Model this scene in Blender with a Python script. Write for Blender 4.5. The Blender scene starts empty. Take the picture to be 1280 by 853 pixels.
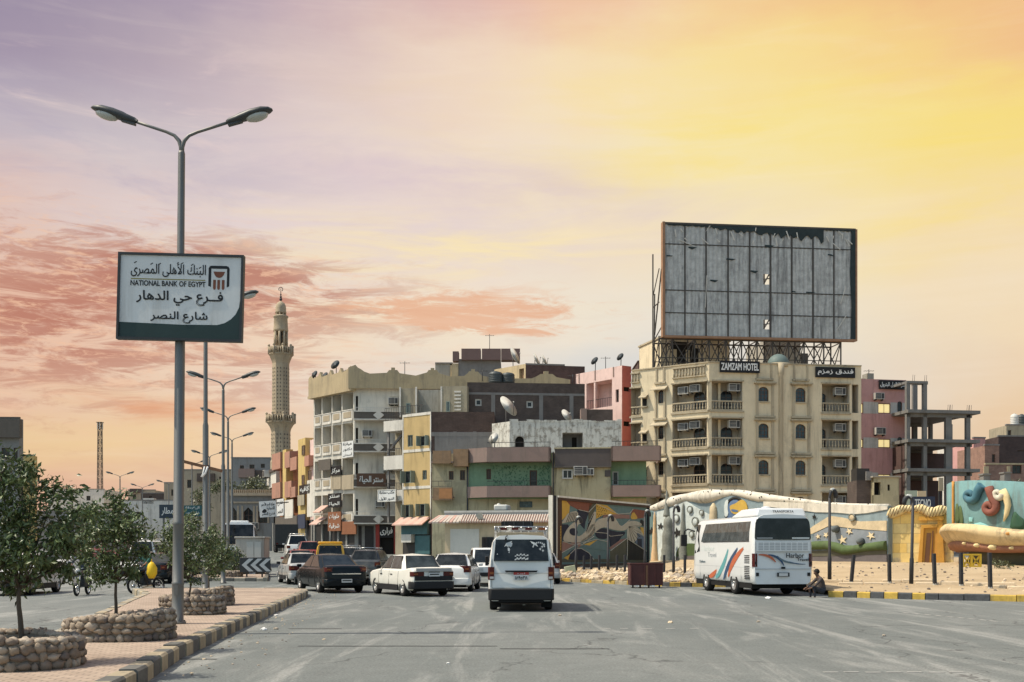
import bpy, math, random
from math import sin, cos, pi, radians, atan, atan2, sqrt, exp, floor
from mathutils import Vector, Matrix, noise
random.seed(11)
scene = bpy.context.scene
COL = scene.collection
# ------------------------------------------------------------------ camera
FP, CX, HY, CH = 1350.0, 640.0, 686.0, 1.65      # focal length in photo pixels, centre column, horizon row, eye height
cam = bpy.data.cameras.new('camera'); camo = bpy.data.objects.new('camera', cam); COL.objects.link(camo)
camo.location = (0, 0, CH); camo.rotation_euler = (radians(90), 0, 0)
cam.sensor_width = 36; cam.sensor_fit = 'HORIZONTAL'; cam.lens = 36*FP/1280
cam.shift_y = (HY-426.5)/1280; cam.clip_start = 0.1; cam.clip_end = 6000
scene.camera = camo
# ------------------------------------------------------------------ exposure
scene.view_settings.view_transform = 'Standard'; scene.view_settings.look = 'None'
scene.view_settings.exposure = 0.15; scene.view_settings.gamma = 1; scene.view_settings.use_curve_mapping = False
# ------------------------------------------------------------------ sun
SUN_EL, SUN_BACK = 57.0, 5.0
ts = Vector((-cos(radians(SUN_BACK))*cos(radians(SUN_EL)), -sin(radians(SUN_BACK))*cos(radians(SUN_EL)), sin(radians(SUN_EL))))
sl = bpy.data.lights.new('sun', 'SUN'); sl.energy = 4.4; sl.angle = radians(0.5); sl.color = (1.0, .90, .74)
so = bpy.data.objects.new('sun', sl); COL.objects.link(so); so.rotation_euler = (-ts).to_track_quat('-Z', 'Y').to_euler(); so.location = (-60, -20, 90)

def lin(c):
    return tuple((x/255/12.92 if x/255 <= .04045 else ((x/255+.055)/1.055)**2.4) for x in c)
# ------------------------------------------------------------------ node helper
class NT:
    def __init__(s, nt): s.nt = nt; s.n = nt.nodes; s.l = nt.links
    def node(s, t, **k):
        n = s.n.new(t)
        for a, b in k.items(): setattr(n, a, b)
        return n
    def put(s, sock, v):
        if hasattr(v, 'links') or isinstance(v, bpy.types.NodeSocket): s.l.new(v, sock)
        else: sock.default_value = v
    def math(s, op, a, b=0.0, c=0.0, clamp=False):
        n = s.node('ShaderNodeMath', operation=op, use_clamp=clamp)
        s.put(n.inputs[0], a); s.put(n.inputs[1], b)
        if len(n.inputs) > 2: s.put(n.inputs[2], c)
        return n.outputs[0]
    def mix(s, f, a, b, blend='MIX'):
        n = s.node('ShaderNodeMix', data_type='RGBA', blend_type=blend)
        s.put(n.inputs[0], f)
        for i, v in ((6, a), (7, b)):
            if isinstance(v, tuple): v = (v[0], v[1], v[2], 1)
            s.put(n.inputs[i], v)
        return n.outputs[2]
    def comb(s, x, y, z=0.0):
        n = s.node('ShaderNodeCombineXYZ')
        for i, v in enumerate((x, y, z)): s.put(n.inputs[i], v)
        return n.outputs[0]
    def noise(s, vec, scale, detail=4, rough=.55, dist=0.0):
        n = s.node('ShaderNodeTexNoise')
        if vec is not None: s.l.new(vec, n.inputs['Vector'])
        n.inputs['Scale'].default_value = scale; n.inputs['Detail'].default_value = detail
        n.inputs['Roughness'].default_value = rough; n.inputs['Distortion'].default_value = dist
        return n.outputs['Fac']
    def smooth(s, x, a, b, o0=0.0, o1=1.0):
        n = s.node('ShaderNodeMapRange', interpolation_type='SMOOTHSTEP')
        s.put(n.inputs[0], x)
        for i, v in ((1, a), (2, b), (3, o0), (4, o1)): s.put(n.inputs[i], v)
        return n.outputs[0]
    def maplin(s, x, a, b, o0=0.0, o1=1.0):
        n = s.node('ShaderNodeMapRange')
        s.put(n.inputs[0], x)
        for i, v in ((1, a), (2, b), (3, o0), (4, o1)): s.put(n.inputs[i], v)
        return n.outputs[0]
# ------------------------------------------------------------------ world: evening sky, described by direction (azimuth, elevation)
wd = bpy.data.worlds.new('World'); scene.world = wd; wd.use_nodes = True
wt = NT(wd.node_tree); wt.n.clear()
tc = wt.node('ShaderNodeTexCoord'); sp = wt.node('ShaderNodeSeparateXYZ'); wt.l.new(tc.outputs['Generated'], sp.inputs[0])
az = wt.math('MULTIPLY', wt.math('ARCTAN2', sp.outputs[0], sp.outputs[1]), 180/pi)
el = wt.math('MULTIPLY', wt.math('ARCSINE', sp.outputs[2]), 180/pi)
def AZ(px): return math.degrees(atan((px-CX)/FP))
def EL(px, py): return math.degrees(atan((HY-py)/sqrt(FP*FP+(px-CX)**2)))
ae = wt.comb(az, el, 0.0)
dn = wt.math('SUBTRACT', wt.noise(ae, .11, 5, .6), .5)
dn2 = wt.math('SUBTRACT', wt.noise(wt.comb(wt.math('MULTIPLY', az, .35), wt.math('ADD', el, 31.0)), .30, 6, .6), .5)
azd = wt.math('ADD', az, wt.math('MULTIPLY', dn, 10.0))
eld = wt.math('ADD', el, wt.math('MULTIPLY', dn2, 5.0))
SK = [  # photo row: colours at columns 0,200,400,640,850,1060,1280
 (-20, [(146,136,160),(174,160,178),(200,176,186),(236,192,174),(243,204,156),(242,194,140),(232,160,128)]),
 (100, [(176,162,178),(206,190,194),(228,206,200),(246,221,192),(247,227,170),(247,217,140),(240,190,140)]),
 (190, [(200,188,196),(212,203,205),(232,212,208),(242,224,204),(247,231,178),(247,225,145),(246,219,130)]),
 (300, [(222,190,180),(224,208,206),(231,214,210),(233,216,208),(246,229,190),(246,228,178),(243,216,170)]),
 (400, [(228,184,160),(232,198,178),(243,222,192),(243,229,207),(230,224,213),(239,226,201),(243,219,182)]),
 (480, [(231,192,168),(236,207,180),(238,215,195),(221,218,212),(219,217,212),(229,219,205),(237,209,174)]),
 (560, [(234,200,156),(240,206,158),(238,210,180),(228,213,199),(224,213,200),(226,210,190),(234,199,158)]),
 (640, [(226,176,150),(224,180,156),(224,186,160),(222,190,165),(222,190,165),(222,186,155),(224,180,140)])]
COLS = [0, 200, 400, 640, 850, 1060, 1280]
A0, A1 = -32.0, 32.0
fac = wt.maplin(azd, A0, A1)
cur = None; prev = None
for py, cs in reversed(SK):
    r = wt.node('ShaderNodeValToRGB'); r.color_ramp.interpolation = 'B_SPLINE'
    e = r.color_ramp.elements
    while len(e) < len(cs): e.new(.5)
    for i, (px, c) in enumerate(zip(COLS, cs)):
        e[i].position = (AZ(px)-A0)/(A1-A0); e[i].color = (*lin(c), 1)
    wt.l.new(fac, r.inputs[0])
    E_ = EL(640, py)
    if cur is None: cur = r.outputs[0]
    else: cur = wt.mix(wt.smooth(eld, prev, E_), cur, r.outputs[0])
    prev = E_
def blob(px, py, sx, sy, slope=0.0, p=1.0):
    a0, e0 = AZ(px), EL(px, py); k = 180/pi/FP
    dx = wt.math('MULTIPLY', wt.math('SUBTRACT', az, a0), 1/(sx*k))
    yy = wt.math('SUBTRACT', wt.math('SUBTRACT', el, e0), wt.math('MULTIPLY', wt.math('SUBTRACT', az, a0), slope))
    dy = wt.math('MULTIPLY', yy, 1/(sy*k))
    q = wt.math('ADD', wt.math('MULTIPLY', dx, dx), wt.math('MULTIPLY', dy, dy))
    return wt.math('POWER', 2.718, wt.math('MULTIPLY', q, -p))
def cloudn(sx, sy, scale, seed, detail=7, rough=.62, dist=.6):
    v = wt.comb(wt.math('MULTIPLY', az, sx), wt.math('MULTIPLY', el, sy), seed)
    return wt.noise(v, scale, detail, rough, dist)
# lavender band, mauve top, pink wisps, yellow streak, orange banks
n1 = cloudn(.25, 1.0, .35, 3.0)
cur = wt.mix(wt.math('MULTIPLY', blob(600, 232, 330, 46, -.16), wt.math('MULTIPLY', wt.smooth(n1, .3, .7), .8)), cur, lin((216, 196, 206)))
n2 = cloudn(.3, 1.0, .4, 8.0)
cur = wt.mix(wt.math('MULTIPLY', blob(130, 190, 260, 80), wt.math('MULTIPLY', wt.smooth(n2, .42, .68), .55)), cur, lin((182, 172, 192)))
cur = wt.mix(wt.math('MULTIPLY', blob(20, 20, 300, 100), .55), cur, lin((142, 130, 156)))
n3 = cloudn(.22, 1.1, .55, 13.0)
cur = wt.mix(wt.math('MULTIPLY', blob(190, 128, 300, 60, .02), wt.math('MULTIPLY', wt.smooth(n3, .50, .68), .6)), cur, lin((236, 212, 206)))
n4 = cloudn(.16, 1.2, .5, 21.0)
cur = wt.mix(wt.math('MULTIPLY', blob(560, 315, 330, 45), wt.math('MULTIPLY', wt.smooth(n4, .4, .66), .75)), cur, lin((252, 232, 178)))
n4 = cloudn(.2, 1.0, .3, 27.0)
cur = wt.mix(wt.math('MULTIPLY', blob(1120, 190, 420, 110, -.1), wt.math('MULTIPLY', wt.smooth(n4, .42, .66), .6)), cur, lin((250, 224, 120)))
n5 = cloudn(.42, 2.2, .55, 33.0, 9, .68, .8)
bk = wt.math('ADD', blob(40, 395, 380, 105, -.04), wt.math('MULTIPLY', blob(290, 345, 200, 38, -.12), .7))
m5 = wt.smooth(wt.math('ADD', n5, wt.math('MULTIPLY', bk, .19)), .55, .72)
cur = wt.mix(wt.math('MULTIPLY', wt.math('MINIMUM', bk, 1.0), wt.math('MULTIPLY', m5, .9)), cur, lin((186, 122, 104)))
n5b = cloudn(.55, 2.6, 1.0, 41.0, 9, .72, .9)
cur = wt.mix(wt.math('MULTIPLY', wt.math('MINIMUM', bk, 1.0), wt.math('MULTIPLY', wt.smooth(n5b, .50, .64), .7)), cur, lin((242, 196, 164)))
n6 = cloudn(.34, 1.7, .8, 52.0, 9, .70, .8)
b6 = wt.math('ADD', blob(570, 388, 165, 24, -.03), wt.math('MULTIPLY', blob(640, 415, 110, 9, -.05), .6))
m6 = wt.smooth(wt.math('ADD', n6, wt.math('MULTIPLY', b6, .30)), .58, .76)
cur = wt.mix(wt.math('MULTIPLY', m6, wt.math('MINIMUM', wt.math('MULTIPLY', b6, 1.6), .85)), cur, lin((232, 178, 144)))
n7 = cloudn(.2, 1.3, .6, 63.0, 7)
cur = wt.mix(wt.math('MULTIPLY', blob(210, 512, 120, 14), wt.math('MULTIPLY', wt.smooth(n7, .4, .62), .7)), cur, lin((226, 158, 118)))
n8 = cloudn(.13, 1.3, .8, 71.0, 7)
cur = wt.mix(wt.math('MULTIPLY', wt.smooth(n8, .45, .75), .10), cur, lin((255, 240, 222)))
sky = wt.node('ShaderNodeTexSky', sky_type='NISHITA'); sky.sun_disc = False
sky.sun_elevation = radians(SUN_EL); sky.sun_rotation = atan2(ts.x, ts.y); sky.altitude = 20; sky.dust_density = 2.0
band = wt.mix(1.0, cur, (9.0, 9.0, 9.0), 'MULTIPLY')
# the evening colours fill the low sky; higher up and towards the sun the ordinary clear sky takes over
hi = wt.smooth(el, 31.0, 52.0)
azm = wt.math('MAXIMUM', hi, wt.smooth(wt.math('ABSOLUTE', az), 60.0, 110.0))
tot = wt.mix(azm, band, wt.mix(1.0, sky.outputs[0], (1.85, 1.93, 1.75), 'MULTIPLY'))
bg = wt.node('ShaderNodeBackground'); bg.inputs[1].default_value = 0.1
wt.l.new(tot, bg.inputs[0])
wo = wt.node('ShaderNodeOutputWorld'); wt.l.new(bg.outputs[0], wo.inputs[0])
try: wd.cycles.sampling_method = 'MANUAL'; wd.cycles.sample_map_resolution = 512
except Exception: pass

# ------------------------------------------------------------------ materials
MATS = {}
def _base(name):
    m = bpy.data.materials.new(name); m.use_nodes = True
    t = NT(m.node_tree); b = t.n['Principled BSDF']; MATS[name] = m
    return m, t, b
def mat(name, col, rough=.7, var=.18, scale=3.0, metal=0.0, bump=.0, streak=0.0, streakcol=(.12, .10, .08), spec=.28, coat=0.0, fine=40.0, alpha=None):
    """Plain surface: tone varied by two sizes of noise, optional vertical streaks of dirt and fine bump."""
    m, t, b = _base(name)
    tc = t.node('ShaderNodeTexCoord'); o = tc.outputs['Object']
    n = t.noise(o, scale, 5, .6); n2 = t.noise(o, fine, 3, .6)
    f = t.math('ADD', t.math('MULTIPLY', t.math('SUBTRACT', n, .5), 2*var), t.math('MULTIPLY', t.math('SUBTRACT', n2, .5), var))
    v = t.math('ADD', 1.0, f)
    c = t.mix(1.0, tuple(col), t.comb(v, v, v), 'MULTIPLY')
    if streak:
        s = t.node('ShaderNodeMapping'); s.inputs['Scale'].default_value = (1.4, 1.4, .16)
        t.l.new(o, s.inputs[0])
        k = t.noise(s.outputs[0], 1.6, 6, .7, .4)
        big = t.noise(o, .35, 3, .5)
        k = t.math('MULTIPLY', t.smooth(k, .46, .70), t.smooth(big, .30, .55))
        c = t.mix(t.math('MULTIPLY', k, streak), c, tuple(streakcol))
        pt = t.noise(o, .55, 9, .72, .5); pt2 = t.noise(o, 2.3, 8, .75)
        c = t.mix(t.math('MULTIPLY', t.smooth(pt, .55, .60), streak*.55), c, tuple(x*.62+.02 for x in col))
        c = t.mix(t.math('MULTIPLY', t.smooth(pt2, .60, .66), streak*.5), c, tuple(x*.75+.10 for x in col))
    t.put(b.inputs['Base Color'], c)
    b.inputs['Roughness'].default_value = rough; b.inputs['Metallic'].default_value = metal
    b.inputs['Specular IOR Level'].default_value = spec; b.inputs['Coat Weight'].default_value = coat
    b.inputs['Coat Roughness'].default_value = .08
    if bump:
        bp = t.node('ShaderNodeBump'); bp.inputs['Strength'].default_value = bump; bp.inputs['Distance'].default_value = .02
        t.l.new(n2, bp.inputs['Height']); t.l.new(bp.outputs[0], b.inputs['Normal'])
    return m
def stucco(name, col, streak=.45, var=.17, sc=(.16, .14, .11)):
    return mat(name, col, .9, var, .9, bump=.35, streak=min(1, streak*1.7), streakcol=sc, fine=13, spec=.2)
def paint(name, col, coat=.6, rough=.35, dust=.2):
    """Vehicle paint under a film of road dust that is thicker near the ground."""
    m, t, b = _base(name)
    tc = t.node('ShaderNodeTexCoord'); o = tc.outputs['Object']
    n = t.noise(o, 2.2, 6, .65); s = t.node('ShaderNodeSeparateXYZ'); t.l.new(o, s.inputs[0])
    low = t.smooth(s.outputs[2], .2, 1.0, 1.0, .25)
    k = t.math('MULTIPLY', t.math('MULTIPLY', t.smooth(n, .35, .75), low), dust*1.6)
    t.put(b.inputs['Base Color'], t.mix(k, tuple(col), (.36, .31, .24)))
    t.put(b.inputs['Roughness'], t.math('ADD', rough, t.math('MULTIPLY', k, .6), clamp=True))
    b.inputs['Coat Weight'].default_value = coat; b.inputs['Coat Roughness'].default_value = .06; b.inputs['Specular IOR Level'].default_value = .15+.2*col[0]
    return m
def glass(name, col=(.015, .018, .02), rough=.06):
    m, t, b = _base(name)
    tc = t.node('ShaderNodeTexCoord'); n = t.noise(tc.outputs['Object'], 3.0, 4, .6)
    t.put(b.inputs['Base Color'], t.mix(t.smooth(n, .35, .75), tuple(col), tuple(c*1.9+.012 for c in col)))
    t.put(b.inputs['Roughness'], t.maplin(n, .3, .8, rough, rough+.14))
    b.inputs['Specular IOR Level'].default_value = .3
    return m
def brickmat(name, c1, c2, mortar, sc=1.0, w=.25, h=.07, rot=False):
    m, t, b = _base(name)
    tc = t.node('ShaderNodeTexCoord'); o = tc.outputs['Object']
    br = t.node('ShaderNodeTexBrick')
    if rot:
        t.l.new(o, br.inputs['Vector'])
    else:   # walls: run courses along whichever horizontal axis, height on z
        s = t.node('ShaderNodeSeparateXYZ'); t.l.new(o, s.inputs[0])
        t.l.new(t.comb(t.math('ADD', s.outputs[0], s.outputs[1]), s.outputs[2], 0.0), br.inputs['Vector'])
    br.inputs['Color1'].default_value = (*c1, 1); br.inputs['Color2'].default_value = (*c2, 1); br.inputs['Mortar'].default_value = (*mortar, 1)
    br.inputs['Scale'].default_value = sc; br.inputs['Brick Width'].default_value = w; br.inputs['Row Height'].default_value = h
    br.inputs['Mortar Size'].default_value = h*.12
    n = t.noise(o, 1.3, 6, .65)
    v = t.maplin(n, .25, .75, .72, 1.25)
    t.put(b.inputs['Base Color'], t.mix(1.0, br.outputs[0], t.comb(v, v, v), 'MULTIPLY'))
    b.inputs['Roughness'].default_value = .92; b.inputs['Specular IOR Level'].default_value = .2
    bp = t.node('ShaderNodeBump'); bp.inputs['Strength'].default_value = .4; bp.inputs['Distance'].default_value = .01
    t.l.new(br.outputs[1], bp.inputs['Height']); bp.invert = True; t.l.new(bp.outputs[0], b.inputs['Normal'])
    return m
def lamp(name, col, e):
    m, t, b = _base(name)
    b.inputs['Base Color'].default_value = (*col, 1); b.inputs['Emission Color'].default_value = (*col, 1); b.inputs['Emission Strength'].default_value = e
    return m
M = MATS
# ------------------------------------------------------------------ mesh builder
class MB:
    def __init__(s): s.v = []; s.f = []; s.m = []; s.s = []; s.mats = []
    def mi(s, m):
        m = MATS[m] if isinstance(m, str) else m
        if m not in s.mats: s.mats.append(m)
        return s.mats.index(m)
    def add(s, vs, fs, m, smooth=False, T=None):
        k = len(s.v); i = s.mi(m)
        for p in vs:
            p = Vector(p); s.v.append(T @ p if T is not None else p)
        for f in fs: s.f.append([k+a for a in f]); s.m.append(i); s.s.append(smooth)
        return s
    def box(s, x0, x1, y0, y1, z0, z1, m, T=None):
        vs = [(x0,y0,z0),(x1,y0,z0),(x1,y1,z0),(x0,y1,z0),(x0,y0,z1),(x1,y0,z1),(x1,y1,z1),(x0,y1,z1)]
        return s.add(vs, [(0,3,2,1),(4,5,6,7),(0,1,5,4),(1,2,6,5),(2,3,7,6),(3,0,4,7)], m, False, T)
    def hexa(s, p, m):      # 8 corners: 4 low (ccw seen from above), 4 high
        return s.add(p, [(0,3,2,1),(4,5,6,7),(0,1,5,4),(1,2,6,5),(2,3,7,6),(3,0,4,7)], m)
    def quad(s, a, b, c, d, m): return s.add([a, b, c, d], [(0,1,2,3)], m)
    def poly(s, pts, m): return s.add(pts, [tuple(range(len(pts)))], m)
    def prism(s, pts, z0, z1, m, T=None, top=None):
        n = len(pts)
        vs = [(p[0], p[1], z0) for p in pts]+[(p[0], p[1], z1) for p in pts]
        s.add(vs, [(i, (i+1) % n, n+(i+1) % n, n+i) for i in range(n)]+[tuple(reversed(range(n)))], m, False, T)
        k = len(s.v)-n
        s.f.append([k+i for i in range(n)]); s.m.append(s.mi(top or m)); s.s.append(False)
        return s
    def bar(s, a, b, w, m, h=None):
        a, b = Vector(a), Vector(b); d = b-a; L = d.length
        if L < 1e-6: return s
        q = d.to_track_quat('Z', 'Y').to_matrix().to_4x4(); T = Matrix.Translation(a) @ q
        h = h or w
        return s.box(-w/2, w/2, -h/2, h/2, 0, L, m, T)
    def tube(s, pts, r, m, n=8, cap=True, smooth=True):
        pts = [Vector(p) for p in pts]; k = len(pts); rs = r if isinstance(r, (list, tuple)) else [r]*k
        vs = []; up = None
        for i, p in enumerate(pts):
            d = (pts[min(i+1, k-1)]-pts[max(i-1, 0)]).normalized()
            if up is None: up = d.orthogonal().normalized()
            up = (up-d*up.dot(d)).normalized(); q = d.cross(up)
            for j in range(n):
                a = 2*pi*j/n; vs.append(p+(up*cos(a)+q*sin(a))*rs[i])
        fs = [(i*n+j, i*n+(j+1) % n, (i+1)*n+(j+1) % n, (i+1)*n+j) for i in range(k-1) for j in range(n)]
        s.add(vs, fs, m, smooth)
        b = len(s.v)-len(vs); mi = s.mi(m)
        if cap:
            s.f.append([b+j for j in reversed(range(n))]); s.m.append(mi); s.s.append(False)
            s.f.append([b+(k-1)*n+j for j in range(n)]); s.m.append(mi); s.s.append(False)
        return s
    def lathe(s, prof, m, n=16, T=None, smooth=True, a0=0.0, cap=True):
        vs = []; k = len(prof)
        for r, z in prof:
            for j in range(n):
                a = a0+2*pi*j/n; vs.append((r*cos(a), r*sin(a), z))
        fs = [(i*n+j, i*n+(j+1) % n, (i+1)*n+(j+1) % n, (i+1)*n+j) for i in range(k-1) for j in range(n)]
        if cap and prof[0][0] > 1e-4: fs.append(tuple(reversed(range(n))))
        if cap and prof[-1][0] > 1e-4: fs.append(tuple((k-1)*n+j for j in range(n)))
        return s.add(vs, fs, m, smooth, T)
    def ball(s, c, r, m, n=12, sc=(1, 1, 1), T=None):
        c = Vector(c); k = n//2
        prof = [(max(sin(pi*i/k), 1e-5)*r, -cos(pi*i/k)*r) for i in range(k+1)]
        X = Matrix.Translation(c) @ Matrix.Diagonal((*sc, 1))
        if T is not None: X = T @ X
        return s.lathe(prof, m, n, X)
    def build(s, name, parent=None, org=None, bevel=0, seg=2, ang=35, **kw):
        me = bpy.data.meshes.new(name)
        o_ = Vector(org) if org is not None else Vector((0, 0, 0))
        if org is None and parent is not None and parent.get('_org'): o_ = Vector(parent['_org'])
        me.from_pydata([tuple(v-o_) for v in s.v], [], s.f)
        for m in s.mats: me.materials.append(m)
        me.polygons.foreach_set('material_index', s.m); me.polygons.foreach_set('use_smooth', s.s)
        me.update()
        ob = bpy.data.objects.new(name, me); COL.objects.link(ob)
        if parent is not None:
            ob.parent = parent
            if parent.get('_org'): ob['_org'] = list(parent['_org'])
        elif org is not None: ob.location = o_
        if bevel:
            b = ob.modifiers.new('bevel', 'BEVEL'); b.width = bevel; b.segments = seg; b.limit_method = 'ANGLE'; b.angle_limit = radians(ang)
            b.harden_normals = False
            me.polygons.foreach_set('use_smooth', [True]*len(me.polygons))
            try: me.set_sharp_from_angle(angle=radians(50))
            except Exception: pass
        tag(ob, **kw)
        return ob
LABELS = {}
def tag(o, label=None, cat=None, group=None, kind=None):
    if label: o['label'] = label
    if cat: o['category'] = cat
    if group: o['group'] = group
    if kind: o['kind'] = kind
    return o
def thing(name, label, cat, loc=(0, 0, 0), group=None, world=True, rz=0.0):
    """Empty at the thing's base. world=True: children's vertices are given in world coordinates."""
    o = bpy.data.objects.new(name, None); COL.objects.link(o); o.location = loc; o.rotation_euler = (0, 0, rz)
    o.empty_display_size = .3
    if world: o['_org'] = [float(x) for x in loc]
    return tag(o, label, cat, group)
def kids(o): return [c for c in COL.objects if c.parent == o]
def copy_tree(o, parent=None):
    c = o.copy(); COL.objects.link(c)
    if parent is not None: c.parent = parent
    for ch in kids(o): copy_tree(ch, c)
    return c
# ------------------------------------------------------------------ facade frame: u along the wall, z up, w outwards
def zg(y):
    """Height of the ground: level near the camera, then a gentle rise up the street."""
    if y < 46: return 0.0
    k = min((y-46)/69, 1.0); k = k*k*(3-2*k)
    return 1.3*k+max(0, min(y, 600)-115)*.004
class Fac:
    def __init__(s, x0, y0, x1, y1):
        s.o = Vector((x0, y0, 0)); d = Vector((x1-x0, y1-y0, 0)); s.L = d.length; s.d = d/s.L
        s.n = Vector((s.d.y, -s.d.x, 0))
    @classmethod
    def at(c, pa, Da, pb, Db): return c((pa-CX)/FP*Da, Da, (pb-CX)/FP*Db, Db)
    def pt(s, u, z, w=0.0): p = s.o+s.d*u+s.n*w; return Vector((p.x, p.y, z))
    def u(s, px, w=0.0):
        k = (px-CX)/FP; o = s.o+s.n*w
        return (k*o.y-o.x)/(s.d.x-k*s.d.y)
    def z(s, py, u, w=0.0): return CH+(HY-py)/FP*(s.o.y+s.d.y*u+s.n.y*w)
    def rect(s, pa, pb, ya, yb, w=0.0):
        a, b = s.u(pa, w), s.u(pb, w); m = (a+b)/2
        return a, b, s.z(yb, m, w), s.z(ya, m, w)
    def box(s, mb, u0, u1, z0, z1, w0, w1, m):
        p = s.pt
        return mb.hexa([p(u0,z0,w1), p(u1,z0,w1), p(u1,z0,w0), p(u0,z0,w0), p(u0,z1,w1), p(u1,z1,w1), p(u1,z1,w0), p(u0,z1,w0)], m)
    def quad(s, mb, u0, u1, z0, z1, w, m): p = s.pt; return mb.quad(p(u0,z0,w), p(u1,z0,w), p(u1,z1,w), p(u0,z1,w), m)
    def wall(s, mb, u0, u1, z0, z1, holes, m, w=0.0):
        """Front wall with openings; a hole is (u0,u1,z0,z1,depth,back material or None, reveal material or None)."""
        us = sorted({u0, u1, *[min(max(h[i], u0), u1) for h in holes for i in (0, 1)]})
        zs = sorted({z0, z1, *[min(max(h[i], z0), z1) for h in holes for i in (2, 3)]})
        for a, b in zip(us, us[1:]):
            if b-a < 1e-4: continue
            run = None
            for c, d in zip(zs, zs[1:]):
                mu, mz = (a+b)/2, (c+d)/2
                solid = not any(h[0] < mu < h[1] and h[2] < mz < h[3] for h in holes)
                if solid: run = (run[0], d) if run else (c, d)
                if not solid and run: s.quad(mb, a, b, run[0], run[1], w, m); run = None
            if run: s.quad(mb, a, b, run[0], run[1], w, m)
        for h in holes:
            a, b, c, d, dep = h[:5]; back = h[5] if len(h) > 5 else None; rev = (h[6] if len(h) > 6 and h[6] else m)
            p = s.pt; w1 = w-dep
            mb.quad(p(a,c,w), p(a,d,w), p(a,d,w1), p(a,c,w1), rev); mb.quad(p(b,d,w), p(b,c,w), p(b,c,w1), p(b,d,w1), rev)
            mb.quad(p(a,d,w), p(b,d,w), p(b,d,w1), p(a,d,w1), rev); mb.quad(p(b,c,w), p(a,c,w), p(a,c,w1), p(b,c,w1), rev)
            if back: s.quad(mb, a, b, c, d, w1, back)
    def flat(s, mb, pts, w, m, th=.012):
        """Polygon given in photo columns/rows, laid on the wall as a thin raised inlay."""
        q = []
        for px, py in pts:
            u = s.u(px, w); q.append((u, s.z(py, u, w)))
        s.flatuz(mb, q, w, m, th)
    def flatuz(s, mb, q, w, m, th=.012):
        a = sum(q[i][0]*q[(i+1) % len(q)][1]-q[(i+1) % len(q)][0]*q[i][1] for i in range(len(q)))
        if a < 0: q = q[::-1]
        n = len(q)
        vs = [s.pt(u, z, w) for u, z in q]+[s.pt(u, z, w+th) for u, z in q]
        mb.add(vs, [(i, (i+1) % n, n+(i+1) % n, n+i) for i in range(n)]+[tuple(n+i for i in range(n))], m)
def smoothpoly(pts, it=2):
    for _ in range(it):
        q = []
        for i in range(len(pts)):
            a, b = pts[i], pts[(i+1) % len(pts)]
            q += [(a[0]*.75+b[0]*.25, a[1]*.75+b[1]*.25), (a[0]*.25+b[0]*.75, a[1]*.25+b[1]*.75)]
        pts = q
    return pts
# ------------------------------------------------------------------ lettering
AR = {}
def _ar(ch, base, dual=True): AR[ch] = [base, base+1, base+2, base+3] if dual else [base, base+1]
for ch, b, d in (('ا',0xFE8D,0),('أ',0xFE83,0),('ب',0xFE8F,1),('ة',0xFE93,0),('ت',0xFE95,1),('ج',0xFE9D,1),('ح',0xFEA1,1),('خ',0xFEA5,1),('د',0xFEA9,0),
                 ('ر',0xFEAD,0),('ز',0xFEAF,0),('س',0xFEB1,1),('ش',0xFEB5,1),('ص',0xFEB9,1),('ط',0xFEC1,1),('ع',0xFEC9,1),('ف',0xFED1,1),('ق',0xFED5,1),
                 ('ك',0xFED9,1),('ل',0xFEDD,1),('م',0xFEE1,1),('ن',0xFEE5,1),('ه',0xFEE9,1),('و',0xFEED,0),('ى',0xFEEF,0),('ي',0xFEF1,1),('لا',0xFEFB,0),('لأ',0xFEF7,0)):
    _ar(ch, b, d)
AR['ـ'] = [0x640]*4
def shape(t):
    g = []; i = 0
    while i < len(t):
        if t[i:i+2] in ('لا', 'لأ'): g.append(t[i:i+2]); i += 2
        else: g.append(t[i]); i += 1
    out = []
    for i, c in enumerate(g):
        if c not in AR: out.append(c); continue
        pj = i > 0 and g[i-1] in AR and len(AR[g[i-1]]) == 4
        nj = i+1 < len(g) and g[i+1] in AR and len(AR[c]) == 4
        k = 3 if pj and nj else 1 if pj else 2 if nj else 0
        out.append(chr(AR[c][k]))
    return ''.join(reversed(out))
def text_faces(t, bold=0.0, ext=.02):
    if any(c in AR for c in t): t = shape(t)
    cu = bpy.data.curves.new('lettering', 'FONT'); cu.body = t; cu.extrude = ext; cu.offset = bold; cu.resolution_u = 4
    o = bpy.data.objects.new('lettering', cu); COL.objects.link(o)
    dg = bpy.context.evaluated_depsgraph_get(); e = o.evaluated_get(dg); me = e.to_mesh()
    vs = [v.co.copy() for v in me.vertices]; fs = [tuple(p.vertices) for p in me.polygons]
    e.to_mesh_clear(); bpy.data.objects.remove(o); bpy.data.curves.remove(cu)
    return vs, fs
def lettering(F, mb, t, u0, u1, z0, z1, w, m, bold=0.0, depth=.012):
    """Writing fitted into a rectangle of the wall frame F."""
    vs, fs = text_faces(t)
    if not vs: return
    xa, xb = min(v.x for v in vs), max(v.x for v in vs); ya, yb = min(v.y for v in vs), max(v.y for v in vs)
    k = bold*(yb-ya)*(z1-z0)/(yb-ya)*.9     # heavier strokes: the letters again, shifted by a hair
    for i, (dx, dz) in enumerate(((0, 0), (k, 0), (-k, 0), (0, k), (0, -k)) if bold else ((0, 0),)):
        mb.add([F.pt(u0+dx+(v.x-xa)/(xb-xa)*(u1-u0), z0+dz+(v.y-ya)/(yb-ya)*(z1-z0), w+(depth+.0015*i if v.z > 0 else 0)) for v in vs], fs, m)
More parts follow.
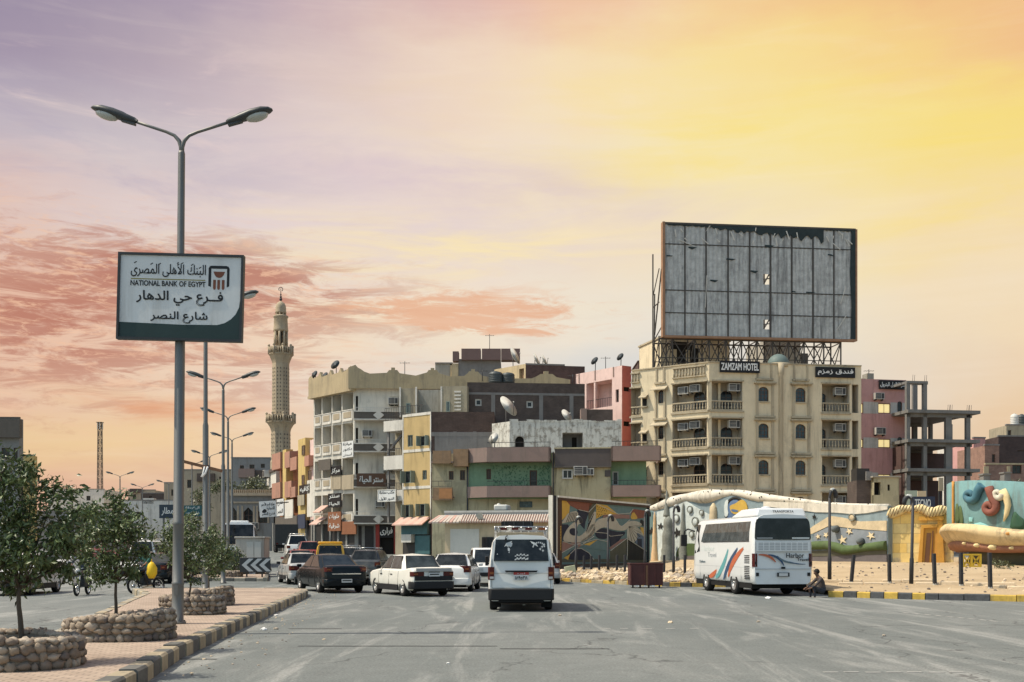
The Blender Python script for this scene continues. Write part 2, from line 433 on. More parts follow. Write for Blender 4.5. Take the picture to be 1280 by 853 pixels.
# ================================================================== shared materials
def asphalt():
    m, t, b = _base('asphalt')
    tc = t.node('ShaderNodeTexCoord'); o = tc.outputs['Object']
    mp = t.node('ShaderNodeMapping'); mp.inputs['Rotation'].default_value = (0, 0, radians(-9)); mp.inputs['Scale'].default_value = (1.0, .10, 1)
    t.l.new(o, mp.inputs[0])
    st = t.noise(mp.outputs[0], .9, 7, .68, 1.2)           # worn streaks along the traffic
    mp2 = t.node('ShaderNodeMapping'); mp2.inputs['Rotation'].default_value = (0, 0, radians(28)); mp2.inputs['Scale'].default_value = (1, .22, 1)
    t.l.new(o, mp2.inputs[0])
    st2 = t.noise(mp2.outputs[0], .55, 6, .62, 1.8)
    big = t.noise(o, .09, 5, .6); fine = t.noise(o, 26, 4, .75); mid = t.noise(o, 2.2, 6, .7)
    c = t.mix(t.smooth(big, .3, .7), (.118, .133, .129), (.166, .177, .168))
    c = t.mix(t.math('MULTIPLY', t.smooth(st, .50, .66), .5), c, (.34, .338, .315))
    c = t.mix(t.math('MULTIPLY', t.smooth(st2, .54, .70), .32), c, (.33, .328, .305))
    c = t.mix(t.math('MULTIPLY', t.smooth(t.noise(mp.outputs[0], 1.9, 6, .6), .56, .72), .30), c, (.11, .115, .112))
    dirt = t.node('ShaderNodeSeparateXYZ'); t.l.new(o, dirt.inputs[0])
    v = t.math('ADD', t.maplin(fine, .28, .72, .55, 1.40), t.math('MULTIPLY', t.math('SUBTRACT', mid, .5), .5))
    vor = t.node('ShaderNodeTexVoronoi', feature='DISTANCE_TO_EDGE'); 
    dd = t.node('ShaderNodeVectorMath', operation='ADD')
    nz = t.node('ShaderNodeTexNoise'); nz.inputs['Scale'].default_value = .8; nz.inputs['Detail'].default_value = 5
    t.l.new(o, nz.inputs['Vector'])
    sc = t.node('ShaderNodeVectorMath', operation='SCALE'); t.l.new(nz.outputs['Color'], sc.inputs[0]); sc.inputs['Scale'].default_value = 1.6
    t.l.new(o, dd.inputs[0]); t.l.new(sc.outputs[0], dd.inputs[1])
    mp3 = t.node('ShaderNodeMapping'); mp3.inputs['Scale'].default_value = (.5, .30, 1); t.l.new(dd.outputs[0], mp3.inputs[0])
    t.l.new(mp3.outputs[0], vor.inputs['Vector']); vor.inputs['Scale'].default_value = .55
    spot = t.smooth(t.noise(o, 3.2, 4, .6), .68, .74)
    c = t.mix(t.math('MULTIPLY', spot, .45), c, (.06, .06, .06))
    crack = t.math('MULTIPLY', t.smooth(vor.outputs['Distance'], .001, .010, 1.0, 0.0), t.smooth(t.noise(o, .16, 3), .42, .54))
    c = t.mix(1.0, c, t.comb(v, v, v), 'MULTIPLY')
    c = t.mix(t.math('MULTIPLY', crack, .62), c, (.035, .035, .035))
    t.put(b.inputs['Base Color'], c); b.inputs['Roughness'].default_value = .86; b.inputs['Specular IOR Level'].default_value = .3
    bp = t.node('ShaderNodeBump'); bp.inputs['Strength'].default_value = .5; bp.inputs['Distance'].default_value = .012
    t.l.new(fine, bp.inputs['Height']); t.l.new(bp.outputs[0], b.inputs['Normal'])
asphalt()
def sandmat():
    m, t, b = _base('sand')
    tc = t.node('ShaderNodeTexCoord'); o = tc.outputs['Object']
    a = t.noise(o, .35, 6, .65); f = t.noise(o, 9, 6, .75); g = t.noise(o, 40, 3, .7)
    c = t.mix(t.smooth(a, .3, .72), (.38, .285, .175), (.48, .37, .235))
    c = t.mix(t.math('MULTIPLY', t.smooth(f, .60, .74), .55), c, (.20, .145, .095))
    v = t.maplin(g, .25, .75, .8, 1.18)
    t.put(b.inputs['Base Color'], t.mix(1.0, c, t.comb(v, v, v), 'MULTIPLY'))
    b.inputs['Roughness'].default_value = .95; b.inputs['Specular IOR Level'].default_value = .15
    bp = t.node('ShaderNodeBump'); bp.inputs['Strength'].default_value = .7; bp.inputs['Distance'].default_value = .05
    t.l.new(f, bp.inputs['Height']); t.l.new(bp.outputs[0], b.inputs['Normal'])
sandmat()
mat('dust_ground', (.33, .25, .165), .95, .25, .05, bump=.3, fine=3)
brickmat('pavers', (.36, .275, .215), (.43, .335, .26), (.22, .18, .145), 1.0, .21, .105, rot=True)
mat('kerb_pale', (.36, .30, .205), .9, .5, 2.5, bump=.5, fine=14, streak=.8, streakcol=(.10, .095, .085))
mat('kerb_dark', (.12, .118, .108), .9, .6, 2.5, bump=.5, fine=14)
mat('kerb_grey', (.30, .275, .225), .9, .4, 2.0, bump=.5, fine=14)
mat('kerb_yellow', (.50, .335, .07), .85, .5, 3, bump=.3, fine=14, streak=.9, streakcol=(.12, .10, .07))
mat('kerb_black', (.075, .077, .08), .85, .6, 3, bump=.3, fine=14)
mat('stone_a', (.27, .215, .16), .85, .3, 6, bump=.4); mat('stone_b', (.195, .155, .12), .85, .3, 6, bump=.4)
mat('stone_c', (.36, .30, .235), .85, .3, 6, bump=.4); mat('stone_d', (.14, .115, .10), .85, .3, 6, bump=.4)
mat('mortar', (.17, .145, .115), .95, .3, 5, bump=.5); mat('soil', (.10, .075, .05), .95, .3, 6)
mat('pale_block', (.60, .48, .33), .9, .25, 2, bump=.4, fine=12)
mat('steel_pole', (.15, .153, .147), .5, .16, 1.2, metal=.35, streak=.5, streakcol=(.16, .12, .08)); mat('dark_metal', (.035, .038, .04), .5, .3, 3); mat('black', (.012, .012, .013), .6, .2, 4)
mat('lamp_shell', (.05, .053, .053), .45, .2, 6); mat('lamp_glass', (.42, .43, .40), .15, .1, 6)
mat('white_paint', (.72, .71, .68), .6, .12, 1.5); mat('grey_paint', (.36, .37, .37), .7, .15, 1.5)
mat('board_white', (.60, .61, .60), .5, .12, .8, streak=.45, streakcol=(.33, .31, .28)); mat('board_green', (.020, .040, .038), .45, .2, 2)
mat('ink', (.012, .014, .016), .5, .1, 4); mat('gold_ink', (.22, .19, .04), .5, .1, 4); mat('brown_ink', (.16, .055, .030), .5, .2, 4)
mat('road_white', (.29, .285, .265), .85, .5, 7)
mat('tar', (.03, .03, .031), .8, .3, 4)  # dark tone of the cast shadows painted on the road
# ================================================================== ground and roads
ROWS = [-60, -20, 0, 8, 14, 20, 28, 36, 44, 46, 49, 52, 56, 60, 65, 70, 75, 80, 86, 92, 98, 104, 110, 115, 130, 160, 200, 300, 450, 600, 1200, 3000, 5500]
def sheet(name, x0, x1, ys, dz, m, **k):
    mb = MB(); xs = [x0, x0*.3+x1*.7-0 if False else (x0+x1)/2, x1]
    vs = [(x, y, zg(y)+dz) for y in ys for x in xs]; n = len(xs)
    mb.add(vs, [(r*n+c, r*n+c+1, (r+1)*n+c+1, (r+1)*n+c) for r in range(len(ys)-1) for c in range(n-1)], m, True)
    return mb.build(name, **k)
sheet('ground', -3500, 3500, ROWS, -.06, 'dust_ground', kind='structure')
sheet('road', -75, 75, [y for y in ROWS if -20 <= y <= 300], 0, 'asphalt', kind='structure')
mb = MB()   # worn dashes at the junction
for px, py, w in ((757, 786, 12), (780, 786, 10), (808, 786.5, 14), (838, 786, 11), (868, 786, 12)):
    D = CH*FP/(py-HY); x = (px-CX)/FP*D; L = w/FP*D
    mb.box(x-L/2, x+L/2, D-.08, D+.05, .002, .006, 'road_white')
for k in range(7):
    D = 14.4+.02*sin(k*2.1); x = 4.15+k*.28; mb.box(x, x+.2, D-.05, D+.04, .002, .006, 'road_white')
for k in range(9):   # curved scrape near the right kerb
    a = k*.12; x = 10.1+.9*sin(a*1.2); D = 24.5+3.2*(1-k/8)
    mb.box(x-.035, x+.035, D-.2, D+.2, .002, .006, 'road_white')
mb.build('road_marking', kind='structure')
mb = MB()   # pole and wire shadows across the lane, painted as thin dark strips
for (xa, xb, D) in ((-3.62, -.25, 18.25), (-.2, 1.6, 17.75), (-5.0, -4.4, 16.1), (-4.6, -3.5, 22.2)):
    n = int((xb-xa)/.12)
    pts = [(xa+(xb-xa)*i/n, D+.02*noise.noise((i*.4, D, 0))) for i in range(n+1)]
    for (a, c), (b, d) in zip(pts, pts[1:]):
        w = .035+.02*noise.noise((a*3, 1, 0)); mb.quad((a, c-w, .005), (b, d-w, .005), (b, d+w, .005), (a, c+w, .005), 'tar')
mb.build('road_joint', kind='structure')
# ------------------------------------------------------------------ kerbs and medians
def polyline(pts, step):
    out = []
    for a, b in zip(pts, pts[1:]):
        a, b = Vector(a), Vector(b); n = max(1, round((b-a).length/step))
        out += [a.lerp(b, i/n) for i in range(n)]
    return out+[Vector(pts[-1])]
def kerb(name, pts, step, cols, h, w=.22, base=None, **k):
    """Row of kerb stones: each its own block, jittered a little, painted in turn."""
    mb = MB(); q = polyline(pts, step); rnd = random.Random(len(pts)*7+int(h*100))
    for i, (a, b) in enumerate(zip(q, q[1:])):
        d = (b-a).normalized(); n = Vector((-d.y, d.x)); g = .012
        a2, b2 = a+d*g, b-d*g; o = n*rnd.uniform(-.012, .012); z = base(a.x, a.y) if base else zg(a.y)
        hh = h+rnd.uniform(-.012, .012); m = cols(i, a.x, a.y) if callable(cols) else cols[i % len(cols)]
        p = [a2+o, b2+o, b2+o+n*w, a2+o+n*w]; ch = .03
        t = [a2+o+n*ch, b2+o+n*ch, b2+o+n*w, a2+o+n*w]
        mb.hexa([(v.x, v.y, z-.05) for v in p]+[(v.x, v.y, z+hh-ch) for v in p], m)
        mb.hexa([(v.x, v.y, z+hh-ch) for v in p]+[(v.x, v.y, z+hh) for v in t], m)
    return mb.build(name, kind='structure', **k)
MED = [(-3.80, 5.0), (-4.02, 9.0), (-4.49, 13.3), (-4.94, 16.0), (-5.47, 21.4), (-5.85, 25.3), (-6.40, 31.0), (-7.0, 37.0), (-7.35, 38.8), (-8.1, 39.6), (-11.0, 39.9), (-13.2, 39.6), (-13.7, 39.0)]
MEDL = [(-13.7, 39.0), (-12.0, 35.2), (-8.3, 20.0), (-6.55, 12.6), (-4.7, 5.0)]
def mcol(i, x, y):
    if y > 38.9 and x > -12.0: return 'kerb_grey'
    if x < -12.0: return ('kerb_pale', 'kerb_black')[i % 2]
    if y > 24: return ('kerb_grey', 'kerb_dark', 'kerb_grey', 'kerb_grey')[i % 4] if i % 2 else 'kerb_pale'
    return ('kerb_pale', 'kerb_dark')[i % 2]
kerb('kerb', MED, .52, mcol, .22)
kerb('kerb', MEDL, .8, lambda i, x, y: ('kerb_grey', 'kerb_pale')[i % 2], .22)
mb = MB(); cen = Vector((-7.8, 22))
inner = [Vector(p) for p in MED+MEDL[1:-1]]
pp = []
for i, p in enumerate(inner):
    a = inner[i-1]; b = inner[(i+1) % len(inner)]; d = (b-a).normalized(); pp.append(p+Vector((-d.y, d.x))*.2)
mb.prism([(p.x, p.y) for p in pp], .0, .205, 'pavers'); mb.build('pavement', kind='structure')
M2 = [(-12.0, 53.0), (-12.6, 56), (-14.0, 62), (-18, 78), (-27, 115)]; M2L = [(-31, 115), (-22, 78), (-17.6, 60), (-15.9, 53.2)]
kerb('kerb', M2[::1], .8, ['kerb_grey', 'kerb_dark'], .18); kerb('kerb', [(-15.9, 53.2), (-12.0, 53.0)], .6, ['kerb_grey', 'kerb_dark'], .18)
mb = MB(); q = [(-12.2, 53.2), (-14.2, 62), (-18.2, 78), (-27.2, 115), (-31, 115), (-22, 78), (-17.6, 60), (-15.8, 53.2)]
R_ = [(-12.2, -15.8, 53.2), (-14.1, -18.0, 62), (-18.2, -22, 78), (-22.2, -26, 95), (-27.2, -31, 115)]
mb.add([v for a, b, y in R_ for v in ((a, y, zg(y)+.17), (b, y, zg(y)+.17))], [(2*i, 2*i+2, 2*i+3, 2*i+1) for i in range(len(R_)-1)], 'pavers')
mb.build('pavement', kind='structure')
# ------------------------------------------------------------------ sandy lot on the right
KP = [(1.4, 55.5), (2.8, 52.5), (6.8, 46.6), (11.0, 45.6), (11.2, 36.5), (13, 35.1), (15.7, 33.6), (20, 31.8), (30, 27.5), (62, 12)]
def yk(x):
    for (a, b), (c, d) in zip(KP, KP[1:]):
        if a <= x <= c: return b+(d-b)*(x-a)/(c-a)
    return KP[0][1] if x < KP[0][0] else KP[-1][1]
def zlot(x, y):
    R = 24 if x > 12 else 42 if x < 8 else 42-18*(x-8)/4
    t = min(max((y-yk(x))/R, 0), 1)
    return .17+.75*t**.8
mb = MB(); xs = []; x = 1.4
while x < 62: xs.append(x); x += .28 if x < 26 else 1.5
for xx in (10.95, 11.0, 11.2, 11.25): xs.append(xx)
xs = sorted(set(xs)); NT_ = 46
for x in xs:
    y0 = yk(x)+.1
    for j in range(NT_):
        t = (j/(NT_-1))**1.7; y = y0+(112-y0)*t
        z = zlot(x, y)+(.05*noise.noise((x*1.1, y*1.1, 0))+.025*noise.noise((x*3.3, y*3.3, 4)) if j > 0 else 0)
        mb.v.append(Vector((x, y, z)))
k = len(xs)
mi = mb.mi('sand')
for i in range(k-1):
    for j in range(NT_-1): mb.f.append([i*NT_+j, (i+1)*NT_+j, (i+1)*NT_+j+1, i*NT_+j+1]); mb.m.append(mi); mb.s.append(True)
mb.build('sand_lot', kind='structure')
def rcol(i, x, y):
    if 11.15 < x < 13.0 or y > 45: return ('kerb_yellow', 'kerb_black')[i % 2]
    return ('kerb_black', 'kerb_black', 'kerb_yellow', 'kerb_black', 'kerb_black', 'kerb_yellow', 'kerb_pale')[i % 7] if x > 13 else ('kerb_yellow', 'kerb_black')[i % 2]
kerb('kerb', [(1.4, 55.6), (2.8, 52.6), (5.2, 49)], .8, ['kerb_pale', 'kerb_yellow'], .16)
kerb('kerb', [(5.2, 49), (6.8, 46.7), (11.0, 45.7)], .5, ['kerb_yellow', 'kerb_black'], .2)
kerb('kerb', [(10.72, 36.6), (11.2, 36.5), (13, 35.1), (13.7, 34.7)], .45, ['kerb_yellow', 'kerb_black'], .21)
kerb('kerb', [(13.7, 34.7), (15.7, 33.6), (20, 31.8), (30, 27.5)], .78, ['kerb_black', 'kerb_black', 'kerb_yellow', 'kerb_yellow', 'kerb_black', 'kerb_black', 'stone_a', 'stone_a', 'stone_a', 'kerb_black', 'kerb_black', 'kerb_black'], .21)
# loose stones: one uncountable mass
def rock(mb, c, r, m, rnd, flat=.6):
    ns = 6; vs = []
    for i in range(4):
        for j in range(ns):
            th = pi*(i+.5)/4; a = 2*pi*(j+.5*(i % 2))/ns; q = r*rnd.uniform(.75, 1.15)
            vs.append((c[0]+q*sin(th)*cos(a), c[1]+q*sin(th)*sin(a), c[2]-q*cos(th)*flat))
    fs = [(i*ns+j, i*ns+(j+1) % ns, (i+1)*ns+(j+1) % ns, (i+1)*ns+j) for i in range(3) for j in range(ns)]
    fs += [tuple(reversed(range(ns))), tuple(range(3*ns, 4*ns))]
    mb.add(vs, fs, m)
rnd = random.Random(5); mb = MB()
for _ in range(900):
    x = rnd.uniform(2.2, 9.5); y = yk(x)+rnd.random()**1.2*11+.3
    r = rnd.uniform(.05, .22)*(1 if rnd.random() < .85 else 1.5)
    rock(mb, (x, y, zlot(x, y)+r*.25), r, rnd.choice(['pale_block', 'pale_block', 'stone_c', 'sand', 'sand']), rnd)
for _ in range(420):
    x = rnd.uniform(10.5, 27); y = yk(x)+rnd.random()*22+.4
    r = rnd.uniform(.02, .075)
    rock(mb, (x, y, zlot(x, y)+r*.2), r, rnd.choice(['pale_block', 'stone_c', 'stone_b', 'stone_d']), rnd)
mb.build('rubble', kind='stuff', label='pale loose stones and rubble strewn over the sandy lot')
mb = MB()
for px, py, s in ((655, 757, .05), (296, 764, .07), (330, 788, .08), (345, 770, .06), (352, 764, .06), (345, 787, .06), (960, 749, .12), (948, 778, .05), (838, 779, .07), (700, 770, .05), (405, 800, .03), (560, 830, .03), (1105, 795, .04), (620, 756, .05)):
    D = CH*FP/(py-HY); rock(mb, ((px-CX)/FP*D, D, s*.25), s, rnd.choice(['pale_block', 'stone_c', 'white_paint']), rnd, .5)
for _ in range(160):
    D = rnd.uniform(14, 42); i = rnd.random(); x = -3.05-.105*D+rnd.random()**2*1.1
    rock(mb, (x, D, .005), rnd.uniform(.008, .028), rnd.choice(['stone_c', 'stone_b', 'pale_block']), rnd, .5)
mb.build('litter', kind='stuff', label='scattered grit and scraps lying along the kerb and road')
# pale edging blocks between lot and kerb
def edging(pts, label):
    mb = MB(); q = polyline(pts, .75); r2 = random.Random(3)
    for a, b in zip(q, q[1:]):
        if r2.random() < .12: continue
        d = (b-a).normalized(); n = Vector((-d.y, d.x)); o = n*r2.uniform(-.04, .04); z = zlot(a.x, a.y)-.04; a2 = a+d*.015; b2 = b-d*.015
        p = [a2+o, b2+o, b2+o+n*.3, a2+o+n*.3]; h = .15+r2.uniform(-.03, .02)
        mb.hexa([(v.x, v.y, z) for v in p]+[(v.x, v.y, z+h) for v in p], 'pale_block')
    mb.build('stone_edging', label=label, cat='edging', group='rows of edging blocks in the sand', bevel=.02)
edging([(11.9, 39.4), (14.4, 38.6), (17.4, 37.3)], 'front row of pale stone blocks along the sand behind the yellow and black kerb')
edging([(11.8, 40.9), (14.4, 39.9), (15.4, 39.5)], 'rear row of pale stone blocks running past the leaning iron posts')
edging([(16.0, 36.6), (19.0, 34.9)], 'broken row of grey and pale blocks nearest the right end of the kerb')
# ------------------------------------------------------------------ stone planters
def planter(cx, cy, L, Wd, rz, h0, h1, label):
    """Ring wall of cobbles in mortar, rounded ends, filled with earth; h0..h1 height from left to right."""
    t = thing('stone_planter', label, 'planter', (cx, cy, .205), 'cobbled planters on the median', world=False, rz=rz)
    rn = random.Random(int(cx*100)); r = Wd/2; pts = []
    def path(s):     # stadium outline by arc length
        a = L-Wd; P = 2*a+2*pi*r; s %= P
        if s < a: return Vector((-a/2+s, -r)), Vector((0, -1))
        s -= a
        if s < pi*r: th = -pi/2+s/r; return Vector((a/2+r*cos(th), r*sin(th))), Vector((cos(th), sin(th)))
        s -= pi*r
        if s < a: return Vector((a/2-s, r)), Vector((0, 1))
        s -= a; th = pi/2+s/r; return Vector((-a/2+r*cos(th), r*sin(th))), Vector((cos(th), sin(th)))
    a = L-Wd; P = 2*a+2*pi*r; N = 56; th_ = .26
    hh = lambda x: h0+(h1-h0)*((x+L/2)/L)+.03*noise.noise((x*2, cy, 0))
    mb = MB(); vs = []
    for i in range(N):
        p, n = path(P*i/N); q = p-n*th_; h = hh(p.x)
        vs += [(p.x, p.y, 0), (p.x, p.y, h-.03), (q.x, q.y, h-.03), (q.x, q.y, 0)]
    mb.add(vs, [(4*i+k, 4*((i+1) % N)+k, 4*((i+1) % N)+k+1, 4*i+k+1) for i in range(N) for k in range(3)], 'mortar')
    mb.build('mortar_wall', t)
    mb = MB(); row = 0; z = .05
    def cob(c, n, sx, sz, m, up=False):
        T = Matrix.Translation(c) @ n.to_track_quat('Y', 'Z').to_matrix().to_4x4()
        k1, k2 = rn.uniform(0, 9), rn.uniform(.85, 1.15); nn = 9; kk = 6; vs = []
        for i in range(kk+1):
            th = pi*i/kk
            for j in range(nn):
                ph = 2*pi*j/nn; q = 1+.55*noise.noise((k1+cos(ph)*sin(th)*1.5, k1+sin(ph)*sin(th)*1.5, cos(th)*1.5))
                vs.append((sx*q*sin(th)*cos(ph), .05*q*k2*sin(th)*sin(ph), sz*q*cos(th)))
        mb.add(vs, [(i*nn+j, (i+1)*nn+j, (i+1)*nn+(j+1) % nn, i*nn+(j+1) % nn) for i in range(kk) for j in range(nn)], m, True, T)
    while z < max(h0, h1)+.02:
        sz = rn.uniform(.042, .066); s = rn.uniform(0, .1)
        while s < P:
            sx = rn.uniform(.04, .10); p, n = path(s+sx)
            if z+sz*.6 < hh(p.x)+.03:
                cob(Vector((p.x, p.y, z+rn.uniform(-.012, .012)))+Vector((n.x, n.y, 0))*.0, Vector((n.x, n.y, 0)), sx*1.06, sz*rn.uniform(.75, 1.3), rn.choice(['stone_a', 'stone_b', 'stone_c', 'stone_d', 'stone_a', 'stone_b']))
            s += 2*sx*.98
        z += 1.85*sz; row += 1
    s = 0
    while s < P:     # coping cobbles
        sx = rn.uniform(.06, .1); p, n = path(s+sx)
        for d in (.05, .19):
            q = p-n*d; cob(Vector((q.x, q.y, hh(p.x)-.01)), Vector((.1, .1, 1)), sx, .07, rn.choice(['stone_a', 'stone_c', 'stone_b']))
        s += 1.9*sx
    mb.build('cobbles', t)
    mb = MB(); mb.prism([tuple(path(P*i/N)[0]-path(P*i/N)[1]*th_) for i in range(N)], 0, min(h0, h1)-.09, 'soil'); mb.build('soil', t)
    return t
planter(-6.42, 13.3, 2.15, 1.45, .06, .42, .33, 'cobbled stone planter nearest the camera on the brick median')
planter(-6.28, 17.3, 1.66, 1.3, .08, .30, .44, 'cobbled stone planter in front of the tall pole with the bank sign')
planter(-7.08, 23.95, 1.36, 1.1, .0, .38, .36, 'low cobbled stone planter just behind the pole with the bank sign')
planter(-7.75, 27.6, 1.2, 1.0, .0, .30, .48, 'cobbled stone planter farthest up the brick median')
# ================================================================== street lamps, bank sign, road signs
def street_lamp(px, D, z0, label, ring=True, lean=0.0, scale=1.0, rz=0.0):
    t = thing('street_lamp', label, 'street lamp', ((px-CX)/FP*D, D, z0), 'double headed street lamps', world=False, rz=rz)
    mb = MB(); mb.lathe([(.16, 0), (.16, .04), (.112, .05), (.112, .75), (.118, .76), (.118, .80), (.106, .81), (.102, 1.9), (.108, 1.91), (.108, 1.96), (.10, 1.97), (.095, 5.5), (.072, 5.6), (.066, 9.05), (.055, 9.1)], 'steel_pole', 14)
    for a in (0, 1, 2, 3): mb.ball((.135*cos(a*pi/2+.7), .135*sin(a*pi/2+.7), .05), .02, 'dark_metal', 6)
    mb.box(-.035, .035, -.118, -.10, .55, .75, 'steel_pole')
    mb.build('pole', t)
    for s in (-1, 1):
        pts = [(0, 0, 9.0), (s*.01, 0, 9.18), (s*.05, 0, 9.30), (s*.14, 0, 9.40), (s*.30, 0, 9.47), (s*.55, 0, 9.55), (s*.95, 0, 9.68)]
        mb = MB(); mb.tube(pts, [.045, .045, .04, .034, .03, .03, .03], 'steel_pole', 8); mb.build('arm', t)
        mb = MB()
        # cobra head: a tapering shell, flat underneath, with a bowl of glass
        T = Matrix.Translation((s*.86, 0, 9.655)) @ Matrix.Rotation(-s*radians(16), 4, 'Y') @ Matrix.Diagonal((s, 1, 1, 1))
        st = [(0, .035, .03, .045), (.06, .075, .045, .07), (.22, .10, .055, .09), (.30, .115, .06, .11), (.5, .165, .045, .125), (.72, .165, .035, .115), (.86, .11, .02, .075), (.92, .04, .0, .03)]
        vs = []; n = 10
        for x, w, lo, h in st:
            for j in range(n):
                a = 2*pi*j/n; vs.append((x, w*cos(a), (h if sin(a) > 0 else lo)*sin(a)))
        fs = [(i*n+j, i*n+(j+1) % n, (i+1)*n+(j+1) % n, (i+1)*n+j) for i in range(len(st)-1) for j in range(n)]
        if s > 0: fs = [f[::-1] for f in fs]
        fs += [tuple(range(n)), tuple(range((len(st)-1)*n, len(st)*n))]
        mb.add(vs, fs, 'lamp_shell', True, T); mb.box(.02, .30, -.05, .05, -.075, -.04, 'lamp_shell', T)
        h = mb.build('lamp_head', t)
        mb = MB(); mb.ball((.60, 0, -.045), .2, 'lamp_glass', 12, (1.15, .72, .42), T); mb.build('lamp_bowl', h)
    t.scale = (scale,)*3
    t.rotation_euler = (0, lean, rz)
    return t
street_lamp(222, 20.8, .205, 'tall double headed street lamp carrying the bank sign', lean=.0085)
street_lamp(257, 35.6, .205, 'double headed street lamp with a slanting bare crossbar low on its pole')
street_lamp(279, 50.6, zg(51), 'double headed street lamp standing between the crossbar pole and the chevron board')
street_lamp(285, 67, zg(67)+.17, 'double headed street lamp just behind the concrete kiosk')
street_lamp(290, 86, zg(86)+.17, 'fifth double headed street lamp up the avenue past the concrete kiosk')
for px, D, lab in ((150, 131, 'distant double headed street lamp nearest the lattice mast'), (178, 157, 'distant double headed street lamp above the white compound wall'), (211, 148, 'distant double headed street lamp beside the tall sign pole'),
                   (240, 112, 'distant double headed street lamp in front of the tan apartment house'), (147, 215, 'smallest distant double headed street lamp seen under a nearer one'), (262, 100, 'distant lamp half hidden behind the crossbar pole')):
    street_lamp(px, D, zg(D)-.3, lab)
# crossbar on the second pole
x2, D2 = (257-CX)/FP*35.6, 35.6
t = thing('crossbar', 'rusty slanting crossbar with white brackets strapped to the second lamp pole', 'crossbar', (x2, D2, 4.4))
zz = lambda py: CH+(HY-py)/FP*D2
xx = lambda px: (px-CX)/FP*D2
mat('rust', (.16, .085, .05), .85, .35, 5)
mb = MB(); mb.bar((xx(231), D2-.15, zz(577.5)), (xx(279), D2-.15, zz(589.5)), .10, 'rust'); mb.build('bar', t)
mb = MB(); mb.tube([(xx(262), D2-.2, zz(584)), (xx(259), D2-.2, zz(592)), (xx(255), D2-.22, zz(597))], .035, 'white_paint', 6); mb.tube([(xx(258), D2-.2, zz(584)), (xx(256), D2-.2, zz(593)), (xx(254), D2-.22, zz(597))], .03, 'white_paint', 6)
mb.lathe([(.12, -.06), (.12, .06)], 'dark_metal', 10, Matrix.Translation((x2, D2, zz(584)))); mb.build('bracket', t)
# bank sign
D = 20.62; FS = Fac.at(146.5, D, 303.5, D); zc = CH+(HY-371.5)/FP*D
t = thing('bank_sign', 'grey and dark green bank sign board on the tall lamp pole', 'sign', (FS.pt(FS.L/2, zc).x, D, zc))
L = FS.L; z0, z1 = zc-.83, zc+.83
mb = MB(); FS.box(mb, .03, L-.03, z0+.03, z1-.03, -.10, -.012, 'board_white'); mb.build('board', t)
mb = MB()
for a, b, c, d in ((0, L, z0, z0+.045), (0, L, z1-.045, z1), (0, .045, z0+.045, z1-.045), (L-.045, L, z0+.045, z1-.045)): FS.box(mb, a, b, c, d, -.12, .02, 'dark_metal')
mb.build('frame', t)
mb = MB(); q = [(.045, z0+.045), (L-.045, z0+.045), (L-.045, zc+.03), (L-.07, zc-.17), (L-.13, zc-.30), (L-.22, zc-.40), (L-.34, zc-.475), (L-.48, zc-.515), (1.2, zc-.525), (.045, zc-.50)]
FS.flatuz(mb, q, -.012, 'board_green', .004); mb.build('green_band', t)
S = lambda x: x/7.1/FP*D-FS.o.x+(140-CX)/FP*D
Zs = lambda y: CH+(HY-310-y/7.1)/FP*D
mb = MB(); R = -.012
lettering(FS, mb, 'البنك الأهلى المصرى', S(160), S(825), Zs(262), Zs(128), R, 'ink', .006, .004)
for x, y, r in ((185, 140, 1), (400, 150, 1), (690, 150, 1), (760, 175, 1), (600, 140, 1), (330, 150, 1)):
    FS.flatuz(mb, [(S(x), Zs(y)), (S(x+22), Zs(y-14)), (S(x+26), Zs(y-8)), (S(x+5), Zs(y+7))], R, 'ink', .004)
FS.box(mb, S(162), S(822), Zs(286), Zs(278), R, R+.004, 'gold_ink')
lettering(FS, mb, 'NATIONAL BANK OF EGYPT', S(160), S(825), Zs(342), Zs(296), R, 'ink', .022, .004)
lettering(FS, mb, 'فــرع حي الدهار', S(215), S(982), Zs(512), Zs(384), R, 'ink', .020, .004)
lettering(FS, mb, 'شارع النصر', S(345), S(850), Zs(668), Zs(566), R, 'ink', .020, .004)
mb.build('lettering', t)
mb = MB(); U = lambda x: S(x)
FS.flatuz(mb, [(U(850), Zs(330)), (U(850), Zs(172)), (U(862), Zs(154)), (U(880), Zs(150)), (U(1008), Zs(150)), (U(1026), Zs(156)), (U(1036), Zs(174)), (U(1036), Zs(330)), (U(1014), Zs(340)), (U(1014), Zs(176)), (U(874), Zs(176)), (U(874), Zs(340))], R, 'ink', .004)
FS.flatuz(mb, [(U(893), Zs(202)), (U(996), Zs(202)), (U(985), Zs(232)), (U(965), Zs(252)), (U(945), Zs(257)), (U(923), Zs(252)), (U(905), Zs(232))], R, 'brown_ink', .004)
for a in (893, 930, 970): FS.flatuz(mb, [(U(a), Zs(275)), (U(a+24), Zs(275)), (U(a+24), Zs(350)), (U(a+18), Zs(362)), (U(a+6), Zs(362)), (U(a), Zs(350))], R, 'brown_ink', .004)
mb.build('emblem', t)
mb = MB()
for zz_ in (zc-.5, zc+.5): FS.box(mb, L/2-.12, L/2+.12, zz_-.04, zz_+.04, -.34, -.10, 'dark_metal')
mb.build('clamp', t)
t.rotation_euler = (0, radians(1.5), 0)
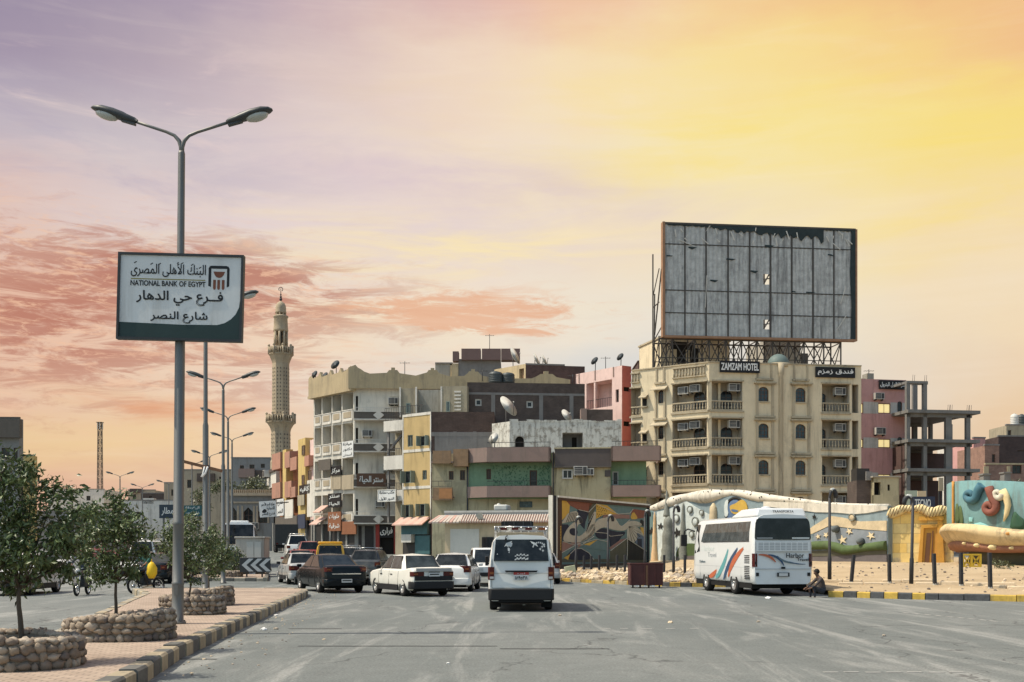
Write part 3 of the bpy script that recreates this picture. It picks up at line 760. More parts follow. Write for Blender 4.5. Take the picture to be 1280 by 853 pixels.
# chevron board
D = 54.0; FC = Fac.at(299.5, D, 338, D)
t = thing('chevron_sign', 'black board with three grey chevrons pointing left on the median tip', 'sign', FC.pt(FC.L/2, zg(D)+.17))
mb = MB(); z1, z0 = FC.z(697, 0), FC.z(716, 0); FC.box(mb, 0, FC.L, z0, z1, -.05, 0, 'dark_metal'); mb.build('board', t, bevel=.02)
mat('chevron_grey', (.42, .44, .44), .6, .15, 2)
mb = MB(); h = z1-z0
for k in range(3):
    a = .10+k*.44; m_ = (z0+z1)/2
    FC.flatuz(mb, [(a, m_), (a+.36, z1-.06), (a+.60, z1-.06), (a+.24, m_), (a+.60, z0+.06), (a+.36, z0+.06)], 0, 'chevron_grey', .008)
mb.build('chevron_marking', t)
for u in (FC.L*.22, FC.L*.72):
    mb = MB(); FC.box(mb, u-.035, u+.035, zg(D)+.1, z0+.3, -.12, -.052, 'dark_metal'); mb.build('post', t)
# concrete kiosk behind it
mat('concrete', (.40, .38, .33), .9, .2, 1.5, bump=.4, streak=.5); mat('concrete_dark', (.13, .125, .12), .9, .3, 1.5, bump=.3, streak=.4); mat('grey_door', (.44, .44, .40), .6, .1, 1)
D = 61; FK = Fac.at(294.5, D, 330, D)
t = thing('utility_kiosk', 'pale concrete utility kiosk behind the chevron board', 'kiosk', FK.pt(FK.L/2, zg(D)+.15))
z1 = FK.z(671, 0); zb = zg(D)+.15
mb = MB(); FK.box(mb, 0, FK.L, zb, z1-.1, -1.4, 0, 'concrete'); FK.box(mb, -.06, FK.L+.06, z1-.1, z1, -1.46, .06, 'concrete'); mb.build('body', t, bevel=.02)
for a, b in ((.62, 1.02), (1.06, 1.44)):
    mb = MB(); FK.box(mb, a, b, zb+.25, z1-.3, 0, .03, 'grey_door'); mb.build('door', t)
# direction signs on the avenue
mat('sign_blue', (.02, .075, .085), .5, .12, 1); mat('sign_navy', (.025, .04, .055), .5, .12, 1); mat('sign_white', (.60, .62, .60), .6, .1, 2)
def road_sign(pa, pb, ya, yb, D, m, texts, label, legs=True, tcol='sign_white'):
    F_ = Fac.at(pa, D, pb, D); t = thing('direction_sign', label, 'sign', F_.pt(F_.L/2, zg(D)))
    z1, z0 = F_.z(ya, 0), F_.z(yb, 0)
    mb = MB(); F_.box(mb, 0, F_.L, z0, z1, -.08, 0, m); mb.build('board', t)
    mb = MB(); k = len(texts)
    for i, s in enumerate(texts):
        c = z1-(i+.5)*(z1-z0)/k; hh = (z1-z0)/k*.30; lettering(F_, mb, s, F_.L*.12, F_.L*.88, c-hh, c+hh, 0, tcol, .01, .01)
    if texts: mb.build('lettering', t)
    for u in (F_.L*.2, F_.L*.8) if legs else ():
        mb = MB(); F_.box(mb, u-.06, u+.06, zg(D)-.2, z0, -.2, -.08, 'steel_pole'); mb.build('post', t)
    return t
road_sign(229, 252, 632, 645, 78, 'sign_blue', ['الغردقة', 'شارع النصر'], 'teal road sign with white writing behind the young trees')
road_sign(199, 224, 631, 648, 82, 'sign_navy', ['المطار'], 'dark navy road sign partly behind the tall sign pole')
# ================================================================== trees
def leafmat(name, c1, c2):
    m, t, b = _base(name)
    g = t.node('ShaderNodeNewGeometry'); tc = t.node('ShaderNodeTexCoord')
    n = t.noise(tc.outputs['Object'], 5.0, 3, .6)
    t.put(b.inputs['Base Color'], t.mix(t.math('ADD', t.math('MULTIPLY', g.outputs['Random Per Island'], .75), t.math('MULTIPLY', n, .3), clamp=True), c1, c2))
    b.inputs['Roughness'].default_value = .42; b.inputs['Specular IOR Level'].default_value = .5
    b.inputs['Transmission Weight'].default_value = 0.0
leafmat('leaf', (.030, .050, .016), (.125, .165, .05)); leafmat('leaf_pale', (.06, .075, .03), (.14, .15, .07)); leafmat('leaf_grey', (.07, .075, .05), (.15, .15, .10))
mat('bark', (.10, .078, .058), .9, .3, 8, bump=.5)
def leaves(blobs, n, size, m, rnd, sticky=None):
    mb = MB(); mi = mb.mi(m); tot = sum(b[3]**2.2 for b in blobs)
    clumps = []
    for b in blobs:
        k = max(3, int(95*b[3]**2.2/tot))
        for _ in range(k):
            d = Vector((rnd.gauss(0, 1), rnd.gauss(0, 1), rnd.gauss(0, 1))).normalized(); r = b[3]*rnd.uniform(.25, 1.0)
            clumps.append((Vector(b[:3])+d*r*1.12, b[3]))
    per = max(1, n//len(clumps))
    for c, R in clumps:
        s_ = min(.26*R, size*2.3)+size*.4; drift = Vector((rnd.gauss(0, .5), rnd.gauss(0, .5), rnd.gauss(-.1, .4)))
        for _ in range(int(per*rnd.uniform(.5, 1.5))):
            p = c+Vector((rnd.gauss(0, s_), rnd.gauss(0, s_), rnd.gauss(0, s_*.85)))*.75
            ax = (drift+Vector((rnd.gauss(0, .8), rnd.gauss(0, .8), rnd.gauss(-.45, .6)))).normalized(); sd = ax.orthogonal().normalized()
            sd = (Matrix.Rotation(rnd.uniform(0, 6.28), 3, ax) @ sd); up = ax.cross(sd)
            L_ = size*rnd.uniform(.7, 1.35); w = L_*.2
            k = len(mb.v)
            mb.v += [p, p+ax*L_*.45+sd*w+up*w*.35, p+ax*L_*.5, p+ax*L_*.45-sd*w+up*w*.35, p+ax*L_-up*w*.4]
            mb.f += [[k, k+1, k+2], [k, k+2, k+3], [k+1, k+4, k+2], [k+2, k+4, k+3]]; mb.m += [mi]*4; mb.s += [False]*4
    return mb
def tree(name, label, px, D, z0, blobs, n, size, trunk_r, group=None, m='leaf', seed=1, fork=None, cat='tree'):
    """blobs: (column, row, radius in photo pixels) turned into spheres of foliage around the trunk's depth."""
    rnd = random.Random(seed); x = (px-CX)/FP*D; t = thing(name, label, cat, (x, D, z0), group)
    B = []
    for (bx, by, br) in blobs:
        r = br/FP*D; B.append(((bx-CX)/FP*D, D+rnd.uniform(-.45, .45)*r*1.4, CH+(HY-by)/FP*D, r))
    zlow = min(b[2]-b[3]*.3 for b in B); fz = fork or max(zlow, z0+.3)
    mb = MB(); pts = []
    for i in range(7):
        k = i/6; pts.append((x+.03*noise.noise((k*2, seed, 0)), D+.03*noise.noise((k*2, seed, 5)), z0-.05+(fz-z0+.05)*k))
    mb.tube(pts, [trunk_r*(1.25-.45*i/6) for i in range(7)], 'bark', 8)
    for b in B:
        e = Vector(b[:3]); s = Vector(pts[-1]); mid = s.lerp(e, .5)+Vector((0, 0, -.12*b[3]))
        mb.tube([s-Vector((0, 0, .04)), mid, e], [trunk_r*.62, trunk_r*.4, trunk_r*.15], 'bark', 6)
        for _ in range(5):
            d = Vector((rnd.gauss(0, 1), rnd.gauss(0, 1), rnd.gauss(.2, 1))).normalized()*b[3]*.85
            q = s.lerp(e, rnd.uniform(.5, 1)); mb.tube([q, q+d*.5+Vector((0, 0, .03)), q+d], [trunk_r*.25, trunk_r*.17, trunk_r*.07], 'bark', 5)
    mb.build('trunk', t)
    leaves(B, n, size, m, rnd).build('crown', t)
    return t
G = 'young street trees in the stone planters'
tree('young_tree', 'tallest dark leafy young tree, growing in the planter nearest the camera', 25, 13.75, .45, [(5,590,34),(28,580,20),(-8,640,46),(35,640,40),(66,620,26),(20,690,40),(62,680,34),(88,660,30),(96,695,24),(-20,700,40),(48,714,18),(74,708,16),(4,728,14),(100,640,16),(38,610,30)], 6400, .085, .032, G, seed=3)
tree('young_tree', 'round headed young tree between the two front planters and the sign pole', 145, 17.4, .45, [(142,650,32),(118,662,28),(168,668,26),(146,626,18),(132,694,30),(160,700,24),(104,690,16),(128,722,12),(182,690,12),(166,718,10),(108,640,14)], 3900, .085, .026, G, seed=8)
tree('young_tree', 'slim young tree immediately to the right of the sign pole', 237, 24.1, .42, [(236,672,24),(216,684,20),(252,684,22),(236,654,14),(240,702,20),(206,668,14),(262,668,12),(246,722,8),(228,716,10)], 2800, .09, .022, G, seed=14)
tree('young_tree', 'smallest young tree in the farthest stone planter', 261, 27.8, .35, [(264,690,16),(278,700,14),(272,682,11),(258,704,13),(286,690,10),(270,716,9)], 1600, .09, .02, G, seed=22)
tree('young_tree', 'dark bushy young tree beside the left end of the chevron board', 293, 55, .25, [(293,690,8),(293,706,9),(289,716,7),(297,698,7)], 800, .14, .03, G, seed=31)
planter(-14.1, 54.4, 1.0, .9, .0, .3, .3, 'small cobbled planter under the bushy tree by the chevron board')
# ================================================================== posts along the lot
def lotD(px, py):
    best = None
    D = 30.0
    while D < 72:
        x = (px-CX)/FP*D
        if D > yk(x)+.2:
            y = HY+(CH-zlot(x, D))*FP/D
            if y <= py: return D
        D += .1
    return 60.0
BOL = [(703,709,697,0,'iron post nearest the white van, in front of the framed mural'),(730,716.5,695,0,'iron post between the first and second hooked lamps, left of three'),(739,716.8,695,0,'iron post in front of the dark arch of the framed mural'),(749,717,694,0,'iron post just left of the second hooked lamp'),(771,717,694,.01,'iron post to the right of the second hooked lamp'),(781,718,694,0,'iron post just left of the maroon skip'),
       (830,718,694,0,'iron post in front of the thick spiky grey column'),(856,720,694,0,'iron post at the front end of the parked coach'),(1064,729,693.6,.09,'iron post leaning right beside the hooked lamp by the sitting man'),(1112,729,693,-.03,'iron post at the left edge of the yellow temple wall'),(1168.6,731.5,692,-.05,'iron post in front of the yellow temple doorway, tilted left'),(1201.6,732.6,691,-.03,'iron post before the small yellow lattice under the bowl'),(1238,736,691,-.045,'tallest leaning iron post, under the orange rim of the bowl')]
mat('iron', (.034, .036, .04), .55, .4, 5, streak=.5, streakcol=(.13, .07, .04))
for px, yb, yt, lean, lab in BOL:
    D = lotD(px, yb); x = (px-CX)/FP*D; z = zlot(x, D); h = (yb-yt)/FP*D
    mb = MB(); mb.box(-.055, .055, -.055, .055, -.1, h-.02, 'iron'); mb.prism([(-.055, -.055), (.055, -.055), (.055, .055), (-.055, .055)], h-.02, h, 'iron'); mb.lathe([(.085, -.02), (.07, .05), (.055, .06)], 'concrete', 8)
    o = mb.build('iron_post', org=(0, 0, 0), bevel=.008); o.location = (x, D, z); o.rotation_euler = (.02, lean, .2)
    tag(o, lab, 'post', 'iron posts along the sandy lot')
LMP = [(720,717,647,'hooked park lamp at the white bird of the framed mural'),(760,715,645,'hooked park lamp in the middle of the framed mural'),(806,714,639,'hooked park lamp at the right end of the framed mural'),(842,719,633,'hooked park lamp against the thick spiky grey column'),(1037,727,613,'tall hooked park lamp beside the man sitting by the coach'),(1139,730,621,'hooked park lamp before the yellow temple wall, hooked away')]
for px, yb, yt, lab in LMP:
    D = lotD(px, yb); x = (px-CX)/FP*D; z = zlot(x, D); h = (yb-yt)/FP*D
    t = thing('park_lamp', lab, 'lamp post', (x, D, z), 'hooked lamps along the sandy lot', world=False)
    mb = MB(); mb.lathe([(.075, -.1), (.075, .9), (.055, .95), (.05, h-.25)], 'iron', 10); mb.build('pole', t)
    mb = MB(); pts = [(0, 0, h-.3)]
    for i in range(9): a = pi*i/8*1.05; pts.append((.15-.15*cos(a), -.02, h-.26+.26*sin(a)))
    mb.tube(pts, [.05, .05, .055, .06, .07, .08, .09, .095, .09, .075], 'iron', 8); mb.build('hook', t)
    mb = MB(); mb.tube([Vector(p)+Vector((0, 0, .03)) for p in pts[3:7]], .07, 'lamp_glass', 8); mb.build('cap', t)  # pale strip along the top: the hook's highlight put into the colour
    t.rotation_euler = (0, .0 if px != 1139 else -.02, pi*.15 if px != 1139 else pi*.9)
# maroon skip
mat('maroon', (.075, .026, .024), .6, .3, 2, streak=.4, streakcol=(.03, .02, .02))
D = 45.0; F_ = Fac.at(788, D, 829, D)
t = thing('rubbish_skip', 'dark maroon metal rubbish skip standing on the road by the kerb', 'skip', F_.pt(F_.L/2, 0))
z1 = CH+(HY-704)/FP*D
mb = MB(); L = F_.L; um = F_.u(817)
F_.box(mb, 0, L, .12, z1, -1.0, -.02, 'maroon'); F_.box(mb, -.03, L+.03, z1-.07, z1, -1.03, .0, 'maroon')
mb.build('body', t, bevel=.015)
mb = MB()
for u in (.02, L*.42, L*.54, L*.74, L-.06): F_.box(mb, u, u+.05, .13, z1-.075, -.022, .012, 'maroon')
mb.build('rib', t); mb = MB(); F_.box(mb, L*.47, L*.53, .13, z1-.1, -.02, .006, 'rust'); mb.build('rust_stripe', t)
for u in (.12, L-.14, .5, L-.5):
    mb = MB(); mb.lathe([(.06, -.03), (.07, 0), (.06, .03)], 'black', 10, Matrix.Translation(F_.pt(u, .07, -.15 if u in (.12, L-.14) else -.8)) @ Matrix.Rotation(pi/2, 4, 'Y')); mb.build('wheel', t)
for u in (.3, .62, .95):
    mb = MB(); F_.box(mb, u-.06, u+.06, .06, .12, -.06, -.01, 'white_paint'); mb.build('bracket', t)
# pale slab leaning by the rubble
D = 56; mb = MB(); x = (714-CX)/FP*D; mat('slab_green', (.42, .44, .30), .9, .3, 3)
mb.box(-.28, .28, -.06, .06, 0, .5, 'slab_green', Matrix.Rotation(-.18, 4, 'Y')); mb.box(-.05, .35, -.12, .2, -.05, .08, 'slab_green')
o = mb.build('stone_slab', bevel=.02); o.location = (x, D, zlot(x, D)-.02); tag(o, 'pale green stone slab propped up in the rubble near the white van', 'slab')
# ================================================================== framed mural
def pc(name, c, **k): mat(name, lin(c), .8, k.pop('var', .22), k.pop('scale', 2.5), bump=.25, fine=16, streak=k.pop('streak', .2), **k)
pc('art_yellow', (196,156,72)); pc('art_red', (128,78,62)); pc('art_olive', (88,86,70)); pc('art_teal', (98,120,118)); pc('art_white', (176,168,150)); pc('art_navy', (38,42,56)); pc('art_pink', (140,108,98)); pc('art_line', (190,184,168)); pc('art_blue', (98,112,130))
pc('frame_brown', (74,54,44)); pc('frame_slate', (36,41,46)); pc('frame_white', (208,204,192)); pc('plinth_dark', (82,70,62)); pc('art_black', (40,38,36))
FM = Fac(2.2, 60, 9.07, 72)
FM_ = FM
def zgl(F, u): p = F.pt(u, 0); return zlot(max(p.x, 1.5), p.y)
t = thing('framed_mural', 'framed mural of white birds and wings in yellow, rust and navy shapes', 'mural', FM.pt(FM.L/2, .3))
ML = FM.L; MT = 4.62
mb = MB(); FM.box(mb, .02, ML, .75, MT-.12, -.08, 0, 'art_teal'); mb.build('panel', t)
mb = MB(); FM.box(mb, 0, ML, -.1, .75, -.1, .06, 'plinth_dark'); mb.build('plinth', t)
mb = MB(); ub = FM.u(696)
FM.box(mb, .001, ub*.14, .2, MT-.0, -.2, .05, 'frame_white'); FM.box(mb, ub*.14, ub*.8, .2, MT-.001, -.19, .04, 'frame_slate'); FM.box(mb, ub*.8, ub, .2, MT-.002, -.19, .045, 'frame_white')
FM.box(mb, ub, ub+.5, .75, MT-.25, .0, .07, 'frame_brown')
FM.box(mb, ub, ML+.05, MT-.25, MT-.10, .0, .12, 'frame_brown'); FM.box(mb, ub, ML+.05, MT-.10, MT, -.12, .14, 'frame_white'); FM.box(mb, ML-.2, ML+.05, .75, MT-.25, -.1, .1, 'frame_slate')
mb.build('frame', t)
X = lambda x: 680+x/7.756
Y = lambda y: 610+y/7.756
def art(F, mb, pts, lay, m, sm=0, T=(X, Y)):
    q = [(T[0](a), T[1](b)) for a, b in pts]
    if sm: q = smoothpoly(q, sm)
    F.flat(mb, q, .0, m, .006+.006*lay)
mb = MB()
A = lambda pts, lay, m, sm=0: art(FM, mb, pts, lay, m, sm)
A([(148,100),(210,120),(250,170),(240,260),(150,330)], 1, 'art_yellow'); A([(210,120),(330,130),(470,150),(430,235),(330,212),(250,170)], 1, 'art_red')
A([(440,145),(510,150),(500,200),(430,330),(430,235)], 1, 'art_olive'); A([(505,155),(610,170),(715,255),(580,260),(505,300)], 1, 'art_yellow')
A([(610,170),(860,205),(830,260),(715,255)], 1, 'art_teal'); A([(865,205),(1000,225),(975,290),(905,300),(840,255)], 1, 'art_red'); A([(862,222),(905,285),(900,305),(830,305)], 2, 'art_yellow', 1)
A([(580,260),(715,255),(830,262),(830,300),(700,300),(560,300)], 1, 'art_pink'); A([(680,290),(830,300),(810,330),(740,385),(700,350)], 1, 'art_teal', 1)
A([(165,355),(230,355),(300,470),(260,540),(180,520)], 1, 'art_navy'); A([(325,210),(435,235),(400,330),(390,400),(320,320)], 2, 'art_navy')
A([(160,620),(180,520),(250,545),(330,470),(360,560),(260,640)], 1, 'art_pink'); A([(150,640),(310,540),(330,570),(250,650)], 2, 'art_teal'); A([(360,560),(500,500),(610,520),(610,610),(400,580)], 2, 'art_teal'); A([(380,550),(520,500),(440,560)], 3, 'art_yellow')
A([(490,430),(560,380),(700,430),(800,420),(760,480),(620,470),(600,500),(510,490)], 2, 'art_navy', 2); A([(630,470),(760,455),(720,520),(640,570)], 3, 'art_navy')
A([(640,610),(800,490),(830,560),(800,700),(640,700)], 2, 'art_olive'); A([(800,490),(990,610),(990,700),(790,700)], 2, 'art_black'); A([(640,600),(800,490),(740,500),(630,580)], 3, 'art_pink')
A([(190,700),(260,600),(350,580),(430,620),(480,700)], 3, 'art_navy', 2); A([(935,300),(975,330),(970,380),(930,350)], 2, 'art_black', 1); A([(930,380),(985,390),(985,490),(940,420)], 2, 'art_yellow'); A([(840,400),(985,480),(985,620),(870,520)], 1, 'art_blue')
A([(905,495),(945,495),(945,585),(905,560)], 4, 'art_navy'); A([(148,690),(990,690),(990,720),(148,720)], 1, 'art_olive'); A([(190,680),(250,640),(230,700)], 4, 'art_yellow')
# pale figures: two birds and a reclining form
A([(235,240),(330,220),(320,320),(230,330),(160,350),(200,290)], 4, 'art_white', 1); A([(300,330),(345,300),(370,320),(355,345),(320,360),(300,450),(340,480),(420,400),(480,330),(500,400),(470,470),(360,530),(240,530),(175,515),(200,430),(260,350)], 4, 'art_white', 2)
A([(430,330),(500,200),(500,330),(440,430),(390,460)], 4, 'art_white', 1); A([(240,400),(290,385),(330,430),(300,470),(245,450)], 5, 'art_navy', 2)
A([(500,310),(580,290),(640,275),(680,290),(740,385),(800,330),(880,315),(950,350),(930,380),(830,370),(780,420),(680,410),(620,390),(560,380),(490,430),(430,500),(330,530),(460,440)], 4, 'art_white', 2)
A([(800,400),(850,365),(920,390),(975,480),(930,450),(890,430),(905,490),(860,540),(805,480)], 5, 'art_white', 1)
for i in range(7): a = .3+i*.26; FM.flat(mb, [(X(820), Y(375)), (X(822), Y(379)), (X(820+130*sin(a)), Y(375+150*cos(a)+30)), (X(814+130*sin(a)), Y(375+150*cos(a)+30))], .03, 'art_black', .012)
for i in range(6): FM.flat(mb, [(X(250+i*13), Y(240)), (X(254+i*13), Y(240)), (X(218+i*17), Y(330)), (X(213+i*17), Y(330))], .026, 'art_black', .012)
for i in range(5): FM.flat(mb, [(X(480-i*12), Y(250+i*22)), (X(483-i*12), Y(254+i*22)), (X(445-i*8), Y(350+i*18)), (X(441-i*8), Y(347+i*18))], .026, 'art_black', .012)
def line(F, mb, pts, w, m, lay=6, T=(X, Y)):
    q = [(T[0](a), T[1](b)) for a, b in pts]
    for (a, b), (c, d) in zip(q, q[1:]):
        L_ = sqrt((c-a)**2+(d-b)**2) or 1; nx, ny = -(d-b)/L_*w, (c-a)/L_*w; lay += .02
        F.flat(mb, [(a+nx, b+ny), (c+nx, d+ny), (c-nx, d-ny), (a-nx, b-ny)], .0, m, .006+.006*lay)
for p in ([(150,640),(330,540),(500,500),(610,520)], [(250,640),(300,590),(360,590),(430,630),(480,700)], [(640,610),(800,490),(990,615)], [(805,400),(805,560),(800,700)], [(330,212),(430,235),(505,155),(715,255),(830,245),(860,205)], [(180,520),(260,545),(360,555),(480,470)], [(490,430),(600,440),(640,470),(760,455)], [(680,290),(740,385),(830,310)]): line(FM, mb, p, .28, 'art_line')
for i in range(22): FM.flat(mb, [(X(512+(i*37) % 95), Y(178+(i*53) % 110)), (X(520+(i*37) % 95), Y(176+(i*53) % 110)), (X(518+(i*37) % 95), Y(186+(i*53) % 110))], .02, 'art_black', .012)
for i in range(16): FM.flat(mb, [(X(150), Y(370+i*15)), (X(158), Y(372+i*15)), (X(158), Y(381+i*15)), (X(150), Y(379+i*15))], .02, 'art_yellow', .06)
mb.build('painting', t)
# ================================================================== long sculpted mural wall with a wavy coping
pc('cope_white', (204,197,182), var=.3, streak=.7); pc('sea_pale', (192,199,195), var=.35); pc('sea_blue', (128,143,147), var=.35); pc('sea_grey', (128,134,139), var=.35); pc('shell_beige', (196,178,146), var=.35); pc('spike_grey', (128,130,122), var=.4, scale=9); pc('spike_beige', (204,172,132)); pc('map_blue', (84,106,136)); pc('map_gold', (190,156,72)); pc('weed_green', (78,94,58), var=.4); pc('wall_base', (98,92,92), var=.3); pc('star_cream', (214,196,160)); pc('stone_ball', (92,98,98))
FW = Fac.at(806, 75, 1110, 58)
t = thing('mural_wall', 'long sculpted sea mural wall with wavy cream coping behind the coach', 'mural wall', FW.pt(FW.L/2, .7))
mid = [(806,634.5,1.5),(811,636,2.6),(818,635,4),(826,632,4.8),(834,629,5.5),(842,626.5,5.5),(850,624,5),(858,622.3,4.6),(866,621.5,5.6),(874,621.5,7),(882,621,7.4),(890,620,7),(898,618.6,5.4),(906,617.4,4.2),(914,616.6,3.6),(922,617,4),(930,618.4,4.5),(938,620.2,5),(948,622,5.2),(960,623,4.2),(975,624.4,3.6),(990,626,3.2),(1005,627.4,2.9),(1020,629,2.6),(1040,631,2.4),(1060,632,2.3),(1085,632.4,2.2),(1110,632.6,2.2)]
mb = MB(); pts = []; rs = []
for px, py, r in mid:
    u = FW.u(px); p = FW.pt(u, FW.z(py, u), -.14); pts.append(p); rs.append(r*1.2/FP*p.y)
mb.tube(pts, rs, 'cope_white', 12); cp = mb.build('coping', t)
mb = MB()
for k in range(40):
    i = random.Random(k).randrange(len(pts)-1); f = random.Random(k+50).random(); p = pts[i].lerp(pts[i+1], f); r = rs[i]*.99; a = random.Random(k+99).uniform(-.5, 1.2)
    mb.ball(p+FW.n*r*cos(a)+Vector((0, 0, r*sin(a))), .045, 'art_black', 6)
mb.build('stud', cp)
mb = MB()
for (a, b) in zip(mid, mid[1:]):   # wall under the coping
    ua, ub_ = FW.u(a[0]), FW.u(b[0]); za, zb = FW.z(a[1], ua), FW.z(b[1], ub_); p = FW.pt
    mb.hexa([p(ua, 0, 0), p(ub_, 0, 0), p(ub_, 0, -.4), p(ua, 0, -.4), p(ua, za, 0), p(ub_, zb, 0), p(ub_, zb, -.4), p(ua, za, -.4)], 'sea_blue')
mb.build('wall', t)
mb = MB()
P = lambda pts_, lay, m, sm=0: FW.flat(mb, smoothpoly(pts_, sm) if sm else pts_, 0, m, .02+.02*lay)
P([(806,636),(816,640),(820,705),(806,706)], 1, 'art_teal'); P([(822,640),(838,636),(858,626),(870,634),(888,644),(888,640),(889,706),(812,706)], 1, 'sea_pale')
P([(846,690),(852,680),(874,679),(880,692),(875,700),(846,700)], 2, 'weed_green', 2); P([(846,696),(880,694),(880,706),(846,706)], 3, 'wall_base')
P([(889,632),(905,626),(960,632),(975,640),(1018,642),(1018,704),(889,706)], 1, 'sea_blue')
P([(955,627),(1110,633),(1110,637),(1085,641.5),(1068,643),(1045,641),(1020,640.5),(1000,638),(955,633)], 2, 'cope_white'); P([(1005,668),(1017,658),(1038,645),(1052,647),(1075,652),(1109,651),(1109,664),(1080,662),(1060,660),(1038,657),(1017,667),(1005,672)], 2, 'shell_beige'); P([(1005,674),(1017,668),(1038,658),(1060,661),(1080,663),(1109,664.5),(1109,690),(1005,690)], 1, 'sea_grey')
P([(1005,690),(1109,686),(1109,703.5),(1005,704)], 2, 'wall_base'); P([(1010,689),(1109,686),(1109,693),(1010,696)], 3, 'art_olive')
mb.build('painted_field', t)
mb = MB(); q = [(1008,683,4.5),(1020,682,5.5),(1034,681.5,5.6),(1046,684,6),(1056,687.5,6),(1068,687,5.2),(1082,684.6,5),(1096,683,5.6),(1109,682,6.2)]
pp = [FW.pt(FW.u(a), FW.z(b, FW.u(a)), .06) for a, b, c in q]; mb.tube(pp, [c/FP*p.y for (a, b, c), p in zip(q, pp)], 'weed_green', 10); mb.build('green_wave', t)
def spike(px, ytop, yb, wb, wt, m, name):
    mb = MB(); u = FW.u(px); z1, z0 = FW.z(ytop, u), FW.z(yb, u); s = FW.pt(u, 0, 0).y/FP; rn = random.Random(int(px)); prof = []
    for i in range(15): k = i/14; prof.append(((wb+(wt-wb)*k**.8)*s*(1+.10*rn.uniform(-1, 1))*(1 if i < 14 else .2), z0+(z1-z0)*k))
    mb.lathe(prof, m, 9, Matrix.Translation(FW.pt(u, 0, .12)) ); mb.build(name, t)
spike(837, 645, 706, 10.5, 5.4, 'spike_grey', 'grey_column'); spike(835, 613, 646, 4.4, .7, 'spike_grey', 'grey_spike'); spike(855.5, 627, 706, 7.2, .9, 'spike_grey', 'grey_spike'); spike(820, 640, 706, 5.2, 1.2, 'spike_beige', 'beige_spike'); spike(893.5, 629, 706, 7.2, 4.8, 'shell_beige', 'beige_column'); spike(851, 688, 706, 1.3, .8, 'shell_beige', 'beige_stalk')
def star(F, mb, px, py, r, m, rot=.3, w=.05):
    q = []
    for i in range(10): a = rot+i*pi/5; k = r if i % 2 == 0 else r*.36; q.append((px+k*sin(a), py-k*cos(a)))
    F.flat(mb, q, w, m, .05)
for px, py, r, m in ((826,658,4.5,'art_black'),(847,666,6.5,'art_black'),(815,664,5,'art_black'),(1053.5,675,6,'star_cream'),(1062,664.5,4.5,'star_cream'),(1089,670,5.5,'star_cream'),(1033,669,4,'star_cream'),(1023,671,3.5,'star_cream'),(1018,646,3,'art_black')):
    mb = MB(); star(FW, mb, px, py, r, m, px*.7); mb.build('starfish', t)
def disc(F, px, py, r, w, m, rim=None, name='medallion', bulge=.1):
    u = F.u(px); c = F.pt(u, F.z(py, u), w); R = r/FP*c.y; T = Matrix.Translation(c) @ F.n.to_track_quat('Z', 'Y').to_matrix().to_4x4()
    mb = MB(); mb.lathe([(R, 0), (R*.9, bulge*.8), (R*.5, bulge*1.1), (1e-4, bulge*1.15)], m, 18, T)
    if rim: mb.lathe([(R*1.08, 0), (R*1.08, bulge*1.2), (R*.88, bulge*1.2), (R*.88, bulge*.6)], rim, 18, T)
    return mb.build(name, t)
for px, py, r in ((847,648,4.8),(864,637,4.2),(870.5,652,5.2),(878.5,641,3.4),(866,668,3.8)): disc(FW, px, py, r, .05, 'sea_pale', 'spike_grey')
disc(FW, 1067, 647, 4.5, .08, 'shell_beige', 'spike_grey'); disc(FW, 1047, 661.5, 4.7, .05, 'stone_ball', None, 'stone_ball', .35); disc(FW, 1078.5, 677, 4.4, .05, 'stone_ball', None, 'stone_ball', .35)
m_ = disc(FW, 919.5, 639.5, 17.2, .03, 'map_blue', 'art_black', 'map_medallion', .05); mb = MB()
XX = lambda x: 800+x/7.756
YY = lambda y: 605+y/7.756
for p, m in (([(830,160),(860,150),(850,230),(860,300),(825,330),(815,230)], 'sea_pale'), ([(870,215),(900,200),(930,190),(960,165),(1000,150),(1035,190),(1050,250),(1000,290),(960,300),(900,290),(880,260)], 'map_gold'), ([(885,245),(930,250),(960,262),(940,275),(890,268)], 'map_blue')):
    FW.flat(mb, smoothpoly([(XX(a), YY(b)) for a, b in p], 1), .08 if m != 'map_blue' else .10, m, .03)
mb.build('map_relief', m_)
# ================================================================== yellow temple wall
def blocks(name, cs, sc=1.0):
    m, t_, b = _base(name)
    tc = t_.node('ShaderNodeTexCoord'); s = t_.node('ShaderNodeSeparateXYZ'); t_.l.new(tc.outputs['Object'], s.inputs[0])
    br = t_.node('ShaderNodeTexBrick'); t_.l.new(t_.comb(s.outputs[0], s.outputs[2]), br.inputs['Vector'])
    br.inputs['Scale'].default_value = sc; br.inputs['Brick Width'].default_value = .62; br.inputs['Row Height'].default_value = .52; br.inputs['Mortar Size'].default_value = .012; br.inputs['Bias'].default_value = -.1
    br.inputs['Color1'].default_value = (*cs[0], 1); br.inputs['Color2'].default_value = (*cs[1], 1); br.inputs['Mortar'].default_value = (*cs[2], 1)
    n = t_.noise(tc.outputs['Object'], 1.4, 5, .65); v = t_.maplin(n, .25, .75, .75, 1.2)
    c = t_.mix(t_.smooth(t_.noise(tc.outputs['Object'], .8, 5), .56, .7), br.outputs[0], (.45, .37, .27))
    t_.put(b.inputs['Base Color'], t_.mix(1.0, c, t_.comb(v, v, v), 'MULTIPLY')); b.inputs['Roughness'].default_value = .9
blocks('temple_block', ((.74, .58, .26), (.76, .50, .13), (.42, .30, .14)))
pc('temple_door', (196,146,66)); pc('temple_brown', (104,72,50)); pc('rope_cream', (218,198,150)); pc('rope_brown', (120,92,60))
FT = Fac.at(1110, 58.3, 1192, 57.0)
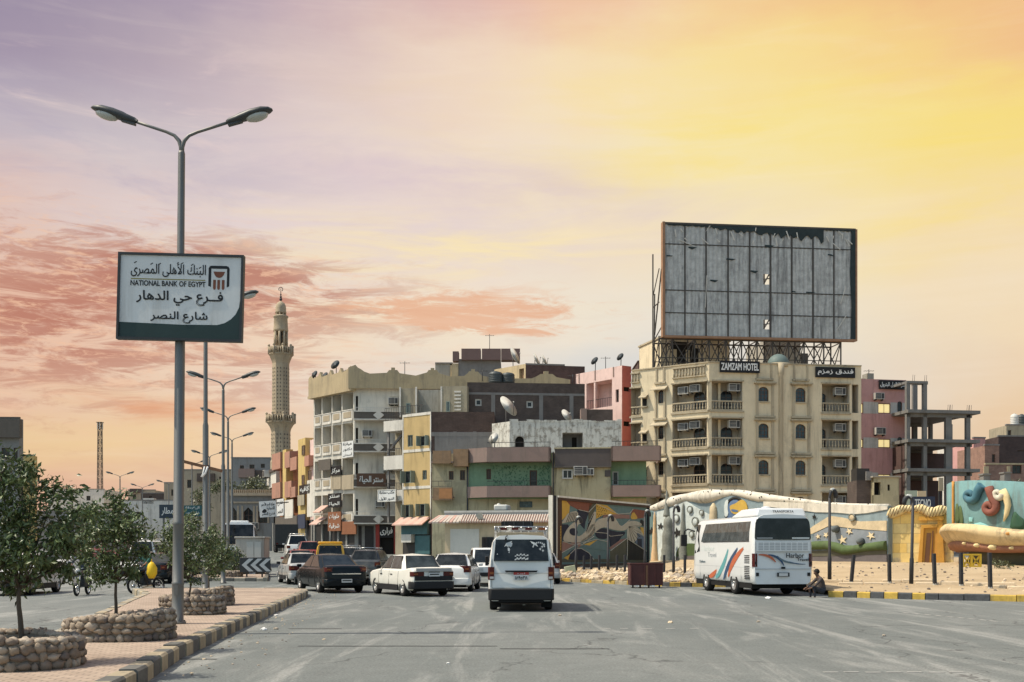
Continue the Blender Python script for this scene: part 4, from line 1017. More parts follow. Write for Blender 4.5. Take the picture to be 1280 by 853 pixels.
t = thing('temple_wall', 'yellow block wall with a little temple doorway and twisted rope coping', 'wall', FT.pt(FT.L/2, .9))
mb = MB(); zt = FT.z(640, 1); FT.box(mb, 0, FT.L, .3, zt, -.4, 0, 'temple_block')
FT.box(mb, 0, .16, .3, zt, 0, .12, 'rope_brown'); mb.build('wall', t)
mb = MB(); D_ = lambda pts_, lay, m: FT.flat(mb, pts_, 0, m, .04+.05*lay)
D_([(1148,646),(1180,645.5),(1180,650.5),(1149,651)], 4, 'temple_door'); D_([(1172,651),(1178,650.5),(1180.5,704),(1171,704)], 3, 'temple_door'); D_([(1151,656.5),(1173,655.5),(1173,659.5),(1152,660.5)], 3, 'temple_door'); D_([(1151.5,660),(1155,660),(1152.5,704),(1147.5,704)], 3, 'temple_door'); D_([(1155,660),(1172,659),(1171,704),(1152.5,704)], 1, 'temple_door')
mb.build('door_surround', t)
mb = MB(); FT.flat(mb, [(1158.5,666.5),(1164,666.5),(1161.5,704),(1155.5,704)], .02, 'temple_brown', .09); FT.flat(mb, [(1165.5,664),(1167,664),(1165.5,704),(1163.5,704)], .02, 'temple_brown', .12); mb.build('door_slot', t)
mb = MB(); n_ = 40; pts = []; rs = []
for i in range(n_+1):
    k = i/n_; px = 1110+80*k; py = 638+2.6*sin(k*9+1.2)+1.0*sin(k*21); u = FT.u(px); pts.append(FT.pt(u, FT.z(py, u), .05)); rs.append((5.6+1.4*sin(k*9+1.2)+.5*sin(k*40))/FP*57.5)
mb.tube(pts, rs, 'rope_cream', 12); cpo = mb.build('coping', t)
mb = MB()
for i in range(2, n_-1, 2):
    p, r = pts[i], rs[i]*1.03; q = [p+FT.n*r*cos(a)+Vector((.28*(a-.8)*.35, 0, r*sin(a))) for a in [-1.1+.22*j for j in range(12)]]; mb.tube(q, .018, 'rope_brown', 5)
mb.build('rope_line', cpo)
# small yellow lattice block below the bowl
pc('lattice_yellow', (206,172,60)); FL_ = Fac.at(1203, 53.5, 1226, 53.5)
# ================================================================== bowl shaped sculpture
pc('bowl_teal', (108,143,143), var=.3, streak=.6); pc('bowl_teal_pale', (128,176,172), var=.1); pc('bowl_cream', (206,184,142), var=.35, scale=1.2, streak=.7); pc('bowl_orange', (148,104,82), var=.4, streak=.6); pc('bowl_red', (128,72,60)); pc('tent_blue', (70,110,124)); pc('tent_brown', (128,80,68)); pc('ring_white', (196,188,170)); pc('weed_dark', (48,84,62)); pc('gold_trim', (196,140,72))
BX, BY, BR = 26.75, 54.0, 5.0
t = thing('bowl_sculpture', 'huge teal bowl sculpture with curled tentacles and cream and orange rim', 'sculpture', (BX, BY, zlot(BX, BY)))
def shear(v):
    k = min(max((v.z-2.4)/2.4, 0), 1); v.z -= k*.14*(v.x-(BX-BR)); k2 = min(max((3.4-v.z)/1.5, 0), 1); xl = v.x-(BX-BR); v.z += (k2*(.13*max(xl-2.0, 0)**2+.48*max(1-xl/1.6, 0)**2*(1 if v.z < 2.3 else .35)) if v.z > 1.2 else 0)-(.34*exp(-((xl-2.1)/1.4)**2)*min(max((v.z-2.3)/.5, 0), 1) if v.z < 3.2 else 0); return v
def lat(prof, m, name, par, n=72):
    mb = MB(); mb.lathe(prof, m, n, Matrix.Translation((BX, BY, 0))); mb.v = [shear(v) for v in mb.v]; return mb.build(name, par)
lat([(3.6, .5), (3.6, 1.75)], 'art_olive', 'foot', t)
lat([(4.4, 2.1), (4.64, 2.2), (4.66, 3.3), (4.66, 5.02), (4.60, 5.06), (4.48, 5.05), (4.40, 4.5), (4.3, 3.0)], 'bowl_teal', 'bowl', t)
lat([(4.0, 1.70), (4.4, 1.72), (4.72, 1.86), (4.94, 2.14), (5.03, 2.45), (4.96, 2.72), (4.80, 2.92), (4.62, 2.95)], 'bowl_cream', 'cream_rim', t)
rb = lat([(3.5, 1.46), (4.2, 1.44), (4.52, 1.52), (4.62, 1.68), (4.5, 1.84), (4.3, 1.9)], 'bowl_orange', 'orange_rim', t)
def surf(px, py, r, off=0.0):    # point of the bowl's wall seen through a column and row of the photograph
    k = (px-CX)/FP; a = 1+k*k; b = -2*(BX*k+BY); c = BX*BX+BY*BY-(r+off)**2; d = b*b-4*a*c
    y = (-b-sqrt(max(d, 0)))/(2*a); return Vector((k*y, y, CH+(HY-py)/FP*y))
def curl(pts, r0, r1, m, name):
    mb = MB(); q = [surf(a, b, 4.66, .12) for a, b in pts]; n = len(q); mb.tube(q, [r0+(r1-r0)*i/(n-1) for i in range(n)], m, 10); return mb.build(name, t)
def spiral(cx, cy, r0, a0, turns, n=26, sgn=1): return [(cx+r0*(1-.82*i/n)*cos(a0+sgn*turns*2*pi*i/n), cy+r0*(1-.82*i/n)*sin(a0+sgn*turns*2*pi*i/n)) for i in range(n+1)]
curl([(1227,606.5),(1223.5,612),(1221,618)]+spiral(1212.5, 619, 8.2, .1, 1.05), .22, .09, 'tent_blue', 'tentacle'); curl([(1236,609),(1238,616),(1241,624),(1245,630)]+spiral(1236.5, 634, 9, -.4, 1.15), .20, .12, 'tent_brown', 'tentacle')
curl(spiral(1247, 617.5, 6.4, 0, 1.0), .17, .10, 'ring_white', 'white_ring')
mb = MB(); q = [surf(a, b, 4.66, .08) for a, b in ((1253,613),(1258,622),(1260,632),(1258,643),(1254.5,652))]; mb.tube(q, [.18, .17, .15, .11, .03], 'rope_cream', 8); mb.build('white_tusk', t)
mb = MB(); q = [surf(1191.5, 602+i*7, 4.66, .05) for i in range(9)]; mb.tube(q, .07, 'gold_trim', 8); mb.build('gold_edge', t)
def patch(px_poly, m, off, name):
    c = (sum(p[0] for p in px_poly)/len(px_poly), sum(p[1] for p in px_poly)/len(px_poly)); pts_ = []
    n = len(px_poly); mb = MB(); rings = [[surf(c[0]+(a-c[0])*k, c[1]+(b-c[1])*k, 4.66, off) for a, b in px_poly] for k in (0.01, .5, 1.0)]+[[surf(a, b, 4.66, off-.06) for a, b in px_poly]]
    mb.add([v for r in rings for v in r], [(i*n+j, i*n+(j+1) % n, (i+1)*n+(j+1) % n, (i+1)*n+j) for i in range(3) for j in range(n)], m, True); return mb.build(name, t)
for p in ([(1193.5,656),(1194,632),(1197,628),(1199,640),(1199,657)], [(1200,658),(1198,634),(1201,631),(1204,645),(1204,659)]): patch(smoothpoly(p, 1), 'weed_green', .02, 'painted_weed')
patch(smoothpoly([(1262,663),(1264,648),(1268,638),(1274,645),(1281,650),(1283,662)], 1), 'weed_dark', .02, 'painted_weed')
patch(smoothpoly([(1208,662),(1222,652),(1234,656),(1246,664),(1225,665)], 1), 'bowl_teal_pale', .016, 'painted_rock'); patch([(1211,647),(1216,647),(1216,653),(1211,653)], 'bowl_teal_pale', .03, 'painted_square')
mb = MB()
for i in range(14): a = radians(192+i*11); c = Vector((BX+4.6*cos(a), BY+4.6*sin(a), 1.68)); mb.ball(shear(c), .13+.05*(i % 3), 'rope_cream', 8, (1.3, .5, .6))
for i in range(9): a = radians(225+i*12); c = Vector((BX+4.97*cos(a), BY+4.97*sin(a), 2.42+.06*sin(i*2))); mb.ball(shear(c), .16, 'gold_trim', 8, (1.1, .4, .5))
mb.build('relief_scroll', t)
mb = MB(); F_ = Fac.at(1204, 50.2, 1226, 50.2); z0, z1 = zlot(21.5, 50.2)-.05, F_.z(692.5, 0)
for u in (0, F_.L/2, F_.L): F_.box(mb, u-.04, u+.04, z0, z1, -.12, 0, 'lattice_yellow')
F_.box(mb, 0, F_.L, z1-.08, z1, -.115, .004, 'lattice_yellow'); F_.box(mb, 0, F_.L, z0, z0+.12, -.115, .004, 'lattice_yellow')
for u in (0, F_.L/2): mb.bar(F_.pt(u, z0+.05, -.06), F_.pt(u+F_.L/2, z1-.05, -.06), .07, 'lattice_yellow'); mb.bar(F_.pt(u, z1-.05, -.055), F_.pt(u+F_.L/2, z0+.05, -.055), .06, 'lattice_yellow')
o = mb.build('yellow_lattice', org=F_.pt(F_.L/2, z0)); tag(o, 'small bright yellow lattice screen under the bowl sculpture', 'screen')
# weeds at the wall foot
def weeds(label, pts_, D, m='leaf_pale', n=260, size=.14):
    rn = random.Random(int(pts_[0][0])); B = [((a-CX)/FP*D, D+rn.uniform(-.1, .1), CH+(HY-b)/FP*D, r/FP*D) for a, b, r in pts_]
    t = thing('weed_clump', label, 'plant', (B[0][0], D, B[0][2]-B[0][3])); mb = leaves(B, n, size, m, rn); mb.build('foliage', t)
    mb = MB()
    for b in B: mb.tube([(b[0], b[1], b[2]-b[3]*1.3), (b[0], b[1], b[2])], [.015, .006], 'bark', 5)
    mb.build('stem', t)
weeds('low green weeds at the foot of the bowl sculpture', [(1242,704,5),(1252,706,6),(1262,707,4)], 48.6)
weeds('small tuft of weeds at the foot of the yellow wall', [(1141,704,2.5),(1136,705,2)], 56.4, n=60)
# ================================================================== rooftop billboard
mat('sheet_metal', (.43, .435, .42), .75, .55, 2.2, metal=.15, streak=.8, streakcol=(.12, .12, .12), bump=.2, fine=14)
mat('torn_cloth', (.028, .04, .042), .8, .5, 2); mat('shred_white', (.55, .53, .48), .8, .2, 4); mat('rust_frame', (.30, .17, .10), .8, .4, 2); mat('truss', (.07, .062, .055), .6, .3, 2)
FB = Fac.at(831, 96, 1069, 98)
zb, zt = FB.z(422, FB.L*.5), FB.z(284.5, FB.L*.5); ZR = 17.2
t = thing('billboard', 'huge bare grey corrugated billboard with torn dark cloth on the hotel roof', 'billboard', FB.pt(FB.L/2, zb))
holes = [FB.rect(954.5, 961.5, 343, 356), FB.rect(954.5, 961.5, 400, 412)]
mb = MB(); n = 176; du = FB.L/n; prof = [0, .0, .045, .045]
for i in range(n):
    a, b = i*du, (i+1)*du; cuts = sorted([(h[2], h[3]) for h in holes if h[0] < (a+b)/2 < h[1]]); z = zb; segs = []
    for c, d in cuts: segs.append((z, c)); z = d
    segs.append((z, zt)); wa, wb = prof[i % 4], prof[(i+1) % 4]
    for c, d in segs:
        p = FB.pt; mb.quad(p(a, c, wa), p(b, c, wb), p(b, d, wb), p(a, d, wa), 'sheet_metal')
mb.build('panel', t)
mb = MB()
for px in (856, 882.5, 910, 937, 963, 989.5, 1016, 1042): u = FB.u(px); FB.box(mb, u-.07, u+.07, zb, zt, -.12, .06, 'truss')
for py in (309, 366, 394): z = FB.z(py, FB.L/2); FB.box(mb, 0, FB.L, z-.05, z+.05, -.13, .055, 'truss')
for h in holes: mb.bar(FB.pt(h[0], h[2], -.05), FB.pt(h[1], h[3], -.05), .10, 'truss'); mb.bar(FB.pt(h[0]-.05, (h[2]+h[3])/2, -.05), FB.pt(h[1]+.05, (h[2]+h[3])/2+.1, -.05), .08, 'truss')
mb.build('rib', t)
mb = MB()
FB.box(mb, -.22, .0, zb-.15, zt+.2, -.5, .12, 'rust_frame'); FB.box(mb, FB.L, FB.L+.16, zb-.15, zt+.1, -.3, .12, 'rust_frame'); FB.box(mb, 0, FB.L, zt, zt+.16, -.3, .12, 'truss'); FB.box(mb, 0, FB.L, zb-.2, zb, -.3, .12, 'rust_frame')
mb.build('frame', t)
rn = random.Random(9)
def torn(pa, pb, d0, d1, m, w):
    mb = MB(); n = 22; ua, ub_ = FB.u(pa), FB.u(pb); q = [(ua, zt-.02), (ub_, zt-.02)]
    for i in range(n+1): k = 1-i/n; q.append((ua+(ub_-ua)*k, zt-(d0+(d1-d0)*k)*rn.uniform(.6, 1.25)))
    FB.flatuz(mb, q, w, m, .03); mb.build('torn_cloth', t)
torn(834, 892, .10, .2, 'torn_cloth', .07); torn(890, 962, .3, .75, 'torn_cloth', .075); torn(960, 1029, .7, 1.15, 'torn_cloth', .08); torn(1027, 1066, .08, .14, 'torn_cloth', .07)
mb = MB(); FB.flatuz(mb, [(FB.u(1063), zb), (FB.L, zb), (FB.L, zt), (FB.u(1064), zt), (FB.u(1062), zb+6), (FB.u(1064), zb+3)], .065, 'torn_cloth', .03); mb.build('torn_cloth', t)
for i in range(9): mb = MB(); a = FB.u(834+i*25+rn.uniform(-6, 6)); z = zt-rn.uniform(1.2, 8.5); FB.flatuz(mb, [(a, z), (a+rn.uniform(.3, .9), z-.05), (a+rn.uniform(.3, .9), z-rn.uniform(.1, .3)), (a-.05, z-.12)], .07, 'torn_cloth', .01); mb.build('tear', t)
for i in range(26):
    mb = MB(); px = rn.choice([rn.uniform(838, 880), rn.uniform(886, 930), rn.uniform(940, 1000), rn.uniform(1028, 1064)]); a = FB.u(px); z = zt-rn.uniform(.05, 1.3); l = rn.uniform(.3, 1.1); s = rn.uniform(-.6, 1.0)
    FB.flatuz(mb, [(a, z), (a+.10, z+.02), (a+s*l+.06, z-l*.7), (a+s*l*.9, z-l*.72)], .12+.002*i, 'shred_white', .015); mb.build('shred', t)
for (pa, ya, pb, yb_) in ((883,345,881,385),(1056,360,1050,380),(1057,395,1046,412),(848,300,868,309)): mb = MB(); mb.bar(FB.pt(FB.u(pa), FB.z(ya, FB.u(pa)), .14), FB.pt(FB.u(pb), FB.z(yb_, FB.u(pb)), .14), .05, 'shred_white'); mb.build('shred', t)
mb = MB(); legs = [FB.u(p) for p in (825, 842, 869.6, 888, 909, 928.5, 948, 967.6, 987.5, 1007, 1031.6, 1053)]
for w in (-.35, -2.6):
    for u in legs: mb.bar(FB.pt(u, ZR-.1, w), FB.pt(u, zb if w > -1 else zt-2.0, w), .11, 'truss')
    for a, b in zip(legs, legs[1:]): mb.bar(FB.pt(a, ZR, w), FB.pt(b, zb-.2, w), .075, 'truss'); mb.bar(FB.pt(a, zb-.2, w-.01), FB.pt(b, ZR, w-.01), .075, 'truss')
    mb.bar(FB.pt(legs[0], zb-.25, w), FB.pt(legs[-1], zb-.25, w), .12, 'truss'); mb.bar(FB.pt(legs[0], ZR+1.5, w-.02), FB.pt(legs[-1], ZR+1.5, w-.02), .07, 'truss')
for i, u in enumerate(legs):
    mb.bar(FB.pt(u, zb-.25, -.35), FB.pt(u, zb-.25, -2.6), .08, 'truss'); mb.bar(FB.pt(u, ZR, -2.6), FB.pt(u, zb-.2, -.35), .07, 'truss')
    if i % 3 == 0: mb.bar(FB.pt(u, zb+6, -.3), FB.pt(u, zb+4, -2.6), .07, 'truss'); mb.bar(FB.pt(u, zb+3, -.3), FB.pt(u, zb+3, -2.6), .07, 'truss')
mb.bar(FB.pt(-.55, zb+.3, -1.5), FB.pt(-.2, zb+6, -.4), .09, 'truss'); mb.bar(FB.pt(-.6, ZR, -1.5), FB.pt(-.55, zb+4, -1.5), .10, 'truss'); mb.bar(FB.pt(-.6, zb-.2, -1.5), FB.pt(0, zb+1.2, -.3), .07, 'truss')
mb.build('truss', t)
# ================================================================== building kit
glass('pane_dark', (.012, .014, .016)); glass('pane_blue', (.03, .05, .06)); lamp('pane_warm', (1.0, .78, .36), .55); mat('void', (.018, .016, .014), .9, .2, 2)
mat('wood_brown', (.10, .055, .035), .6, .3, 4); mat('metal_white', (.55, .55, .52), .5, .12, 3); mat('shutter_green', (.20, .24, .21), .7, .2, 4); mat('roof_grey', (.30, .27, .22), .95, .3, 1)
mat('unit_white', (.50, .49, .45), .5, .15, 3, streak=.4); mat('unit_dark', (.05, .05, .05), .6, .2, 5)
def shell(mb, pts, nf, z0, z1, m, roof='roof_grey', rz=None):
    """Walls on the edges that carry no facade of their own, and the roof slab."""
    n = len(pts)
    for i in range(nf, n):
        a, b = pts[i], pts[(i+1) % n]; mb.quad((a[0], a[1], z0), (b[0], b[1], z0), (b[0], b[1], z1), (a[0], a[1], z1), m)
    z = z1-.02 if rz is None else rz
    mb.poly([(p[0], p[1], z) for p in pts], roof)
def arch_fill(F, mb, a, b, z0, z1, w0, w1, m, n=8, rise=None):
    """Wall pieces filling the corners above an arched opening whose top is z1."""
    r = (b-a)/2; c = (a+b)/2; h = rise or r; zs = z1-h
    for s in (-1, 1):
        q = [(c+s*r, z1+.01)]+[(c+s*r*cos(pi/2*i/n), zs+h*sin(pi/2*i/n)) for i in range(n+1)]
        k = len(q); vs = [F.pt(u, z, w1) for u, z in q]+[F.pt(u, z, w0) for u, z in q]
        ft = tuple(range(k)); fs = [ft if s < 0 else ft[::-1]]+[(i, (i+1) % k, k+(i+1) % k, k+i) if s > 0 else (i, k+i, k+(i+1) % k, (i+1) % k) for i in range(k)]
        mb.add(vs, fs, m)
def window(F, par, a, b, c, d, dep, fr='wood_brown', gl='pane_dark', nx=2, nz=2, arch=None, wallm=None, t=.07, name='window', shut=None):
    mb = MB(); w0 = -dep+.012; w1 = w0+.05
    for x0, x1, y0, y1 in ((a, a+t, c, d), (b-t, b, c, d), (a+t, b-t, c, c+t), (a+t, b-t, d-t, d)): F.box(mb, x0, x1, y0, y1, w0, w1, fr)
    for i in range(1, nx): u = a+(b-a)*i/nx; F.box(mb, u-t*.3, u+t*.3, c+t, d-t, w0, w1-.01, fr)
    for i in range(1, nz): z = c+(d-c)*i/nz; F.box(mb, a+t, b-t, z-t*.3, z+t*.3, w0, w1-.014, fr)
    if arch: arch_fill(F, mb, a, b, c, d, -dep+.08, (-dep+.12 if dep > .5 else -.004) if dep > .1 else .02, wallm, 8, arch)
    if shut:
        for s, u in ((-1, a), (1, b)): 
            if shut == 'both' or (shut == 'left') == (s < 0):
                q = F.pt(u, c, 0); F.box(mb, u-.05 if s < 0 else u, u if s < 0 else u+.05, c, d, .0, (b-a)*.45, 'shutter_green')
    o = mb.build(name, par)
    mb = MB(); F.box(mb, a+t, b-t, c+t, d-t, w0+.005, w0+.02, gl); mb.build('pane', o)
    return o
def ac(F, par, u, z, w=0.0, s=1.0):
    mb = MB(); a, b, c, d = u-.42*s, u+.42*s, z, z+.55*s
    F.box(mb, a, b, c, d, w, w+.42*s, 'unit_white'); F.box(mb, a+.06, u+.12*s, c+.06, d-.06, w+.42*s, w+.43*s, 'unit_dark'); F.box(mb, u+.16*s, b-.05, c+.06, d-.06, w+.42*s, w+.428*s, 'unit_dark')
    for i in range(4): zz = c+.10+i*.10*s; F.box(mb, a+.07, u+.11*s, zz, zz+.025, w+.43*s, w+.44*s, 'unit_white')
    F.box(mb, a+.1, a+.15, c-.12, c, w, w+.38*s, 'unit_dark'); F.box(mb, b-.15, b-.1, c-.12, c, w, w+.38*s, 'unit_dark')
    return mb.build('air_conditioner', par)
def balustrade(F, par, a, b, zt, h, w0, w1, m, step=.28, name='balustrade', post=.2):
    mb = MB(); F.box(mb, a, b, zt-.11, zt, w0-.02, w1+.02, m); F.box(mb, a, b, zt-h, zt-h+.09, w0, w1, m)
    n = max(2, int((b-a)/step)); mid = (w0+w1)/2; r = min(.075, (w1-w0)*.5)
    for i in range(n):
        u = a+(i+.5)*(b-a)/n; p = F.pt(u, 0, mid); z0 = zt-h+.09; z1 = zt-.11; H = z1-z0
        mb.lathe([(r*.7, z0), (r, z0+H*.3), (r*.42, z0+H*.55), (r*.85, z0+H*.8), (r*.6, z1)], m, 6, Matrix.Translation((p.x, p.y, 0)))
    return mb.build(name, par)
def railing(F, par, a, b, z0, z1, w, m='iron', step=.14, name='railing'):
    mb = MB(); F.box(mb, a, b, z1-.04, z1, w-.02, w+.02, m); F.box(mb, a, b, z0, z0+.03, w-.015, w+.015, m); n = max(2, int((b-a)/step))
    for i in range(n+1): u = a+(b-a)*i/n; F.box(mb, max(a, u-.012), min(b, u+.012), z0+.03, z1-.04, w-.012, w+.012, m)
    return mb.build(name, par)
def board(F, par, pa, pb, ya, yb, w, m, txt=None, tcol='sign_white', bold=.02, name='shop_sign', frame=None, pad=.1, th=.1):
    a, b, c, d = F.rect(pa, pb, ya, yb, w); mb = MB(); F.box(mb, a, b, c, d, w, w+th, m)
    if frame:
        for x0, x1, y0, y1 in ((a, b, c, c+.08), (a, b, d-.08, d), (a, a+.08, c+.08, d-.08), (b-.08, b, c+.08, d-.08)): F.box(mb, x0, x1, y0, y1, w, w+th+.03, frame)
    o = mb.build(name, par)
    if txt:
        mb = MB(); L_ = txt if isinstance(txt, list) else [txt]; H = (d-c)/len(L_)
        for i, s in enumerate(L_): lettering(F, mb, s, a+(b-a)*pad, b-(b-a)*pad, d-(i+1)*H+H*.2, d-i*H-H*.2, w+th, tcol, bold, .012)
        mb.build('lettering', o)
    return o
def dish(px, py, D, r, az_, el_, label, m='unit_white', zb=None):
    c = Vector(((px-CX)/FP*D, D, CH+(HY-py)/FP*D)); t = thing('satellite_dish', label, 'satellite dish', (c.x, c.y, c.z-r*1.3 if zb is None else zb), 'satellite dishes on the roofs')
    d = Vector((cos(el_)*sin(az_), -cos(el_)*cos(az_), sin(el_))); T = Matrix.Translation(c) @ d.to_track_quat('Z', 'Y').to_matrix().to_4x4()
    prof = [(1e-4, 0)]+[(r*k/6, .28*r*(k/6)**2) for k in range(1, 7)]; mb = MB(); mb.lathe(prof, m, 20, T); mb.lathe([(p, z-.03) for p, z in prof][::-1], m, 20, T); mb.build('reflector', t)
    mb = MB(); tip = T @ Vector((0, 0, r*.85)); mb.tube([T @ Vector((0, -r*.95, .28*r)), tip], .025, 'iron', 5); mb.ball(tip, .07, 'unit_white', 6); mb.build('feed_arm', t)
    mb = MB(); mb.tube([(c.x, c.y, c.z-r*1.3 if zb is None else zb), c-d*.05], .04, 'iron', 6); mb.build('mast', t); return t
def tank(px, yb, yt, D, r, m, label, ribs=True):
    x = (px-CX)/FP*D; z0, z1 = CH+(HY-yb)/FP*D, CH+(HY-yt)/FP*D; t = thing('water_tank', label, 'water tank', (x, D, z0), 'water tanks on the roofs'); h = z1-z0; prof = [(r*.94, 0)]
    for i in range(5): prof += [(r*.95, h*(.04+i*.15)), (r, h*(.07+i*.15)), (r, h*(.14+i*.15)), (r*.95, h*(.17+i*.15))]
    prof += [(r*.93, h*.84), (r*.7, h*.93), (r*.32, h*.97)]; mb = MB(); mb.lathe(prof, m, 20, Matrix.Translation((x, D, z0))); mb.build('body', t)
    mb = MB(); mb.lathe([(r*.3, h*.95), (r*.3, h*1.0), (r*.1, h*1.02)], m, 14, Matrix.Translation((x, D, z0))); mb.build('lid', t); return t
mat('tank_dark', (.055, .065, .068), .5, .2, 2); mat('tank_white', (.55, .54, .5), .5, .2, 2)
# ================================================================== the hotel
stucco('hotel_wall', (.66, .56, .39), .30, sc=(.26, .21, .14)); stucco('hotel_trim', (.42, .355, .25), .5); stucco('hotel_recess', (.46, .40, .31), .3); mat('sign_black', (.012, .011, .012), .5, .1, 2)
P0, P1, P2 = (10.7, 96.4), (16.8, 92.0), (30.4, 94.0); HL = Fac(*P0, *P1); HR = Fac(*P1, *P2); ZT = 17.5; ZB = .6; RT = [14.3-3.14*k for k in range(4)]
t = hotel = thing('hotel', 'cream balconied hotel with arched windows carrying the bare billboard', 'hotel', (16.8, 92, ZB))
Lu = HL.u; Ru = HR.u
bays = [(HL, Lu(788.8), Lu(801)), (HL, Lu(840.5), HL.L-.22), (HR, .22, Ru(928)), (HR, Ru(1027.5), Ru(1062))]
mbw = MB()
for F_, facs in ((HL, [b for b in bays if b[0] is HL]), (HR, [b for b in bays if b[0] is HR])):
    holes = []
    for (_, a, b) in facs:
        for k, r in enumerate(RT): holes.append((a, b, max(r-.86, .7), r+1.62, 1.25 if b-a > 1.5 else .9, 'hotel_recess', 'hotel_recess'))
    if F_ is HR:
        for k, r in enumerate(RT):
            for pa, pb in ((948, 961), (994.5, 1007.2)): holes.append((Ru(pa), Ru(pb), r+.0, r+1.24, .28, 'void'))
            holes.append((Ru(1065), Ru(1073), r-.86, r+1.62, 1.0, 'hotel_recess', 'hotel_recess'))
    else:
        for k, r in enumerate(RT): holes.append((Lu(822.5), Lu(829.5), r+.1, r+1.25, .28, 'void'))
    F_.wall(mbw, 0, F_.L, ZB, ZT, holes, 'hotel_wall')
bk = (-.145*14, .99*14)
shell(mbw, [P0, P1, P2, (P2[0]+bk[0], P2[1]+bk[1]), (P0[0]+4+bk[0], P0[1]+bk[1])], 2, ZB, ZT, 'hotel_wall', rz=ZT-.9)
mbw.build('wall', t)
for bi, (F_, a, b) in enumerate(bays):
    for k, r in enumerate(RT):
        if r < 4: continue
        dep = 1.25 if b-a > 1.5 else .9
        balustrade(F_, t, a, b, r, .84, -.16, .02, 'hotel_trim', .27)
        mb = MB(); F_.box(mb, a-.12, b+.12, r-1.0, r-.86, -.1, .10, 'hotel_trim'); mb.build('ledge', t); mb = MB(); F_.box(mb, a-.08, b+.08, r+1.62, r+1.74, 0, .16, 'hotel_trim'); mb.build('ledge', t)
        if b-a > 1.5:
            ce = a+(b-a)*(.62 if F_ is HL else .62 if bi == 2 else .18); w_ = .55 if bi < 3 else .4
            window(F_, t, ce-w_, ce+w_, r-.8, r+1.0, dep-.02, 'wood_brown', 'pane_dark', 2, 3, arch=w_*.9, wallm='hotel_recess', name='balcony_door')
            if bi == 1: ac(F_, t, a+(b-a)*.28, r+.75, -dep+.05+.55, 1.15); ac(F_, t, a+(b-a)*.62, r+.85, -dep+.6, 1.15)
            elif bi == 2: ac(F_, t, b-.62, r+.85, -dep+.55, 1.2)
            else: ac(F_, t, a+(b-a)*.72, r+.72, -dep+.5, 1.2)
        if bi == 2 :
            mb = MB(); c_ = F_.pt(0.0, 0, -.12); mb.lathe([(.17, r-.95), (.17, r-.75), (.12, r-.7), (.115, r+1.4), (.16, r+1.5), (.18, r+1.66)], 'hotel_trim', 10, Matrix.Translation((c_.x, c_.y, 0))); mb.build('corner_column', t)
            mb = MB(); F_.box(mb, a+(b-a)*.32, a+(b-a)*.40, r-.86, r+1.6, -1.0, -.88, 'hotel_wall'); mb.build('pilaster', t)
for k, r in enumerate(RT):
    for pa, pb, ta, tb in ((948, 961, 944.2, 967.8), (994.5, 1007.2, 989.2, 1013.0)):
        window(HR, t, Ru(pa), Ru(pb), r, r+1.24, .22, 'wood_brown', 'pane_blue', 3, 4, arch=(Ru(pb)-Ru(pa))*.42, wallm='hotel_wall')
        mb = MB(); a, b = Ru(ta), Ru(tb)
        HR.box(mb, a+.05, a+.25, r-1.25, r+1.42, 0, .10, 'hotel_trim'); HR.box(mb, b-.25, b-.05, r-1.25, r+1.42, 0, .10, 'hotel_trim')
        HR.box(mb, a-.06, b+.06, r-1.42, r-1.25, 0, .20, 'hotel_trim'); HR.box(mb, a-.12, b+.12, r+1.5, r+1.62, 0, .34, 'hotel_trim'); HR.box(mb, a-.02, b+.02, r+1.42, r+1.5, 0, .22, 'hotel_trim'); HR.box(mb, a+.4, b-.4, r-.12, r-.02, 0, .12, 'hotel_trim')
        mb.build('window_surround', t)
    window(HL, t, Lu(822.5), Lu(829.5), r+.1, r+1.25, .2, 'wood_brown', 'pane_dark', 2, 3, arch=.26, wallm='hotel_wall')
    mb = MB(); a, b = Lu(818.5), Lu(832.5)
    HL.box(mb, a+.05, a+.2, r-1.2, r+1.4, 0, .12, 'hotel_trim'); HL.box(mb, b-.2, b-.05, r-1.2, r+1.4, 0, .12, 'hotel_trim'); HL.box(mb, a-.08, b+.08, r-1.38, r-1.2, 0, .2, 'hotel_trim')
    p = HL.pt; mb.add([p(a-.2, r+1.28, .55), p(b+.2, r+1.28, .55), p(b+.2, r+1.62, 0), p(a-.2, r+1.62, 0), p(a-.2, r+1.2, .55), p(b+.2, r+1.2, .55), p(b+.2, r+1.45, 0), p(a-.2, r+1.45, 0)], [(0,1,2,3), (7,6,5,4), (0,4,5,1), (1,5,6,2), (3,2,6,7), (0,3,7,4)], 'hotel_trim')
    mb.build('window_hood', t)
    mb = MB(); a, b = Lu(803), Lu(808.5)
    mb.add([p(a-.15, r+.72, .5), p(b+.15, r+.72, .5), p(b+.15, r+1.0, 0), p(a-.15, r+1.0, 0), p(a-.15, r+.65, .5), p(b+.15, r+.65, .5), p(b+.15, r+.88, 0), p(a-.15, r+.88, 0)], [(0,1,2,3), (7,6,5,4), (0,4,5,1), (1,5,6,2), (3,2,6,7), (0,3,7,4)], 'hotel_trim'); HL.box(mb, a, b, r-.02, r+.62, 0, .03, 'void'); HL.box(mb, a-.1, b+.1, r-.16, r-.04, 0, .2, 'hotel_trim'); mb.build('small_window', t)
mb = MB(); a, b = Ru(973.2), Ru(978.8); c_ = HR.pt((a+b)/2, 0, 0); mb.lathe([(.24, ZB), (.22, 2), (.20, ZT-1), (.27, ZT-.8), (.30, ZT+.1)], 'hotel_trim', 12, Matrix.Translation((c_.x, c_.y, 0))); mb.build('half_column', t)
mb = MB(); HR.box(mb, 0, HR.L, ZT, ZT+.10, -.25, .09, 'hotel_trim'); HL.box(mb, 0, HL.L-.03, ZT, ZT+.097, -.25, .09, 'hotel_trim')
